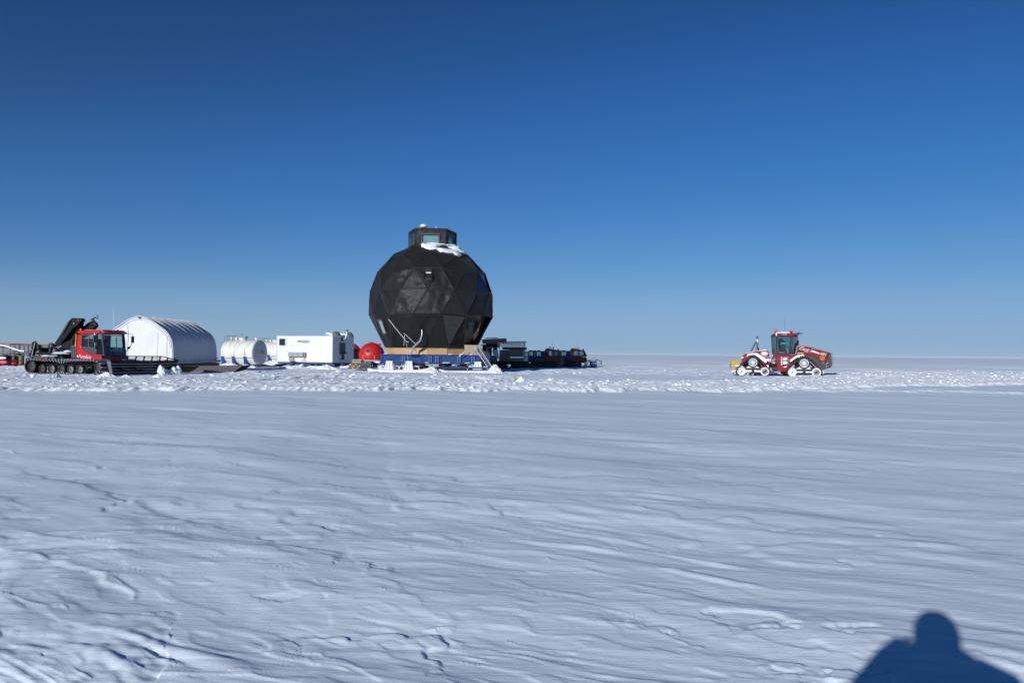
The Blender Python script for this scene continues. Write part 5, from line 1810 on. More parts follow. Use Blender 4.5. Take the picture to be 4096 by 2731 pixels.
# ---- red snow groomer with a folded crane ---------------------------------
GYAW = R(-20)
gx, gy = -28.14, 50.41
G = thing('snow_groomer', 'red snow groomer with black folded crane and wide front blade', 'snow groomer', (gx, gy, 0.05), GYAW)
FG = Frame(gx, gy, GYAW)
g1 = lambda cx, cy: (cx * .2211, 1220 + cy * .2211)
def gs(cx, cy, lat): return FG.side(*g1(cx, cy), lat)
GN = -1.6
fr_, rr0 = gs(1830, 1170, GN), gs(520, 1150, GN)
circ = [(rr0[0] + .05, .50, .40), (rr0[0] + .7, .34, .30), (fr_[0] - .75, .30, .28), (fr_[0] - .55, .58, .34), (fr_[0] - .2, .52, .22)]
loop = belt_loop(hull_of_circles(circ), 104)
for y0, y1 in ((-1.62, -.5), (.5, 1.62)):
    tr_ = belt('track', loop, y0, y1, G, cleat=.06, every=2, chh=.10, cl_m='alu')
    gd = MB()
    for i in range(0, len(loop), 2):          # pale wear plates along the outer edge
        p = loop[i]; c0 = sum(loop, Vector()) / len(loop); q_ = (c0 - p).normalized()
        yy = y0 - .03 if y0 < 0 else y1 + .03
        gd.add([(p.x - .03, yy, p.y), (p.x + .03, yy, p.y), (p.x + q_.x * .2 + .02, yy, p.y + q_.y * .2), (p.x + q_.x * .2 - .02, yy, p.y + q_.y * .2)], [(0, 1, 2, 3)])
    gd.build('wear_plates', 'alu', tr_)
for y, s_ in ((-1.38, 1), (1.38, 1), (-.75, 0), (.75, 0)):
    for cx in (720, 900, 1075, 1240, 1410):
        xx = gs(cx, 1190, GN)[0]
        wheel(G, xx, .34, y, .29, .16, 'rubber', 'grey' if (s_ and cx in (900, 1240, 1410)) else 'dgrey')
    wheel(G, rr0[0] + .05, .50, y, .36, .16, 'rubber', 'dgrey', name='drive_sprocket')
    wheel(G, fr_[0] - .42, .5, y, .3, .16, 'rubber', 'dgrey', name='idler_wheel')
# chassis
xc0, xc1 = rr0[0] - .1, fr_[0] - .9
MB().box(((xc0 + xc1) / 2, 0, .78), (xc1 - xc0, 1.9, .42)).build('chassis', 'black', G, bevel=.03)
MB().box((gs(770, 1000, -.9)[0], 0, 1.08), (2.1, 1.9, .10)).build('cargo_deck', 'dgrey', G)
bx_ = gs(770, 1000, -1.0)
MB().box((bx_[0], -.98, .93), (1.0, .1, .34)).build('side_locker', 'brown', G)
MB().box((bx_[0] + .1, -1.04, .84), (.28, .04, .1)).build('locker_latch', 'alu', G)
sp_ = MB()
for cx, cy, w_, h_ in ((850, 930, .9, .12), (1100, 880, 1.3, .16), (1050, 1020, .6, .12), (1210, 850, .6, .14), (940, 935, .6, .08)):
    p = gs(cx, cy, -.7)
    sp_.lathe([(0, h_), (w_ * .3, h_ * .8), (w_ * .5, 0), (0, 0)], (p[0], -.6, p[1] - h_ * .4), n=10)
sp_.build('lodged_snow', 'clod', G, smooth=True)
mach = MB(); rn = random.Random(4)
for i in range(34):
    cx, cy = rn.uniform(560, 1330), rn.uniform(740, 1010)
    p = gs(cx, cy, -.5)
    k = rn.random()
    if k < .5:
        mach.box((p[0], rn.uniform(-.9, .7), p[1]), (rn.uniform(.1, .45), rn.uniform(.1, .5), rn.uniform(.06, .3)), rz=rn.uniform(-.4, .4), mi=rn.choice((0, 0, 1, 3)))
    else:
        y_ = rn.uniform(-.95, .5)
        mach.tube([(p[0], y_, p[1]), (p[0] + rn.uniform(-.4, .4), y_ + .1, p[1] + rn.uniform(-.25, .3)), (p[0] + rn.uniform(-.7, .7), y_, p[1] + rn.uniform(-.3, .2))], .03, 6, mi=rn.choice((0, 0, 1, 2)))
mach.box((gs(740, 840, -.4)[0], -.3, gs(740, 840, -.4)[1]), (.5, .5, .42))
mach.box((gs(900, 890, -.4)[0], -.4, gs(900, 890, -.4)[1]), (1.3, .8, .18))
mach.build('hydraulic_gear', ['black', 'grey', 'alu', 'brown'], G)
# rear lifting frame
rf = MB()
a, b = gs(640, 700, -.6), gs(560, 1000, -.6)
for y in (-.6, .6):
    rf.bar((a[0], y, a[1]), (b[0], y, b[1]), .24, .2)
    rf.bar((a[0] + .12, y - .12, a[1]), (b[0] + .16, y - .12, b[1]), .05, .05, 1)
rf.tube([(gs(660, 690, -.6)[0], -.6, a[1] + .02), (a[0], -.62, a[1] + .12), (gs(585, 690, -.6)[0], -.6, a[1] + .02), (gs(575, 760, -.6)[0], -.6, a[1] - .4)], .035, 6)
rf.bar((b[0], -.9, b[1]), (b[0] - .25, .9, b[1] - .05), .16, .2)
for k in range(5):
    p = gs(460 + 25 * k, 940 + 22 * k, -.8)
    rf.tube([(p[0], -.8, p[1] + .12), (p[0] + .12, -.7, p[1] - .05), (p[0] + .3, -.8, p[1])], .03, 6, 1)
rf.build('rear_lift_frame', ['black', 'alu'], G)
st_ = MB(); a, b = gs(960, 720, -.8), gs(1190, 1010, -.8)
st_.bar((a[0], -.85, a[1]), (b[0], -.85, b[1]), .15, .13)
st_.bar((gs(915, 760, -.8)[0], -.5, gs(915, 760, -.8)[1]), (gs(970, 860, -.8)[0], -.5, gs(970, 860, -.8)[1]), .06, .06, 1)
st_.build('stabiliser_leg', ['black', 'alu'], G)

# cab ------------------------------------------------------------------------
CN = -1.05
def P2(cx, cy, lat=CN): return gs(cx, cy, lat)
body = [P2(1385, 970), P2(1375, 720), P2(1440, 730), P2(1480, 800), P2(1540, 860), P2(1620, 898), P2(1740, 915)]
xf = P2(1740, 915)[0]
zs_ = P2(1740, 915)[1]
nose = [(xf + .38, zs_ - .02), (xf + .42, zs_ - .25), (xf + .2, zs_ - .52), P2(1720, 1042), P2(1500, 992)]
MB().prism(body + nose, CN, -CN).build('cab_body', 'red', G, bevel=.035)
zt2 = P2(1470, 530)[1]
x_r, x_a = P2(1385, 600)[0], P2(1740, 700)[0]
# rear wall and doors
rp_ = [P2(1385, 725), P2(1405, 545), P2(1490, 548), P2(1478, 700), P2(1490, 790), P2(1470, 770)]
for s_ in (1, -1):
    MB().prism(rp_, s_ * CN, s_ * (CN + .12)).build('rear_post', 'red', G, bevel=.02)
MB().box((x_r + .12, 0, (zs_ + zt2) / 2 + .1), (.08, 2.0, .5)).build('rear_wall', 'dgrey', G)
dr = [P2(1480, 790), P2(1490, 552), P2(1745, 560), P2(1762, 700), P2(1742, 905), P2(1640, 890), P2(1560, 860), P2(1510, 820)]
for s_ in (1, -1):
    d_ = MB()
    for i in range(len(dr)):
        a, b = dr[i], dr[(i + 1) % len(dr)]
        d_.bar((a[0], s_ * (CN - .01), a[1]), (b[0], s_ * (CN - .01), b[1]), .06, .06)
    lowz = P2(1500, 775)[1]
    xl, xr_ = P2(1495, 775)[0], P2(1712, 775)[0]
    d_.prism([(p[0], p[1]) for p in (dr[0], P2(1490, 765), P2(1715, 775), P2(1735, 900), P2(1640, 890), P2(1560, 860), P2(1510, 820))], s_ * (CN - .02), s_ * (CN + .03))
    do_ = d_.build('cab_door', 'dgrey', G)
    MB().add([(xl, s_ * CN, lowz), (xr_, s_ * CN, lowz), (xr_ - .03, s_ * CN, P2(1700, 575)[1]), (xl, s_ * CN, P2(1500, 575)[1])], [(0, 1, 2, 3)]).build('pane', 'glass', do_)
    MB().bar(((xl + xr_) / 2, s_ * (CN - .01), lowz), ((xl + xr_) / 2, s_ * (CN - .01), P2(1600, 575)[1]), .035).build('pane_bar', 'grey', do_)
# front glazing
lo_ = [(x_a + .06, CN + .02), (xf + .40, CN + .25), (xf + .46, 0), (xf + .40, -CN - .25), (x_a + .06, -CN - .02)]
hi_ = [(x_a - .02, CN + .06), (x_a + .22, CN + .24), (x_a + .28, 0), (x_a + .22, -CN - .24), (x_a - .02, -CN - .06)]
zlo, zhi = zs_ + .0, zt2 + .0
pb_ = MB()
for i in (0, 1, 3, 4):
    pb_.bar((*lo_[i], zlo), (*hi_[i], zhi), .09)
for i in range(4):
    pb_.bar((*lo_[i], zlo), (*lo_[i + 1], zlo), .07); pb_.bar((*hi_[i], zhi), (*hi_[i + 1], zhi), .09)
pb_.build('cab_post', 'dgrey', G)
for i, nm in ((0, 'corner_window'), (1, 'windscreen'), (2, 'windscreen'), (3, 'corner_window')):
    MB().quad((*lo_[i], zlo), (*lo_[i + 1], zlo), (*hi_[i + 1], zhi), (*hi_[i], zhi)).build(nm, 'glass', G)
# roof
zr = P2(1600, 500)[1]
rf_ = MB().prism([(x_r + .02, CN + .04), (x_a + .12, CN + .02), (x_a + .36, CN + .25), (x_a + .42, 0), (x_a + .36, -CN - .25), (x_a + .12, -CN - .02), (x_r + .02, -CN - .04)], zt2 - .02, zr + .10, plane='xy')
rf_.build('roof', 'red', G, bevel=.06)
for y in (-.8, -.65, .55, .7, .85):
    MB().cyl((x_a + .30, y, zr), (x_a + .42, y, zr - .01), .055, 12).build('work_lamp', 'grey', G)
rk = MB()
zrk = P2(1510, 465)[1]
for y in (-.85, .85):
    rk.tube([(P2(1465, 520)[0], y, zr + .05), (P2(1500, 470)[0], y, zrk), (x_a + .2, y, zrk), (x_a + .3, y, zr + .05)], .03, 6)
    rk.tube([(P2(1610, 480)[0], y, zrk), (P2(1600, 520)[0], y, zr + .02)], .03, 6)
rk.tube([(x_a + .2, -.85, zrk), (x_a + .2, .85, zrk)], .025, 6)
rk.build('roof_rail', 'alu', G)
MB().lathe([(0, .14), (.05, .12), (.06, 0), (0, 0)], (P2(1425, 490)[0], CN + .15, zr + .08), n=12).build('beacon', 'orange', G)
MB().lathe([(0, .14), (.05, .12), (.06, 0), (0, 0)], (x_a, .55, zr + .08), n=12).build('beacon', 'orange', G)
MB().box((x_r - .02, CN - .02, P2(1390, 650)[1]), (.06, .06, .75), ry=.1).build('marker_strip', 'yellow', G)
# mirrors: near side and far side
def mirror(y0, y1, x_, nm=1):
    a_ = MB()
    z0_, z1_ = zs_ + .12, zhi + .02
    a_.tube([(x_, y0, z1_), (x_ + .06, y1, z1_), (x_ + .06, y1 + .0, z1_ - .5), (x_ + .04, (y0 + y1 * 2) / 3, z0_ + .35), (x_ + .02, (y0 * 2 + y1) / 3, z0_ + .2), (x_, y0, z0_ - .05)], .022, 6)
    ao = a_.build('mirror_arm', 'alu', G)
    MB().box((x_ + .06, y1, z1_ - .34), (.08, .2, .42)).box((x_ + .05, (y0 + y1) / 2, z0_ + .34), (.08, .18, .16)).build('mirror_head', 'dgrey', ao, bevel=.02)
mirror(-CN - .2, -CN + .38, x_a + .3)
mirror(CN + .02, CN - .2, x_a + .02)
an = MB().tube([(x_a, .3, zr + .05), (x_a - .12, .3, zr + 1.5)], .010, 5).build('whip_antenna', 'letter', G)
an = MB().tube([(x_a + .5, .95, zs_ - .05), (x_a + .5, .95, zs_ + 1.6)], .008, 5).build('whip_antenna', 'black', G)
seat(G, x_r + .7, -.4, zs_ - .05); seat(G, x_r + .7, .45, zs_ - .05)
MB().box((xf + .1, .1, zs_ + .08), (.35, 1.3, .25), ry=.3).build('dashboard', 'black', G, bevel=.04)
MB().tube([(xf - .05 + .1 * math.cos(t_), -.35 + .18 * math.sin(t_), zs_ + .28 + .1 * math.cos(t_)) for t_ in [2 * math.pi * k / 16 for k in range(17)]], .018, 6, caps=False).build('steering_wheel', 'black', G)
# lettering on the door
lp = gs(1545, 950, CN)
text_part('lettering', 'PistenBully', .30, 'letter', G, (lp[0], CN - .045, lp[1]), (R(90), R(4), 0), .25, .012, .80)
MB().box((P2(1412, 940)[0], CN - .04, P2(1412, 940)[1]), (.10, .01, .13)).build('info_plate', 'letter', G)
# engine box behind the cab
MB().box((P2(1330, 860)[0], -.25, (P2(1330, 740)[1] + P2(1330, 975)[1]) / 2), (.42, 1.6, P2(1330, 740)[1] - P2(1330, 975)[1])).build('engine_box', 'dgrey', G, bevel=.02)

# crane ----------------------------------------------------------------------
KY = .15
def pk(pts, lat): return [gs(cx, cy, lat) for cx, cy in pts]
cr_ = MB()
cr_.prism(pk([(985, 700), (1290, 245), (1450, 250), (1470, 300), (1400, 380), (1300, 440), (1190, 600), (1100, 700), (1075, 740), (1000, 740)], KY - .2), KY - .2, KY + .12)
co_ = cr_.build('main_boom', 'black', G, bevel=.03)
MB().prism(pk([(1245, 300), (1285, 280), (1175, 470), (1130, 540), (1110, 520)], KY - .26), KY - .3, KY - .21).cyl((gs(1477, 290, KY)[0], KY - .25, gs(1477, 290, KY)[1]), (gs(1477, 290, KY)[0], KY + .2, gs(1477, 290, KY)[1]), .09, 12).build('boom_cylinder', 'dgrey', co_)
MB().cyl((gs(1335, 345, KY - .22)[0], KY - .21, gs(1335, 345, KY - .22)[1]), (gs(1335, 345, KY - .22)[0], KY - .24, gs(1335, 345, KY - .22)[1]), .05, 10).build('boom_badge', 'yellow', co_)
c2_ = MB()
c2_.prism(pk([(1085, 760), (1150, 640), (1290, 560), (1345, 430), (1420, 300), (1465, 330), (1450, 420), (1400, 500), (1370, 620), (1240, 720), (1180, 780)], KY + .15), KY + .13, KY + .4)
c2_.build('inner_boom', 'black', G, bevel=.03)
c3_ = MB()
c3_.prism(pk([(1380, 500), (1460, 435), (1560, 350), (1640, 300), (1690, 330), (1715, 390), (1650, 470), (1560, 560), (1400, 640)], KY + .4), KY + .42, KY + .72)
c3_.tube([(*[gs(1655, 270, KY + .5)[0]], KY + .55, gs(1655, 270, KY + .5)[1]), (gs(1690, 300, KY + .5)[0], KY + .55, gs(1690, 300, KY + .5)[1]), (gs(1735, 390, KY + .5)[0], KY + .55, gs(1735, 390, KY + .5)[1])], [.10, .06, .10], 8)
c3o = c3_.build('folded_jib', 'black', G, bevel=.02)
hk = MB()
h0 = gs(1740, 230, KY + .5)
hk.tube([(gs(1665, 265, KY + .5)[0], KY + .55, gs(1665, 265, KY + .5)[1]), (gs(1710, 235, KY + .5)[0], KY + .55, gs(1710, 235, KY + .5)[1])], .04, 8)
hk.tube([(h0[0] + .10 * math.cos(t_), KY + .55, h0[1] + .10 * math.sin(t_)) for t_ in [R(200) + R(260) * k / 12 for k in range(13)]][::-1], .025, 6)
hk.build('crane_hook', 'black', c3o)
MB().prism(pk([(1050, 900), (1060, 720), (1180, 720), (1330, 640), (1380, 640), (1380, 980), (1200, 980)], KY), KY - .3, KY + .5).build('crane_base', 'black', G, bevel=.04)

# blade ----------------------------------------------------------------------
bt = Vector((math.sin(R(27)), math.cos(R(27)), 0))               # direction of the blade in the world
Rg = Matrix.Rotation(-GYAW, 3, 'Z')
n0 = at(436, 1505, 46.6)
btl = Rg @ bt
nl_ = Rg @ (Vector((n0.x, n0.y, 0)) - Vector((gx, gy, 0)))
fwd = Vector((btl.y, -btl.x, 0))
if fwd.x < 0: fwd = -fwd
BW = 4.9
pr = [(.30, .02), (.08, .10), (-.08, .28), (-.14, .50), (-.10, .72), (.04, .92)]
def bp(s_, k, off=0): return nl_ + btl * s_ + fwd * (pr[k][0] + off) + Vector((0, 0, pr[k][1]))
bl = MB()
NS = 12
for j in range(NS):
    s0, s1_ = BW * j / NS, BW * (j + 1) / NS
    for k in range(5):
        a, b, c, d = bp(s0, k), bp(s1_, k), bp(s1_, k + 1), bp(s0, k + 1)
        bl.slab(d, c, b, a, -.05)
blo = bl.build('front_blade', 'black', G)
rb = MB()
for f_ in (.16, .34, .50, .66, .82):
    k = int(f_ * 5); t_ = f_ * 5 - k
    p0 = bp(0.05, k).lerp(bp(.05, k + 1), t_) + fwd * .035; p1 = p0 + btl * (BW - .1)
    rb.bar(p0, p1, .05, .05)
rb.build('blade_streak', 'grey', blo)  # grey bars stand in for streaks of reflected light on the blade
MB().slab(bp(0, 0, .1), bp(0, 0, -.1), bp(0, 5, -.2), bp(0, 5, .12), .05).prism([(0, 0), (.01, 0), (.01, .01)], 0, .01).build('blade_end', 'grey', blo)
ea = MB()
ea.slab(*(bp(0, k_) + btl * -.03 + fwd * o_ for k_, o_ in ((0, .12), (0, -.1), (5, -.16), (5, .1))), .04)
grd = MB()
zt_, zg = .92, 1.22
def gp_(s_, z_): return nl_ + btl * s_ + fwd * .05 + Vector((0, 0, z_))
grd.bar(gp_(0, zg), gp_(BW * .74, zg - .02), .05); grd.bar(gp_(BW * .74, zg - .02), gp_(BW, zt_ + .02), .05)
grd.bar(gp_(.1, zt_), gp_(0, zg), .05)
for k in range(18):
    s_ = BW * k / 17
    top_ = zg if s_ < BW * .74 else zg - (s_ - BW * .74) / (BW * .26) * (zg - zt_)
    if k % 2 == 0: grd.bar(gp_(s_, zt_), gp_(s_ + .06, top_), .06)
for z_ in (1.0, 1.07, 1.14):
    e_ = BW * .74 if z_ > 1.05 else BW * .9
    grd.bar(gp_(.05, z_), gp_(e_, z_), .03)
grd.build('blade_guard', 'black', blo)
pa_ = MB()
for y in (-.5, .5):
    pa_.bar((fr_[0] - .8, y, .5), (nl_.x + .5 + (.2 if y > 0 else -.1), nl_.y + 1.2 + y, .45), .16, .16)
pa_.build('push_arm', 'black', G)
sb = MB()
rn2 = random.Random(2)
vs, fs = [], []
nn1, nn2 = 14, 8
for i in range(nn1 + 1):
    s_ = BW * (.66 + .34 * i / nn1)
    hh_ = (.62 if i < 5 else .42 if i < 10 else .55) * (1 + .2 * rn2.uniform(-1, 1))
    if i == 0: hh_ = .2
    for j in range(nn2 + 1):
        t_ = j / nn2
        p = nl_ + btl * s_ + fwd * (.55 * (1 - t_) + .0 + .06 * rn2.uniform(-1, 1)) + Vector((0, 0, hh_ * (1 - (1 - t_) ** 2) + .03 * rn2.uniform(-1, 1)))
        vs.append(p)
for i in range(nn1):
    for j in range(nn2):
        a = i * (nn2 + 1) + j
        fs.append((a, a + nn2 + 1, a + nn2 + 2, a + 1))
sb.add(vs, fs)
o = sb.build('snow_lump', 'clod', None, smooth=True)
o.location = G.location; o.rotation_euler = G.rotation_euler
md = o.modifiers.new('solid', 'SOLIDIFY'); md.thickness = .2; md.offset = -1
tag(o, 'snow pushed up in the far end of the groomer blade', 'snow heap')
for i_, (u, v, Y, w_, h_) in enumerate(((425, 1511, 45.6, 1.2, .34), (505, 1513, 45.2, 1.0, .2), (635, 1511, 45.8, 1.1, .26), (225, 1519, 44, .45, .3))):
    heap('snow_heap', u, v, Y, w_, h_, 'clod', ['snow heap at the near end of the groomer blade', 'low snow heap below the middle of the groomer blade', 'snow heap at the far end of the groomer blade', 'small snow lump before the groomer track wheels'][i_], 'snow heap', 60 + i_, .9)

# ---- red articulated four-track tractor --------------------------------------
TYAW = R(-15)
ct = at(2860 + 1000 * .2296, 1280 + 970 * .2296, 65.0)
tx, ty = ct.x, ct.y
TR = thing('tracked_tractor', 'dark red articulated tractor on four triangular tracks, alone on the right', 'tractor', (tx, ty, 0), TYAW)
FT = Frame(tx, ty, TYAW)
t7 = lambda cx, cy: (2860 + cx * .2296, 1280 + cy * .2296)
TN = -1.55
def ts(cx, cy, lat=TN): return FT.side(*t7(cx, cy), lat)
TS = abs(ts(1100, 900)[0] - ts(1000, 900)[0]) / 100     # metres per picture step
def make_track_unit(parent, dc, il, ir, rolls, rd, ri_l, ri_r):
    c_ = [(*ts(*dc), rd * TS * 1.1), (*ts(*il), ri_l * TS * 1.0), (*ts(*ir), ri_r * TS * 1.0)]
    zmin = min(c_[1][1] - c_[1][2], c_[2][1] - c_[2][2])
    cs = [(a, b - zmin + .02, r_) for a, b, r_ in c_]
    lp_ = belt_loop(hull_of_circles([(a, b, r_ + .045) for a, b, r_ in cs]), 84)
    for y0, y1, s_ in ((-1.98, -1.22, -1), (1.22, 1.98, 1)):
        u_ = belt('track', lp_, y0, y1, parent, th=.07, cleat=.09, every=2, chh=.07, cl_m='rubber')
        yo = s_ * 1.9
        wheel(parent, cs[0][0], cs[0][1], s_ * 1.72, cs[0][2] * .92, .4, 'rubber', 'dgrey', 16, 'drive_wheel', 'rimwhite', True, True)
        for k, (nm, sp_n) in ((1, ('idler_wheel', 0)), (2, ('idler_wheel', 14))):
            wheel(parent, cs[k][0], cs[k][1], s_ * 1.72, cs[k][2] - .0, .4, 'rimwhite', 'rimwhite', sp_n, nm, 'dgrey')
        for i, rp2 in enumerate(rolls):
            a, b = ts(*rp2)
            wheel(parent, a, 36 * TS * .9 + .05, s_ * 1.72, 36 * TS * .9, .36, 'rubber', 'white' if (i < 2 and dc[0] < 1000) else 'dgrey', 0, 'road_wheel')
        fr2 = MB()
        fr2.prism([(cs[1][0] + .1, cs[1][1] - .06), (cs[2][0] - .1, cs[2][1] - .06), (cs[2][0] - .25, cs[2][1] + .18), (cs[0][0] + .25, cs[0][1] - .25), (cs[0][0] - .25, cs[0][1] - .25), (cs[1][0] + .25, cs[1][1] + .22)], s_ * 1.5, s_ * 1.86)
        fo = fr2.build('track_frame', 'rimwhite', parent, bevel=.03)
        zz = cs[0][1] - cs[0][2] * 1.0
        bl2 = MB()
        bl2.prism([(cs[0][0] - .62, zz + .02), (cs[0][0] + .62, zz + .04), (cs[0][0] + .6, zz - .14), (cs[0][0] + .1, zz - .12), (cs[0][0] - .58, zz - .14)], s_ * 1.86, s_ * 1.9)
        bl2.prism([(cs[0][0] - .28, .22), (cs[0][0] + .28, .22), (cs[0][0] + .1, .36), (cs[0][0] + .1, zz - .12), (cs[0][0] - .1, zz - .12), (cs[0][0] - .1, .36)], s_ * 1.86, s_ * 1.905)
        bl2.build('pivot_bracket', 'black', fo)
    return cs
c_r = make_track_unit(TR, (658, 745), (458, 900), (865, 905), [(573, 945), (655, 945), (740, 945)], 100, 80, 78)
c_f = make_track_unit(TR, (1545, 755), (1338, 908), (1762, 915), [(1455, 950), (1540, 950), (1628, 950)], 104, 80, 80)
def pt(pts, lat=-.95): return [ts(a, b, lat) for a, b in pts]
# rear body
MB().prism(pt([(475, 790), (475, 680), (495, 615), (560, 575), (720, 540), (900, 528), (932, 545), (945, 600), (950, 885), (900, 862), (600, 862), (520, 820)]), -.95, .95).build('rear_body', 'deepred', TR, bevel=.06)
fd = MB()
fp = pt([(560, 660), (575, 615), (700, 610), (760, 650), (870, 740), (890, 780), (860, 770), (740, 670), (690, 645), (600, 650)], -1.5)
for s_ in (1, -1):
    fd.prism(fp, s_ * -1.75, s_ * -.96) if s_ == 1 else fd.prism(fp, .96, 1.75)
fd.build('mudguard', 'deepred', TR, bevel=.03)
sn_ = MB()
sp2 = pt([(552, 640), (565, 590), (640, 575), (735, 575), (770, 600), (850, 650), (905, 690), (895, 740), (870, 750), (810, 700), (740, 640), (680, 605), (590, 612), (580, 640)], -1.3)
sn_.prism(sp2, -1.5, -.97)
sn_.prism(pt([(530, 585), (560, 570), (640, 548), (760, 528), (900, 515), (905, 532), (740, 545), (600, 575)], -.5), -.7, .6)
sn_.prism(pt([(1015, 235), (1080, 218), (1210, 208), (1300, 216), (1310, 226), (1020, 240)], -.4), -.7, .7)
sn_.prism(pt([(1430, 610), (1540, 598), (1562, 625), (1555, 655), (1500, 660), (1430, 650), (1330, 720), (1300, 730), (1310, 690)], -1.2), -1.35, -.97)
sn_.prism(pt([(1145, 640), (1165, 640), (1172, 790), (1150, 780)], -1.08), -1.1, -1.0)
sn_.prism(pt([(1180, 720), (1240, 710), (1262, 735), (1258, 765), (1185, 765)], -1.08), -1.12, -1.0)
sn_.prism(pt([(1182, 660), (1255, 658), (1262, 690), (1190, 700)], -1.08), -1.12, -1.0)
sn_.prism(pt([(1190, 815), (1240, 800), (1262, 790), (1240, 825), (1200, 828)], -1.08), -1.14, -1.0)
sn_.prism(pt([(880, 770), (935, 790), (940, 850), (905, 820)], -1.0), -1.05, -.96)
sn_.prism(pt([(1875, 900), (1895, 880), (1900, 920), (1885, 950)], -.6), -.7, -.4)
sn_.build('lodged_snow', 'clod', TR, bevel=.05)
# roll frame
rl = MB()
for y in (-.6, .6):
    a, b = ts(738, 285, y), ts(738, 575, y); rl.bar((a[0], y, a[1]), (b[0], y, b[1]), .14, .14)
    a, b = ts(720, 375, y), ts(620, 560, y); rl.bar((a[0], y, a[1]), (b[0], y, b[1]), .17, .13)
a = ts(738, 300, 0); rl.bar((a[0], -.6, a[1]), (a[0], .6, a[1]), .14, .14)
ro_ = rl.build('roll_frame', 'charcoal', TR)
for cy in (345, 372):
    a = ts(738, cy, -.6); MB().cyl((a[0], -.68, a[1]), (a[0], -.64, a[1]), .06, 12).build('work_lamp', 'letter', ro_)
a = ts(762, 500, -.3); MB().prism([(a[0] - .05, a[1] + .2), (a[0] + .1, a[1] - .18), (a[0] - .05, a[1] - .18)], -.35, -.2).build('frame_gusset', 'black', ro_)
# badges
a = ts(860, 583, -.97)
bd = MB(); bd.lathe([(0, .012), (.28, .012), (.28, 0)], (0, 0, 0), 'y', 28)
bo2 = bd.build('oval_badge', 'letter', TR, loc=(a[0], -.965, a[1])); bo2.scale = (1, 1, .62)
MB().lathe([(.2, .016), (.24, .016), (.24, .010)], (0, 0, 0), 'y', 28).build('badge_ring', 'ink', bo2)
MB().bar((-.16, -.018, -.05), (.16, -.018, -.05), .02, .006).bar((-.16, -.018, -.05), (-.11, -.018, .12), .02, .006).bar((.16, -.018, -.05), (.11, -.018, .12), .02, .006).bar((-.11, -.018, .12), (.11, -.018, .12), .02, .006).bar((-.09, -.018, .03), (.09, -.018, .03), .02, .03).build('badge_drawing', 'ink', bo2)
a, b = ts(900, 694, -.97), ts(946, 694, -.97); MB().box(((a[0] + b[0]) / 2, -.965, a[1]), (b[0] - a[0], .02, .22)).build('white_stripe', 'letter', TR)
a = ts(880, 643, -.97); MB().box((a[0], -.965, a[1]), (.5, .02, .06)).build('marker_strip', 'orange', TR)
# yellow winch
wy = MB()
wy.prism(pt([(288, 860), (286, 698), (410, 698), (415, 730), (400, 860)], -.5), -.55, .55)
wo_ = wy.build('rear_winch', 'yellow', TR, bevel=.03)
a = ts(372, 775, -.56); MB().lathe([(.18, .03), (.30, .03), (.32, .0), (.30, -.06), (.18, -.06)], (a[0], -.57, a[1]), 'y', 26).build('winch_drum', 'yellow', wo_, smooth=True)
a = ts(395, 790, -.56); MB().lathe([(0, .16), (.2, .12), (.32, 0), (0, 0)], (a[0], -.6, a[1] - .1), n=10).build('lodged_snow', 'clod', wo_, smooth=True)
MB().tube([(ts(285, 760, 0)[0], -.2, ts(285, 760, 0)[1]), (ts(262, 785, 0)[0], -.2, ts(262, 785, 0)[1]), (ts(268, 820, 0)[0], -.2, ts(268, 820, 0)[1]), (ts(285, 840, 0)[0], -.2, ts(285, 840, 0)[1])], .03, 6).build('hose_loop', 'black', wo_)
MB().prism(pt([(285, 905), (288, 865), (380, 865), (375, 900)], -.3), -.35, .35).build('tow_hitch', 'white', TR, bevel=.02)
a = ts(320, 910, 0); MB().tube([(a[0], 0, a[1] + .05), (a[0] + .03, 0, a[1] - .12), (a[0] - .1, 0, a[1] - .2)], .025, 6).build('hook', 'black', TR)
MB().box((ts(480, 652)[0], 0, ts(480, 652, -.9)[1]), (.16, 1.9, .1)).build('tail_lamp_bar', 'white', TR)
# hinge
hg = MB(); rn = random.Random(8)
for i in range(30):
    p = ts(rn.uniform(945, 1080), rn.uniform(690, 900), -.5)
    if i % 2:
        hg.box((p[0], rn.uniform(-.7, .5), p[1]), (rn.uniform(.08, .3), .3, rn.uniform(.05, .25)), mi=rn.choice((0, 0, 1, 2)))
    else:
        hg.tube([(p[0] - .2, -.6, p[1]), (p[0], -.65, p[1] + rn.uniform(-.2, .2)), (p[0] + .25, -.6, p[1] + rn.uniform(-.1, .1))], .03, 6, rn.choice((0, 2, 2)))
hg.box((ts(1010, 840)[0], 0, .75), (.9, .7, .5))
hg.box((ts(1200, 910)[0], 0, .36), (.25, .6, .4))
p = ts(1010, 700, -.5); hg.prism([(p[0] - .15, p[1] + .1), (p[0] + .1, p[1] + .1), (p[0] + .2, p[1] + .45), (p[0] + .1, p[1] + .5)], -.55, -.3, 3)
hg.build('hinge_joint', ['black', 'clod', 'grey', 'deepred'], TR)
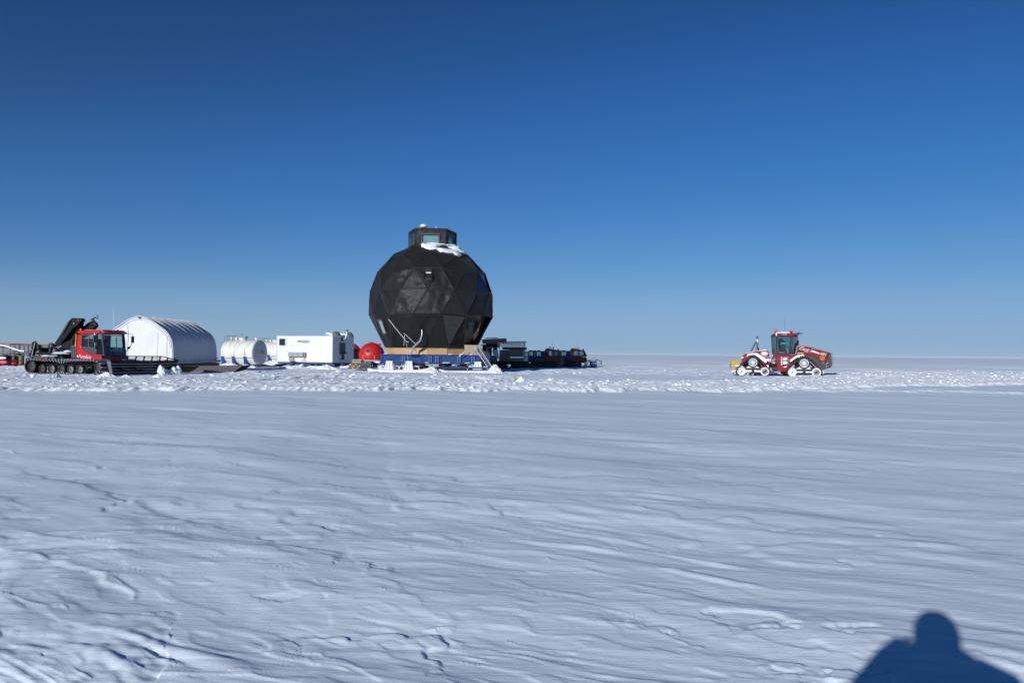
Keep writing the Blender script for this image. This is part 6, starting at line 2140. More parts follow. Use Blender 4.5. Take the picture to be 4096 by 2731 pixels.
# front body: engine side, steps, hood
MB().prism(pt([(1075, 890), (1072, 618), (1300, 618), (1400, 600), (1420, 720), (1270, 880), (1235, 900)]), -.98, .98).build('front_body', 'deepred', TR, bevel=.04)
sp_ = MB()
for cy in (645, 705, 770):
    a, b = ts(1165, cy, -1.05), ts(1275, cy, -1.05); sp_.bar((a[0], -1.1, a[1]), (b[0], -1.1, b[1]), .22, .04)
for cx in (1150, 1272):
    a, b = ts(cx, 630, -1.1), ts(cx, 770, -1.1); sp_.bar((a[0], -1.1, a[1]), (b[0], -1.1, b[1]), .05)
sp_.build('cab_steps', 'grey', TR)
ho_ = MB().prism(pt([(1415, 700), (1420, 445), (1440, 435), (1560, 452), (1700, 478), (1900, 540), (1985, 562), (1945, 700), (1925, 742), (1832, 736), (1795, 665), (1700, 625), (1550, 590), (1545, 640)], -.82), -.82, .82).build('bonnet', 'deepred', TR, bevel=.05)
MB().prism(pt([(1550, 588), (1700, 622), (1795, 665), (1832, 738), (1925, 744), (1948, 700), (1988, 560), (2012, 566), (2034, 740), (2036, 800), (2010, 830), (1860, 872), (1820, 840), (1700, 700), (1560, 660)], -.80), -.86, .86).build('lower_panel', 'charcoal', TR, bevel=.03)
gr_ = MB()
for k in range(8):
    a = ts(2022, 590 + k * 28, 0)
    gr_.box((a[0] + .02 + .003 * k, 0, a[1]), (.05, 1.5, .04))
gr_.build('front_grille', 'black', TR)
MB().prism(pt([(1425, 560), (1425, 520), (1545, 540), (1552, 592), (1430, 590)], -.84), -.86, -.83).build('air_intake', 'black', ho_)
a, b = ts(1432, 577, -.87), ts(1545, 577, -.87); MB().box(((a[0] + b[0]) / 2, -.875, a[1]), (b[0] - a[0], .02, .11)).build('marker_strip', 'orange', ho_)
rv = MB()
for cx, cy in ((1950, 745), (1940, 770), (1942, 800), (1940, 825), (1965, 745), (1900, 740), (1880, 745), (1730, 500), (1700, 495), (1780, 512)):
    a = ts(cx, cy, -.87); rv.box((a[0], -.872, a[1]), (.04, .02, .04))
rv.build('bolts', 'alu', ho_)
tilt = math.atan2(ts(1690, 545, -.83)[1] - ts(1500, 500, -.83)[1], ts(1690, 545, -.83)[0] - ts(1500, 500, -.83)[0])
def tl(s, cx, cy, size, m_='letter', shear=.3, stretch=1.0, nm='lettering', par=None):
    a = ts(cx, cy, -.83)
    return text_part(nm, s, size, m_, par or ho_, (a[0], -.84, a[1]), (R(90), -tilt, 0), shear, .014, stretch)
tl('CASE IH', 1593, 523, .27, stretch=1.22)
tl('NORDIK', 1497, 460, .12, stretch=1.15)
tl('485', 1878, 592, .30, 'cream', .25, 1.1)
tl('QUADTRAC', 1583, 553, .075, 'letter', .2, 1.0)
a, b = ts(1690, 545, -.83), ts(1822, 575, -.83)
MB().slab((a[0], -.835, a[1] - .03), (b[0], -.835, b[1] - .09), (b[0] - .02, -.835, b[1] + .02), (a[0] + .02, -.835, a[1] + .09), .012).build('silver_flash', 'alu', ho_)
a = ts(1868, 663, -.84)
e_ = MB()
for k in range(14):
    t_ = 2 * math.pi * k / 14
    e_.lathe([(0, .012), (.032, .012), (.032, 0)], (math.cos(t_) * .155, 0, math.sin(t_) * .155), 'y', 8)
eo = e_.build('sun_emblem', 'yellow', ho_, loc=(a[0], -.835, a[1]))
MB().lathe([(0, .012), (.085, .012), (.085, 0)], (0, 0, 0), 'y', 20).build('emblem_disc', 'grey', eo)
# cab
zl, zh = ts(1150, 585, -.9)[1], ts(1150, 275, -.9)[1]
xr, xr2 = ts(1025, 590, -.9)[0], ts(1005, 280, -.9)[0]
xf_, xf2 = ts(1330, 600, -.9)[0], ts(1360, 280, -.9)[0]
xg, xg2 = ts(1400, 560, -.6)[0], ts(1436, 270, -.6)[0]
MB().prism(pt([(1030, 560), (1060, 548), (1095, 555), (1130, 585), (1310, 588), (1325, 618), (1075, 620), (1035, 612)], -.9), -.9, .9).build('cab_sill', 'deepred', TR, bevel=.03)
low_ = [(xr, -.8), (xr + .35, -.92), (xf_, -.92), (xg, -.6), (xg, .6), (xf_, .92), (xr + .35, .92), (xr, .8)]
hig_ = [(xr2, -.78), (xr2 + .42, -.9), (xf2, -.9), (xg2, -.6), (xg2, .6), (xf2, .9), (xr2 + .42, .9), (xr2, .78)]
glazed_cab(TR, low_, hig_, zl, zh, 'black', 'glass', .075, {3: 'windscreen', 7: 'rear_window', 1: 'door_window', 5: 'door_window'})
MB().prism(pt([(995, 272), (1005, 245), (1040, 228), (1448, 226), (1456, 262), (1380, 268), (1300, 276)], -.9), -.98, .98).build('roof', 'deepred', TR, bevel=.05)
a = ts(1210, 251, -.98); text_part('roof_lettering', 'NORDIK', .09, 'letter', TR, (a[0], -1.0, a[1]), (R(90), 0, 0), .1, .01, 1.1)
for cx in (1062, 1327):
    a = ts(cx, 215, -.6)
    bb = MB().lathe([(0, .28), (.08, .26), (.10, .18), (.10, .05), (0, .05)], (a[0], -.6, a[1]), n=14).build('beacon', 'redlens', TR, smooth=True)
    MB().cyl((a[0], -.6, a[1] - .06), (a[0], -.6, a[1] + .05), .10, 12).build('beacon_base', 'black', bb)
a = ts(1068, 245, -1.0); MB().box((a[0], -1.0, a[1]), (.07, .04, .3)).build('roof_lamp', 'letter', TR)
a = ts(1213, 215, 0); MB().tube([(a[0], 0, a[1]), (a[0] - .02, 0, a[1] + 1.1)], .009, 5).build('whip_antenna', 'black', TR)
ma = MB()
a, b = ts(1450, 240, -1.2), ts(1520, 232, -1.2)
ma.tube([(a[0], -1.0, a[1]), (b[0], -1.3, b[1])], .04, 6); ma.prism([(a[0] - .08, a[1] - .02), (a[0] + .12, a[1] - .02), (a[0] + .1, a[1] + .18)], -.9, -.6)
mo = ma.build('mirror_arm', 'black', TR)
MB().box((ts(1412, 330, -1.0)[0], -1.05, ts(1412, 345, -1.0)[1]), (.12, .14, .55)).build('mirror_head', 'dgrey', mo)
a, b = ts(1440, 360, .5), ts(1440, 560, .5)
MB().cyl((a[0], .45, b[1]), (a[0], .45, a[1] + .05), .085, 12).build('exhaust_stack', 'black', TR)
ra = MB()
a, b = ts(1432, 450, -.9), ts(1395, 600, -.9)
ra.tube([(a[0], -.95, a[1] + .0), (a[0] - .04, -.98, (a[1] + b[1]) / 2), (b[0], -1.0, b[1])], .04, 6)
ra.build('grab_rail', 'alu', TR)
seat(TR, ts(1180, 500, 0)[0], 0, zl + .25)
MB().box((ts(1185, 470, 0)[0], .0, ts(1185, 480, 0)[1]), (.35, .5, .5)).box((ts(1320, 520, 0)[0], 0, zl + .25), (.2, 1.0, .5)).build('dashboard', 'dgrey', TR, bevel=.04)
pm = [ts(cx, cy, .5) for cx, cy in ((1110, 370), (1145, 300), (1240, 385), (1190, 425))]
MB().prism(pm, .48, .50).build('paper_sheet', 'paper', TR)
pm = [ts(cx, cy, .5) for cx, cy in ((1220, 515), (1275, 515), (1275, 580), (1220, 580))]
MB().prism(pm, .48, .50).build('paper_sheet', 'paper', TR)
sh_ = MB()
for cx, cy in ((1260, 330), (1260, 370), (1250, 470)):
    a, b = ts(cx - 35, cy, .7), ts(cx + 35, cy - 10, .7); sh_.bar((a[0], .7, a[1]), (b[0], .7, b[1]), .03)
sh_.build('cab_grille', 'black', TR)
MB().box((ts(1010, 400, 0)[0] + .03, 0, zl + .2), (.1, 1.4, .4)).build('cab_rear_console', 'black', TR)

# ---- two old red and blue tracked carriers in the dome's shadow ----------------
VY = R(-9)
cv2 = at(1850 + 1560 * .2679, 1270 + 738 * .2679, 97.5)
V = thing('tracked_carrier', 'red and dark blue tracked carrier with a front basket, rightmost of the two in shade', 'tracked vehicle', (cv2.x, cv2.y, 0), VY, 'old tracked carriers parked behind the dome')
FV = Frame(cv2.x, cv2.y, VY)
v6 = lambda cx, cy: (1850 + cx * .2679, 1270 + cy * .2679)
def vs_(cx, cy, lat=-1.1): return FV.side(*v6(cx, cy), lat)
a, b = vs_(1395, 700), vs_(1790, 700)
lp_ = belt_loop(hull_of_circles([(a[0] + .1, .45, .36), (a[0] + .5, .3, .28), (b[0] - .5, .3, .28), (b[0], .5, .3)]), 72)
for y0, y1 in ((-1.4, -.6), (.6, 1.4)):
    belt('track', lp_, y0, y1, V, cleat=.06, every=2, chh=.07, cl_m='grey')
for y in (-1.1, 1.1):
    for cx in (1410, 1468, 1538, 1600, 1658, 1730):
        wheel(V, vs_(cx, 720)[0], .33, y, .27, .2, 'rubber', 'dgrey')
MB().box(((a[0] + b[0]) / 2 + .1, 0, .75), (b[0] - a[0] + .2, 1.5, .4)).build('chassis', 'black', V)
def pv(pts, lat=-1.05): return [vs_(*p, lat) for p in pts]
bodyp = pv([(1322, 655), (1328, 500), (1400, 496), (1600, 494), (1602, 655)])
zsill, zhead = vs_(1390, 566)[1], vs_(1390, 508)[1]
x0, x3 = bodyp[0][0], bodyp[-1][0]
bb = MB()
bb.prism([(x0, vs_(1322, 665)[1]), (x3, vs_(1602, 665)[1]), (x3, zsill), (x0, zsill)], -1.05, 1.05)
bb.prism([(x0 + .03, zhead), (x3, zhead), (x3, vs_(1500, 494)[1]), (x0 + .08, vs_(1340, 498)[1])], -1.0, 1.0)
bo3 = bb.build('rear_body', 'dblue', V, bevel=.04)
wins = ((1345, 1432), (1455, 1546))
for s_ in (-1, 1):
    wl = [x0 + .03] + [vs_(c, 540)[0] for w_ in wins for c in w_] + [x3]
    pw = MB()
    for i in range(0, len(wl), 2):
        pw.prism([(wl[i], zsill), (wl[i + 1], zsill), (wl[i + 1], zhead), (wl[i], zhead)], s_ * 1.03, s_ * .95)
    pw.build('window_post', 'dblue', bo3)
    for w_ in wins:
        wa, wb2 = vs_(w_[0], 540)[0], vs_(w_[1], 540)[0]
        MB().quad((wa, s_ * 1.0, zsill), (wb2, s_ * 1.0, zsill), (wb2, s_ * 1.0, zhead), (wa, s_ * 1.0, zhead)).build('side_window', 'glass', bo3)
for cx in (1382, 1500, 1440):
    p = vs_(cx, 492); MB().box((p[0], 0, p[1]), (.35, .4, .12)).build('roof_vent', 'black', bo3)
cbp = pv([(1604, 640), (1606, 565), (1740, 575), (1800, 590), (1838, 600), (1842, 650), (1800, 680), (1700, 665)])
MB().prism(cbp, -1.05, 1.05).build('cab_body', 'oldred', V, bevel=.04)
xl, xh = vs_(1608, 570)[0], vs_(1612, 478)[0]
xm, xm2 = vs_(1728, 575)[0], vs_(1722, 480)[0]
xe, xe2 = vs_(1828, 590)[0] + .1, vs_(1800, 490)[0]
zw0, zw1 = vs_(1700, 572)[1], vs_(1700, 492)[1]
low_ = [(xl, -1.0), (xm, -1.0), (xe, -.85), (xe, .85), (xm, 1.0), (xl, 1.0)]
hig_ = [(xh, -.92), (xm2, -.92), (xe2, -.8), (xe2, .8), (xm2, .92), (xh, .92)]
glazed_cab(V, low_, hig_, zw0, zw1, 'oldred', 'glass', .10, {2: 'windscreen', 5: 'rear_window'}, skip=(5,))
MB().prism(pv([(1606, 496), (1612, 470), (1660, 464), (1735, 474), (1790, 488), (1808, 500)], -.9), -.95, .95).build('roof', 'oldred', V, bevel=.04)
MB().tube([(vs_(1612, 468)[0], -.7, vs_(1612, 462)[1]), (vs_(1640, 458)[0], -.7, vs_(1640, 456)[1]), (vs_(1730, 462)[0], -.7, vs_(1730, 462)[1])], .03, 6).build('roof_rail', 'black', V)
for cx, cy in ((1679, 462), (1730, 468)):
    p = vs_(cx, cy, 0); MB().lathe([(0, .2), (.07, .18), (.08, .03), (0, 0)], (p[0], 0, p[1] + .08), n=12).cyl((p[0], 0, p[1] - .1), (p[0], 0, p[1] + .1), .03, 8).build('beacon', 'orange' if cx < 1700 else 'grey', V)
p = vs_(1705, 470, .2); MB().tube([(p[0], .2, p[1]), (p[0] + .15, .2, p[1] + 1.15)], .008, 5).build('whip_antenna', 'black', V)
p, q_ = vs_(1805, 470, -.9), vs_(1836, 640, -.9)
MB().tube([(p[0] - .02, -.95, p[1] + .02), (p[0], -.95, p[1] - .3), (q_[0], -1.0, q_[1] + .3), (q_[0], -1.0, q_[1])], [.1, .06, .07, .07], 10).build('exhaust_pipe', 'black', V)
p = vs_(1822, 540, -1.2); MB().tube([(p[0], -1.0, p[1] + .2), (p[0] + .1, -1.3, p[1] + .15), (p[0] + .05, -1.25, p[1] - .2)], .02, 6).box((p[0] + .08, -1.3, p[1]), (.06, .16, .3)).build('mirror_arm', 'black', V)
seat(V, vs_(1670, 560)[0], -.4, zw0 + .0); seat(V, vs_(1670, 560)[0], .4, zw0 + .0)
MB().box((vs_(1800, 590)[0], 0, zw0 + .03), (.3, 1.5, .2)).build('dashboard', 'black', V)
MB().box((vs_(1842, 640)[0], 0, vs_(1842, 635)[1]), (.1, 1.6, .3)).build('front_panel', 'black', V)
V1 = copy_tree(V)
cv1 = at(1850 + 1185 * .2679, 1270 + 740 * .2679, 89.0)
V1.location = (cv1.x, cv1.y, 0.08); V1.scale = (0.925, 0.925, 0.925)
V1['label'] = 'red and dark blue tracked carrier in shade behind the stacked cargo sledge'
# reel and front basket belong to the right-hand one only
p = vs_(1400, 650, -1.35); q_ = vs_(1500, 650, -1.35)
rl_ = thing('hose_reel', 'yellow-ended drum wrapped in pale film, hanging on the side of the rightmost tracked carrier', 'reel', V.location, VY)
MB().cyl((p[0] - .08, -1.5, p[1]), (p[0] + .30, -1.5, p[1]), .38, 20).build('yellow_drum', 'yellow', rl_, smooth=True)
MB().cyl((p[0] + .30, -1.5, p[1]), (q_[0], -1.5, p[1]), .40, 20).build('film_wrap', 'foil', rl_, smooth=True)
MB().tube([(q_[0], -1.9, p[1] + .2), (q_[0] + .03, -1.92, p[1] - .2), (q_[0] - .02, -1.9, p[1] - .6)], .03, 6).build('strap_end', 'rope', rl_)
bk_ = MB()
A1, A2, A3, A4 = vs_(1838, 665, -.7), vs_(1900, 632, -.7), vs_(1990, 625, -.7), vs_(2068, 655, -.7)
B1, B2, B3 = vs_(1838, 715, -.7), vs_(1950, 712, -.7), vs_(2068, 690, -.7)
for y in (-.8, .8):
    for s_, e_ in ((A1, A2), (A2, A3), (A3, A4), (B1, B2), (B2, B3), (A4, B3), (A2, B1), (A3, B2), (A1, B1)):
        bk_.bar((s_[0], y, s_[1]), (e_[0], y, e_[1]), .05)
for s_ in (A2, A3, A4, B2, B3, B1):
    bk_.bar((s_[0], -.8, s_[1]), (s_[0], .8, s_[1]), .05)
bk_.box(((A4[0] + B3[0]) / 2, 0, (A4[1] + B3[1]) / 2 - .02), (.05, 1.6, .45), mi=1)
bko = bk_.build('front_basket', ['black', 'oldwood'], V)
for i_, (cx, yy) in enumerate(((1945, -.35), (1945, .4))):
    p = vs_(1900, 685, yy); q_ = vs_(2005, 685, yy)
    d_ = thing('fuel_drum', ['blue drum lying in the front basket of the rightmost tracked carrier, on its near side', 'blue drum lying in the front basket of the rightmost tracked carrier, on its far side'][i_], 'drum', V.location, VY, 'blue drums in the front basket')
    MB().cyl((p[0], yy, p[1]), (q_[0], yy, p[1]), .32, 20).build('barrel', 'drumblue', d_, smooth=True)
    rg = MB()
    for t_ in (.3, .62, .8):
        xx = p[0] + (q_[0] - p[0]) * t_
        rg.cyl((xx - .02, yy, p[1]), (xx + .02, yy, p[1]), .335, 20)
    rg.build('hoop', 'tarpgrey', d_)

# ------------------------------------------------------------------ stacked cargo sledge behind the dome
CRY = R(-6)
cs0 = at(1850 + 690 * .2679, 1270 + 740 * .2679, 81.0)
FS = Frame(cs0.x, cs0.y, CRY)
def cg(cx, cy, lat=-1.1): return FS.side(*v6(cx, cy), lat)
SL = thing('cargo_sledge', 'long dark sledge under the stacked crates behind the black dome', 'sledge', (cs0.x, cs0.y, 0), CRY)
x0, x1 = cg(200, 680)[0], cg(975, 680)[0]
d_ = MB().box(((x0 + x1) / 2, 0, .78), (x1 - x0, 2.4, .16))
for y in (-1, 1):
    d_.bar((x0, y, .6), (x1, y, .6), .14, .22)
d_.build('deck', 'black', SL)
for cx in (330, 530, 770, 930):
    for y in (-.9, .9):
        xx = cg(cx, 700)[0]
        MB().prism([(xx - .7, .08), (xx + .6, .06), (xx + .95, .35), (xx + .8, .4), (xx + .3, .5), (xx - .3, .5)], y - .2, y + .2).build('ski_runner', 'black', SL, bevel=.03)
a, b = cg(590, 715), cg(640, 690)
MB().tube([(a[0], -1.2, a[1]), (a[0] + .6, -1.3, a[1] + .12), (b[0] + .5, -1.2, b[1])], .04, 6).build('draw_bar', 'grey', SL)

def crate(name, x_a, x_b, z_a, z_b, y_a, y_b, m_, lab, cat='crate', slats=0, group=None, ry=0.0, frame_m=None):
    w_, d2, h_ = x_b - x_a, y_b - y_a, z_b - z_a
    o_ = thing(name, lab, cat, (0, 0, 0), CRY, group)
    p = Matrix.Rotation(CRY, 3, 'Z') @ Vector(((x_a + x_b) / 2, (y_a + y_b) / 2, 0))
    o_.location = (cs0.x + p.x, cs0.y + p.y, z_a)
    o_.rotation_euler = (0, ry, CRY)
    c_ = MB().box((0, 0, h_ / 2), (w_ - .04, d2 - .04, h_ - .02))
    c_.build('box', m_, o_)
    f_ = MB()
    t_ = .06
    for x in (-w_ / 2, w_ / 2):
        for y in (-d2 / 2, d2 / 2):
            f_.box((x, y, h_ / 2), (t_, t_, h_))
    for z in (t_ / 2, h_ - t_ / 2):
        f_.bar((-w_ / 2, -d2 / 2 - .012, z), (w_ / 2, -d2 / 2 - .012, z), t_); f_.bar((-w_ / 2, d2 / 2 + .012, z), (w_ / 2, d2 / 2 + .012, z), t_)
    for k in range(slats):
        z = h_ * (k + 1) / (slats + 1)
        f_.bar((-w_ / 2, -d2 / 2 - .012, z), (w_ / 2, -d2 / 2 - .012, z), .03, .05)
    f_.build('battens', frame_m or 'oldwood', o_)
    return o_

def cr2(name, c0, c1, ya, yb, m_, lab, **k):
    a, b = cg(c0[0], c1[1], ya), cg(c1[0], c0[1], ya)
    return crate(name, min(a[0], b[0]), max(a[0], b[0]), min(a[1], b[1]), max(a[1], b[1]), ya, yb, m_, lab, **k)
g_ = 'crates stacked on the cargo sledge'
cr2('long_crate', (300, 318), (640, 378), -1.0, .0, 'oldwood', 'long tilted beige crate on top of the load behind the dome', group=g_, ry=R(-3.5), slats=0)
cr2('timber_board', (345, 300), (510, 308), -1.0, -.2, 'wood', 'thin boards lying on the long tilted crate', cat='boards', ry=R(-3.5))
cr2('timber_crate', (545, 600), (725, 655), -1.15, .1, 'oldwood', 'low wooden crate at the bottom left of the stacked load', group=g_, slats=2)
cr2('timber_crate', (560, 485), (690, 598), -1.1, .1, 'oldwood', 'wooden crate with a dark hole above the low crate on the sledge', group=g_, slats=1)
cr2('timber_crate', (735, 600), (905, 655), -1.15, .1, 'oldwood', 'low crate under the two framed crates of the stacked load', group=g_, slats=2)
cr2('framed_crate', (710, 482), (808, 590), -1.1, .1, 'oldwood', 'pale-framed square crate, left one of the framed pair on the load', group=g_, frame_m='grey', slats=0)
cr2('framed_crate', (815, 482), (908, 590), -1.1, .1, 'oldwood', 'pale-framed slatted crate, right one of the framed pair on the load', group=g_, frame_m='grey', slats=5)
cr2('timber_crate', (600, 440), (940, 480), -.9, .3, 'black', 'flat dark crate under the aluminium frames on the load', group=g_, slats=1)
cr2('timber_crate', (410, 566), (500, 660), -1.2, -.3, 'oldwood', 'plain wooden box under the white panel behind the green tarpaulin', group=g_)
cr2('dark_bale', (350, 380), (520, 450), -.8, .6, 'black', 'dark covered bale under the long tilted crate', cat='bale')
cr2('dark_bale', (270, 400), (360, 655), -.6, .8, 'black', 'tall dark covered bale at the left end of the sledge load', cat='bale')
# rack of galvanised bars at the right end
rk = thing('bar_rack', 'rack of upright galvanised bars at the right end of the stacked load', 'rack', (cs0.x, cs0.y, 0), CRY)
o = MB()
for k in range(9):
    a, b = cg(908 + k * 8, 655, -1.1 + .2 * k), cg(910 + k * 8, 490 + (k % 3) * 8, -1.1 + .2 * k)
    o.bar((a[0], -1.1 + .2 * k, a[1]), (b[0], -1.1 + .2 * k, b[1]), .05)
for cy in (500, 560, 630):
    a, b = cg(905, cy, -1.1), cg(975, cy, .5)
    o.bar((a[0], -1.1, a[1]), (b[0], .5, b[1]), .05)
o.build('bars', 'alu', rk)
# aluminium lattice frames on top
for k, (cy, lab) in enumerate(((372, 'topmost aluminium lattice frame on the stacked load'), (396, 'second aluminium lattice frame from the top of the load'), (420, 'third aluminium lattice frame from the top of the load'), (440, 'lowest aluminium lattice frame on the stacked load'))):
    o = MB()
    xa, xb = cg(520 + 18 * k, cy, -.9), cg(952 - 12 * k, cy - (6 if k == 0 else -2), -.9)
    for y in (-.9, -.3, .3):
        o.bar((xa[0], y, xa[1]), (xb[0], y, xb[1]), .045)
        if k: o.bar((xa[0], y, xa[1] + .28), (xb[0], y, xb[1] + .28), .035)
    m_ = 14
    for i in range(m_ + 1):
        x = xa[0] + (xb[0] - xa[0]) * i / m_; z = xa[1] + (xb[1] - xa[1]) * i / m_
        o.bar((x, -.9, z), (x, .3, z), .03)
        if k and i < m_:
            x2 = xa[0] + (xb[0] - xa[0]) * (i + 1) / m_
            o.bar((x, -.9, z + (0 if i % 2 else .28)), (x2, -.9, z + (.28 if i % 2 else 0)), .025)
    q_ = o.build('lattice_frame', 'grey', None); q_.location = (cs0.x, cs0.y, 0); q_.rotation_euler = (0, 0, CRY)
    tag(q_, lab, 'metal frame', 'metal frames on the load')
for cx in (555, 690, 930):
    a, b = cg(cx, 660, -1.25), cg(cx, 375 if cx != 690 else 440, -1.25)
    o = MB().tube([(a[0], -1.25, a[1]), (b[0], -1.25, b[1])], .035, 8).build('stake', 'grey', None)
    o.location = (cs0.x, cs0.y, 0); o.rotation_euler = (0, 0, CRY)
    tag(o, {555: 'upright steel stake at the left of the crates on the load', 690: 'upright steel stake before the framed crates', 930: 'upright steel stake at the right of the metal frames'}[cx], 'stake', 'stakes holding the load')
for i_, (cxa, cxb, cya, cyb, lab) in enumerate(((383, 441, 445, 562, 'light blue upright drum beside the white leaning panel'), (455, 520, 440, 500, 'dark blue upright drum right of the light blue one'))):
    a, b = cg(cxa, cyb, -.6), cg(cxb, cya, -.6)
    r_ = (b[0] - a[0]) / 2
    d_ = thing('plastic_drum', lab, 'drum', (0, 0, 0), CRY, 'blue drums on the sledge load')
    p = Matrix.Rotation(CRY, 3, 'Z') @ Vector((a[0] + r_, -.6, 0)); d_.location = (cs0.x + p.x, cs0.y + p.y, a[1])
    h_ = b[1] - a[1]
    M_ = 'drumblue'
    MB().lathe([(0, 0), (r_ * .95, 0), (r_, .04), (r_, h_ * .3), (r_ * 1.04, h_ * .32), (r_, h_ * .34), (r_, h_ * .64), (r_ * 1.04, h_ * .66), (r_, h_ * .68), (r_, h_ - .04), (r_ * .93, h_), (0, h_ - .02)][::-1], n=24).build('barrel', M_, d_, smooth=True)
    MB().lathe([(0, .03), (.06, .03), (.06, 0)], (r_ * .5, 0, h_ - .02), n=10).build('bung', 'black', d_)
a = [cg(cx, cy, -1.3) for cx, cy in ((440, 492), (528, 482), (552, 620), (468, 570))]
o = MB().prism(a, -1.34, -1.28).build('white_board', 'white', None); o.location = (cs0.x, cs0.y, 0); o.rotation_euler = (0, 0, CRY)
tag(o, 'white panel leaning against the drums behind the green tarpaulin', 'panel')
for i_, (c0_, c1_) in enumerate((((560, 735), (790, 742)), ((960, 735), (1140, 735)))):
    pass
hs2 = MB()
p = [cg(cx, cy, -1.8) for cx, cy in ((1020, 735), (1050, 755), (1100, 758), (1140, 735))]
hs2.tube([(q_[0], -1.8, max(q_[1], .06)) for q_ in p], .05, 6)
o = hs2.build('hose', 'black', None); o.location = (cs0.x, cs0.y, 0); o.rotation_euler = (0, 0, CRY)
tag(o, 'black hose looping on the snow between the two tracked carriers', 'hose')

# ------------------------------------------------------------------ pipe stack, drums left of the groomer
PY = R(4)
ps0 = at(60, 1468, 69.0)
FP_ = Frame(ps0.x, ps0.y, PY)
c1p = lambda cx, cy: (cx * .0956, 1350 + cy * .0956)
def pp_(cx, cy, lat=0.0): return FP_.side(*c1p(cx, cy), lat)
LS = thing('pipe_sledge', 'low sledge carrying bars and drums at the left edge, behind the groomer', 'sledge', (ps0.x, ps0.y, 0), PY)
a, b = pp_(-400, 1200), pp_(1500, 1200)
MB().box(((a[0] + b[0]) / 2, 1.0, .16), (b[0] - a[0] + 2, 2.4, .12)).build('deck', 'black', LS)
MB().bar((a[0] - 1, 0, .1), (b[0] + 1, 0, .1), .2, .16).bar((a[0] - 1, 2, .1), (b[0] + 1, 2, .1), .2, .16).build('runner', 'black', LS)
def lbar(name, p0, p1, r_, m_, lab, lat=.5, cat='bar', group='bars stacked on the left sledge', box=False):
    a, b = pp_(*p0, lat), pp_(*p1, lat)
    o_ = MB()
    if box: o_.bar((a[0], lat, a[1]), (b[0], lat, b[1]), r_ * 2, r_ * 2)
    else: o_.tube([(a[0], lat, a[1]), (b[0], lat, b[1])], r_, 10)
    q_ = o_.build(name, m_, None, smooth=not box)
    q_.location = (ps0.x, ps0.y, 0); q_.rotation_euler = (0, 0, PY)
    return tag(q_, lab, cat, group)
lbar('brown_pipe', (-900, 200), (2260, 285), .062, 'terracotta', 'long orange-brown pipe, nearest of the pair on top of the bar stack', .2, 'pipe', 'brown pipes')
lbar('brown_pipe', (-900, 205), (2290, 300), .062, 'terracotta', 'long orange-brown pipe just behind the nearest one on the bar stack', .45, 'pipe', 'brown pipes')
tag(MB().box((0, 0, 0), (.35, .2, .12)).build('red_flag', 'red', None, loc=Matrix.Rotation(PY, 3, 'Z') @ Vector((pp_(2240, 295, .3)[0], .3, 0)) + Vector((ps0.x, ps0.y, pp_(2240, 295, .3)[1] - .02))), 'small red cloth tied to the end of the brown pipes', 'cloth')
rows_ = ((330, 2300), (375, 2300), (415, 2350), (455, 2350), (500, 2350), (545, 2350))
for i_, (cy, xe_) in enumerate(rows_):
    for j_ in range(3):
        m_ = 'tarpgrey' if j_ == 0 and i_ % 2 == 0 else 'dgrey'
        lbar('aluminium_bar', (-900, cy - 6 * j_), (xe_ - 120 * ((i_ + j_) % 3), cy + 22), .026, m_, ['first', 'second', 'third', 'fourth', 'fifth', 'sixth'][i_] + ' layer from the top of the pale bar stack, ' + ['front bar', 'middle bar', 'back bar'][j_], .55 + .35 * j_, 'bar', 'pale bars in the stack', box=True)
for i_, cy in enumerate((600, 660, 720, 770)):
    for j_ in range(2):
        lbar('dark_timber', (-900, cy), (1180 - 60 * i_, cy + 10), .045, 'dgrey' if (i_ + j_) % 2 else 'oldwood', ['topmost', 'second', 'third', 'lowest'][i_] + ' dark bar under the pale bars, ' + ['in front', 'behind'][j_], .5 + .5 * j_, 'bar', 'dark bars in the stack', box=True)
# white bent strip and hoops that hold the stack
a = [pp_(cx, cy, -.1) for cx, cy in ((-500, 250), (0, 310), (150, 335), (400, 410), (650, 490), (850, 550), (1000, 575))]
o = MB()
for i in range(len(a) - 1):
    o.bar((a[i][0], -.1, a[i][1]), (a[i + 1][0], -.1, a[i + 1][1]), .03, .10)
q_ = o.build('white_strip', 'letter', None); q_.location = (ps0.x, ps0.y, 0); q_.rotation_euler = (0, 0, PY)
tag(q_, 'bent white strip sagging in front of the pale bar stack', 'strip')
for i_, cx in enumerate((-300, 430, 800, 1180)):
    a, b = pp_(cx, 800, .1), pp_(cx - 10, 300, .1)
    o = MB().bar((a[0], .12, .2), (b[0], .12, b[1]), .08).bar((a[0], 1.7, .2), (b[0], 1.7, b[1]), .08).bar((b[0], .12, b[1] + .02), (b[0], 1.7, b[1] + .02), .07)
    q_ = o.build('stack_stanchion', 'dgrey', None); q_.location = (ps0.x, ps0.y, 0); q_.rotation_euler = (0, 0, PY)
    tag(q_, ['dark stanchion at the frame edge of the bar stack', 'dark stanchion above the white-topped drum', 'dark stanchion left of the groomer rear', 'dark stanchion behind the groomer lift frame'][i_], 'stanchion', 'stanchions of the bar stack')
o = MB()
rn = random.Random(6)
for k in range(14):
    cx, cy = rn.uniform(0, 950), rn.uniform(560, 760)
    a = pp_(cx, cy, -.15)
    o.tube([(a[0], -.15, a[1]), (a[0] + rn.uniform(.1, .5), -.2, a[1] + rn.uniform(-.1, .15)), (a[0] + rn.uniform(.4, 1.0), -.1, a[1] + rn.uniform(-.15, .1))], .025, 5, rn.choice((0, 0, 1)))
q_ = o.build('rope_tangle', ['black', 'grey'], None); q_.location = (ps0.x, ps0.y, 0); q_.rotation_euler = (0, 0, PY)
tag(q_, 'dark tangle of lashings in front of the bar stack', 'lashings', kind='stuff')
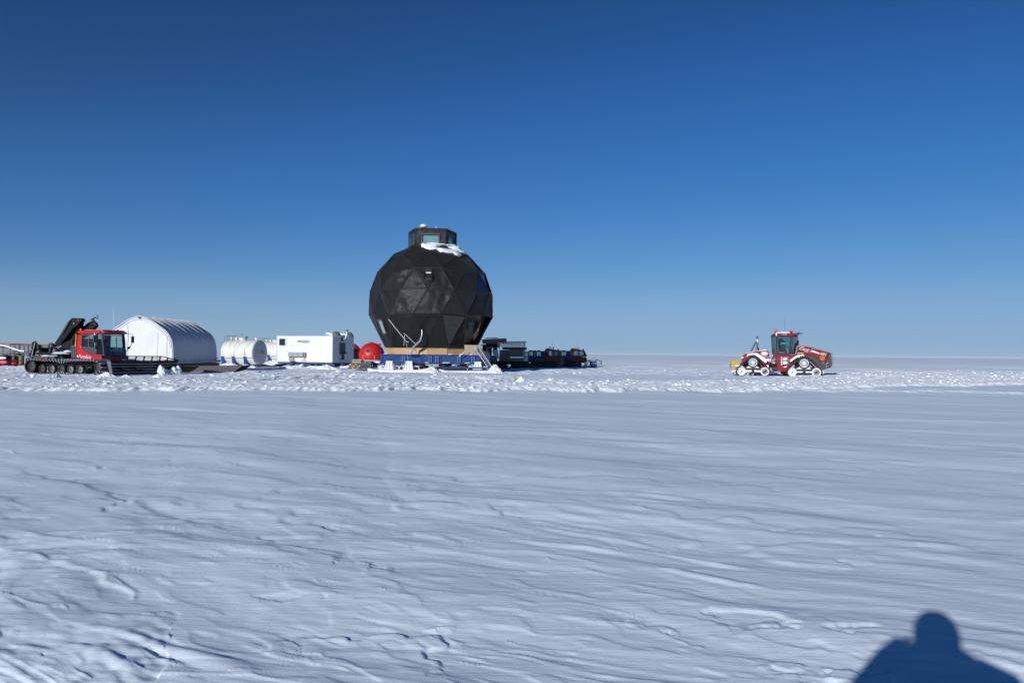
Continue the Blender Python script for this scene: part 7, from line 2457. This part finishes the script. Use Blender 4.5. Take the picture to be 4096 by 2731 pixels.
for i_, (cxa, cxb, red, lab) in enumerate(((-340, 40, 1, 'black and red drum cut by the left frame edge'), (30, 375, 1, 'black drum with a bright red band and white lettering, left of the groomer'), (385, 690, 1, 'shaded drum with a red band right of the lettered one'), (700, 930, 2, 'dark yellow drum beside the red-banded drums'))):
    a, b = pp_(cxa, 1235, -.35), pp_(cxb, 800, -.35)
    r_ = (b[0] - a[0]) / 2; h_ = .98
    d_ = thing('steel_drum', lab, 'drum', (0, 0, 0), PY, 'drums at the left edge')
    p = Matrix.Rotation(PY, 3, 'Z') @ Vector((a[0] + r_, -.35 + .3 * (i_ > 1), 0)); d_.location = (ps0.x + p.x, ps0.y + p.y, .04)
    m_ = 'dgrey' if i_ > 1 else 'black'
    r_ = min(r_, .75)
    MB().lathe([(0, 0), (r_ * .98, 0), (r_, .03), (r_, h_ * .33), (r_ * 1.02, h_ * .34), (r_, h_ * .35), (r_, h_ * .63), (r_ * 1.02, h_ * .64), (r_, h_ * .65), (r_, h_ - .03), (r_ * .97, h_), (0, h_ - .02)][::-1], n=28).build('barrel', 'olive' if red == 2 else 'black', d_, smooth=True)
    if red == 1:
        MB().lathe([(r_ + .004, .24), (r_ + .012, .25), (r_ + .012, .60), (r_ + .004, .61)][::-1], n=28).build('red_band', 'red', d_, smooth=True)
        if i_ < 2:
            text_part('drum_lettering', 'TEXACO', .17, 'letter', d_, (.0 - .1, -r_ - .022, .43), (R(90), 0, 0), 0, .008, 1.0)
            MB().lathe([(.045, .01), (.075, .01), (.075, 0)], (r_ * .62, -r_ * .80, .43), 'y', 16).build('star_badge', 'letter', d_)
    if i_ == 1:
        MB().lathe([(0, .14), (r_ * .6, .12), (r_ * .96, .0), (0, 0)], (0, 0, h_ + .0), n=20).build('rag', 'olive', d_, smooth=True)
# pale canister on the lettered drum and a yellow rag
a = pp_(110, 850, -.8)
p = Matrix.Rotation(PY, 3, 'Z') @ Vector((a[0], -1.12, 0))
o = MB().box((0, 0, 0), (.28, .05, .20)).box((.30, 0, 0), (.34, .05, .14)).build('drum_label', 'white', None, loc=(ps0.x + p.x, ps0.y + p.y, a[1]))
tag(o, 'white plate fixed above the red band of the lettered drum', 'plate')

# ------------------------------------------------------------------ the photographer, whose shadow falls into the picture
def photographer():
    me = bpy.data.meshes.new('person')
    J, E, Rr = [], [], []
    def j(p, r_, parent=None):
        J.append(p); Rr.append(r_)
        if parent is not None: E.append((parent, len(J) - 1))
        return len(J) - 1
    pel = j((0, 0, .92), .17)
    wai = j((0, 0, 1.06), .165, pel); che = j((0, .0, 1.27), .19, wai); nk0 = j((0, .01, 1.44), .12, che); nk = j((0, .03, 1.50), .08, nk0)
    hd0 = j((0, .05, 1.57), .10, nk); hd = j((0, .05, 1.67), .118, hd0); ht = j((0, .04, 1.755), .085, hd)
    for s_ in (-1, 1):
        hip = j((s_ * .11, 0, .86), .125, pel); kn = j((s_ * .13, .02, .48), .08, hip); an = j((s_ * .14, -.02, .11), .06, kn)
        ft = j((s_ * .15, .10, .06), .055, an); j((s_ * .16, .19, .05), .045, ft)
        sh = j((s_ * .20, 0, 1.41), .09, che); el = j((s_ * .42, .05, 1.28), .06, sh)
        wr = j((s_ * .13, .17, 1.51), .045, el)
        pm = j((s_ * .095, .195, 1.545), .044, wr)
        for k in range(4):
            dz = .030 - .020 * k
            f1 = j((s_ * .092, .218, 1.553 + dz), .011, pm); f2 = j((s_ * .078, .240, 1.558 + dz * .95), .0095, f1); j((s_ * (.045 + .004 * k), .246, 1.558 + dz * .9), .009, f2)
        th = j((s_ * .085, .172, 1.518), .013, pm); j((s_ * .055, .168, 1.523), .011, th)
    me.from_pydata(J, E, [])
    o_ = bpy.data.objects.new('person', me); COL.objects.link(o_)
    sk_ = o_.modifiers.new('skin', 'SKIN'); sk_.use_smooth_shade = True
    for i, r_ in enumerate(Rr):
        me.skin_vertices[0].data[i].radius = (r_, r_)
    me.skin_vertices[0].data[0].use_root = True
    sb_ = o_.modifiers.new('sub', 'SUBSURF'); sb_.levels = 2; sb_.render_levels = 2
    me.materials.append(M['skin'])
    return o_


pers = photographer()
tag(pers, 'person in a dark parka and hood holding a camera to the face', 'person')
# clothing: parka shell, hood, trousers, boots
pk_ = MB()
pk_.lathe([(.24, .72), (.26, .80), (.245, 1.0), (.25, 1.2), (.255, 1.32), (.23, 1.44), (.15, 1.52), (.10, 1.55)][::-1], n=28)
pk_.v = [(x * (1.02 if abs(z) > 1.3 else 1.0), y * .78, z) for x, y, z in pk_.v]
pko = pk_.build('parka', 'parka', pers, smooth=True)
sv = MB()
for s_ in (-1, 1):
    up_l = .04 if s_ < 0 else 0.0
    sv.tube([(s_ * .12, .0, 1.42), (s_ * .22, .01, 1.44), (s_ * .34, .04, 1.39), (s_ * .42, .05, 1.27), (s_ * .34, .10, 1.35), (s_ * .20, .14, 1.46 + up_l), (s_ * .12, .165, 1.52 + up_l)], [.11, .12, .11, .10, .095, .088, .072], 14)
sv.build('sleeves', 'parka', pko, smooth=True)
hd_ = MB()
prh = []
for k in range(15):
    t_ = math.pi * k / 14
    prh.append((.128 * math.sin(t_) ** .9, .150 * math.cos(t_)))
hd_.lathe(prh, (0, .03, 1.675), n=28, a0=R(125), a1=R(415))
hd_.build('hood', 'parka', pers, smooth=True)
nkb = MB().lathe([(.13, 1.60), (.15, 1.52), (.2, 1.44)], (0, .02, 0), n=24).build('collar', 'parka', pers, smooth=True)
tr2 = MB()
for s_ in (-1, 1):
    tr2.tube([(s_ * .10, 0, .86), (s_ * .125, .02, .5), (s_ * .14, -.01, .2)], [.15, .115, .095], 16)
tr2.build('trousers', 'black', pers, smooth=True)
for s_ in (-1, 1):
    MB().tube([(s_ * .14, -.02, .32), (s_ * .14, -.02, .10), (s_ * .15, .08, .07), (s_ * .16, .20, .055)], [.085, .085, .075, .06], 14).build('boot', 'rubber', pers, smooth=True)
fc = MB()
for s_ in (-1, 1):
    fc.lathe([(0, .012), (.012, .008), (.014, 0)], (s_ * .035, .165, 1.66), 'y', 10)
fc.build('eyes', 'black', pers)
MB().tube([(0, .155, 1.66), (0, .178, 1.625), (0, .17, 1.615)], [.010, .014, .010], 8).build('nose', 'skin', pers, smooth=True)
MB().tube([(-.028, .158, 1.585), (0, .165, 1.583), (.028, .158, 1.585)], .006, 6).build('mouth', 'redlens', pers, smooth=True)
hc = thing('photo_camera', 'small black camera held in front of the photographer', 'camera')
MB().box((0, 0, 0), (.14, .05, .085)).build('camera_body', 'black', hc, bevel=.006)
MB().cyl((0, .02, 0), (0, .06, 0), .03, 20).build('lens', 'black', hc, smooth=True)
MB().box((0, 0, .042), (.04, .035, .02)).build('viewfinder', 'black', hc)
# stand him so that the lens looks out just behind the viewpoint
pers.location = (0.0, -0.265, 0.0); pers.scale = (1, 1, 1.068); pers.rotation_euler = (0, 0, 0)
hc.location = (0.0, -0.078, 1.65)

# ------------------------------------------------------------------ the thin air over the plateau
hz = MB().box((0, 5000, 6.0), (14000, 14000, 16.0)).build('haze', 'snow', None)
hm_ = bpy.data.materials.new('thin_haze'); hm_.use_nodes = True
ht_ = hm_.node_tree; ht_.nodes.clear()
ho_o = ht_.nodes.new('ShaderNodeOutputMaterial'); hv = ht_.nodes.new('ShaderNodeVolumePrincipled')
hv.inputs['Color'].default_value = (0.95, 0.97, 1.0, 1); hv.inputs['Density'].default_value = 0.00004
hv.inputs['Anisotropy'].default_value = -0.2
ht_.links.new(hv.outputs[0], ho_o.inputs['Volume'])
hz.data.materials.clear(); hz.data.materials.append(hm_)
tag(hz, 'thin pale haze of ice crystals over the far snow plain', 'haze', kind='stuff')
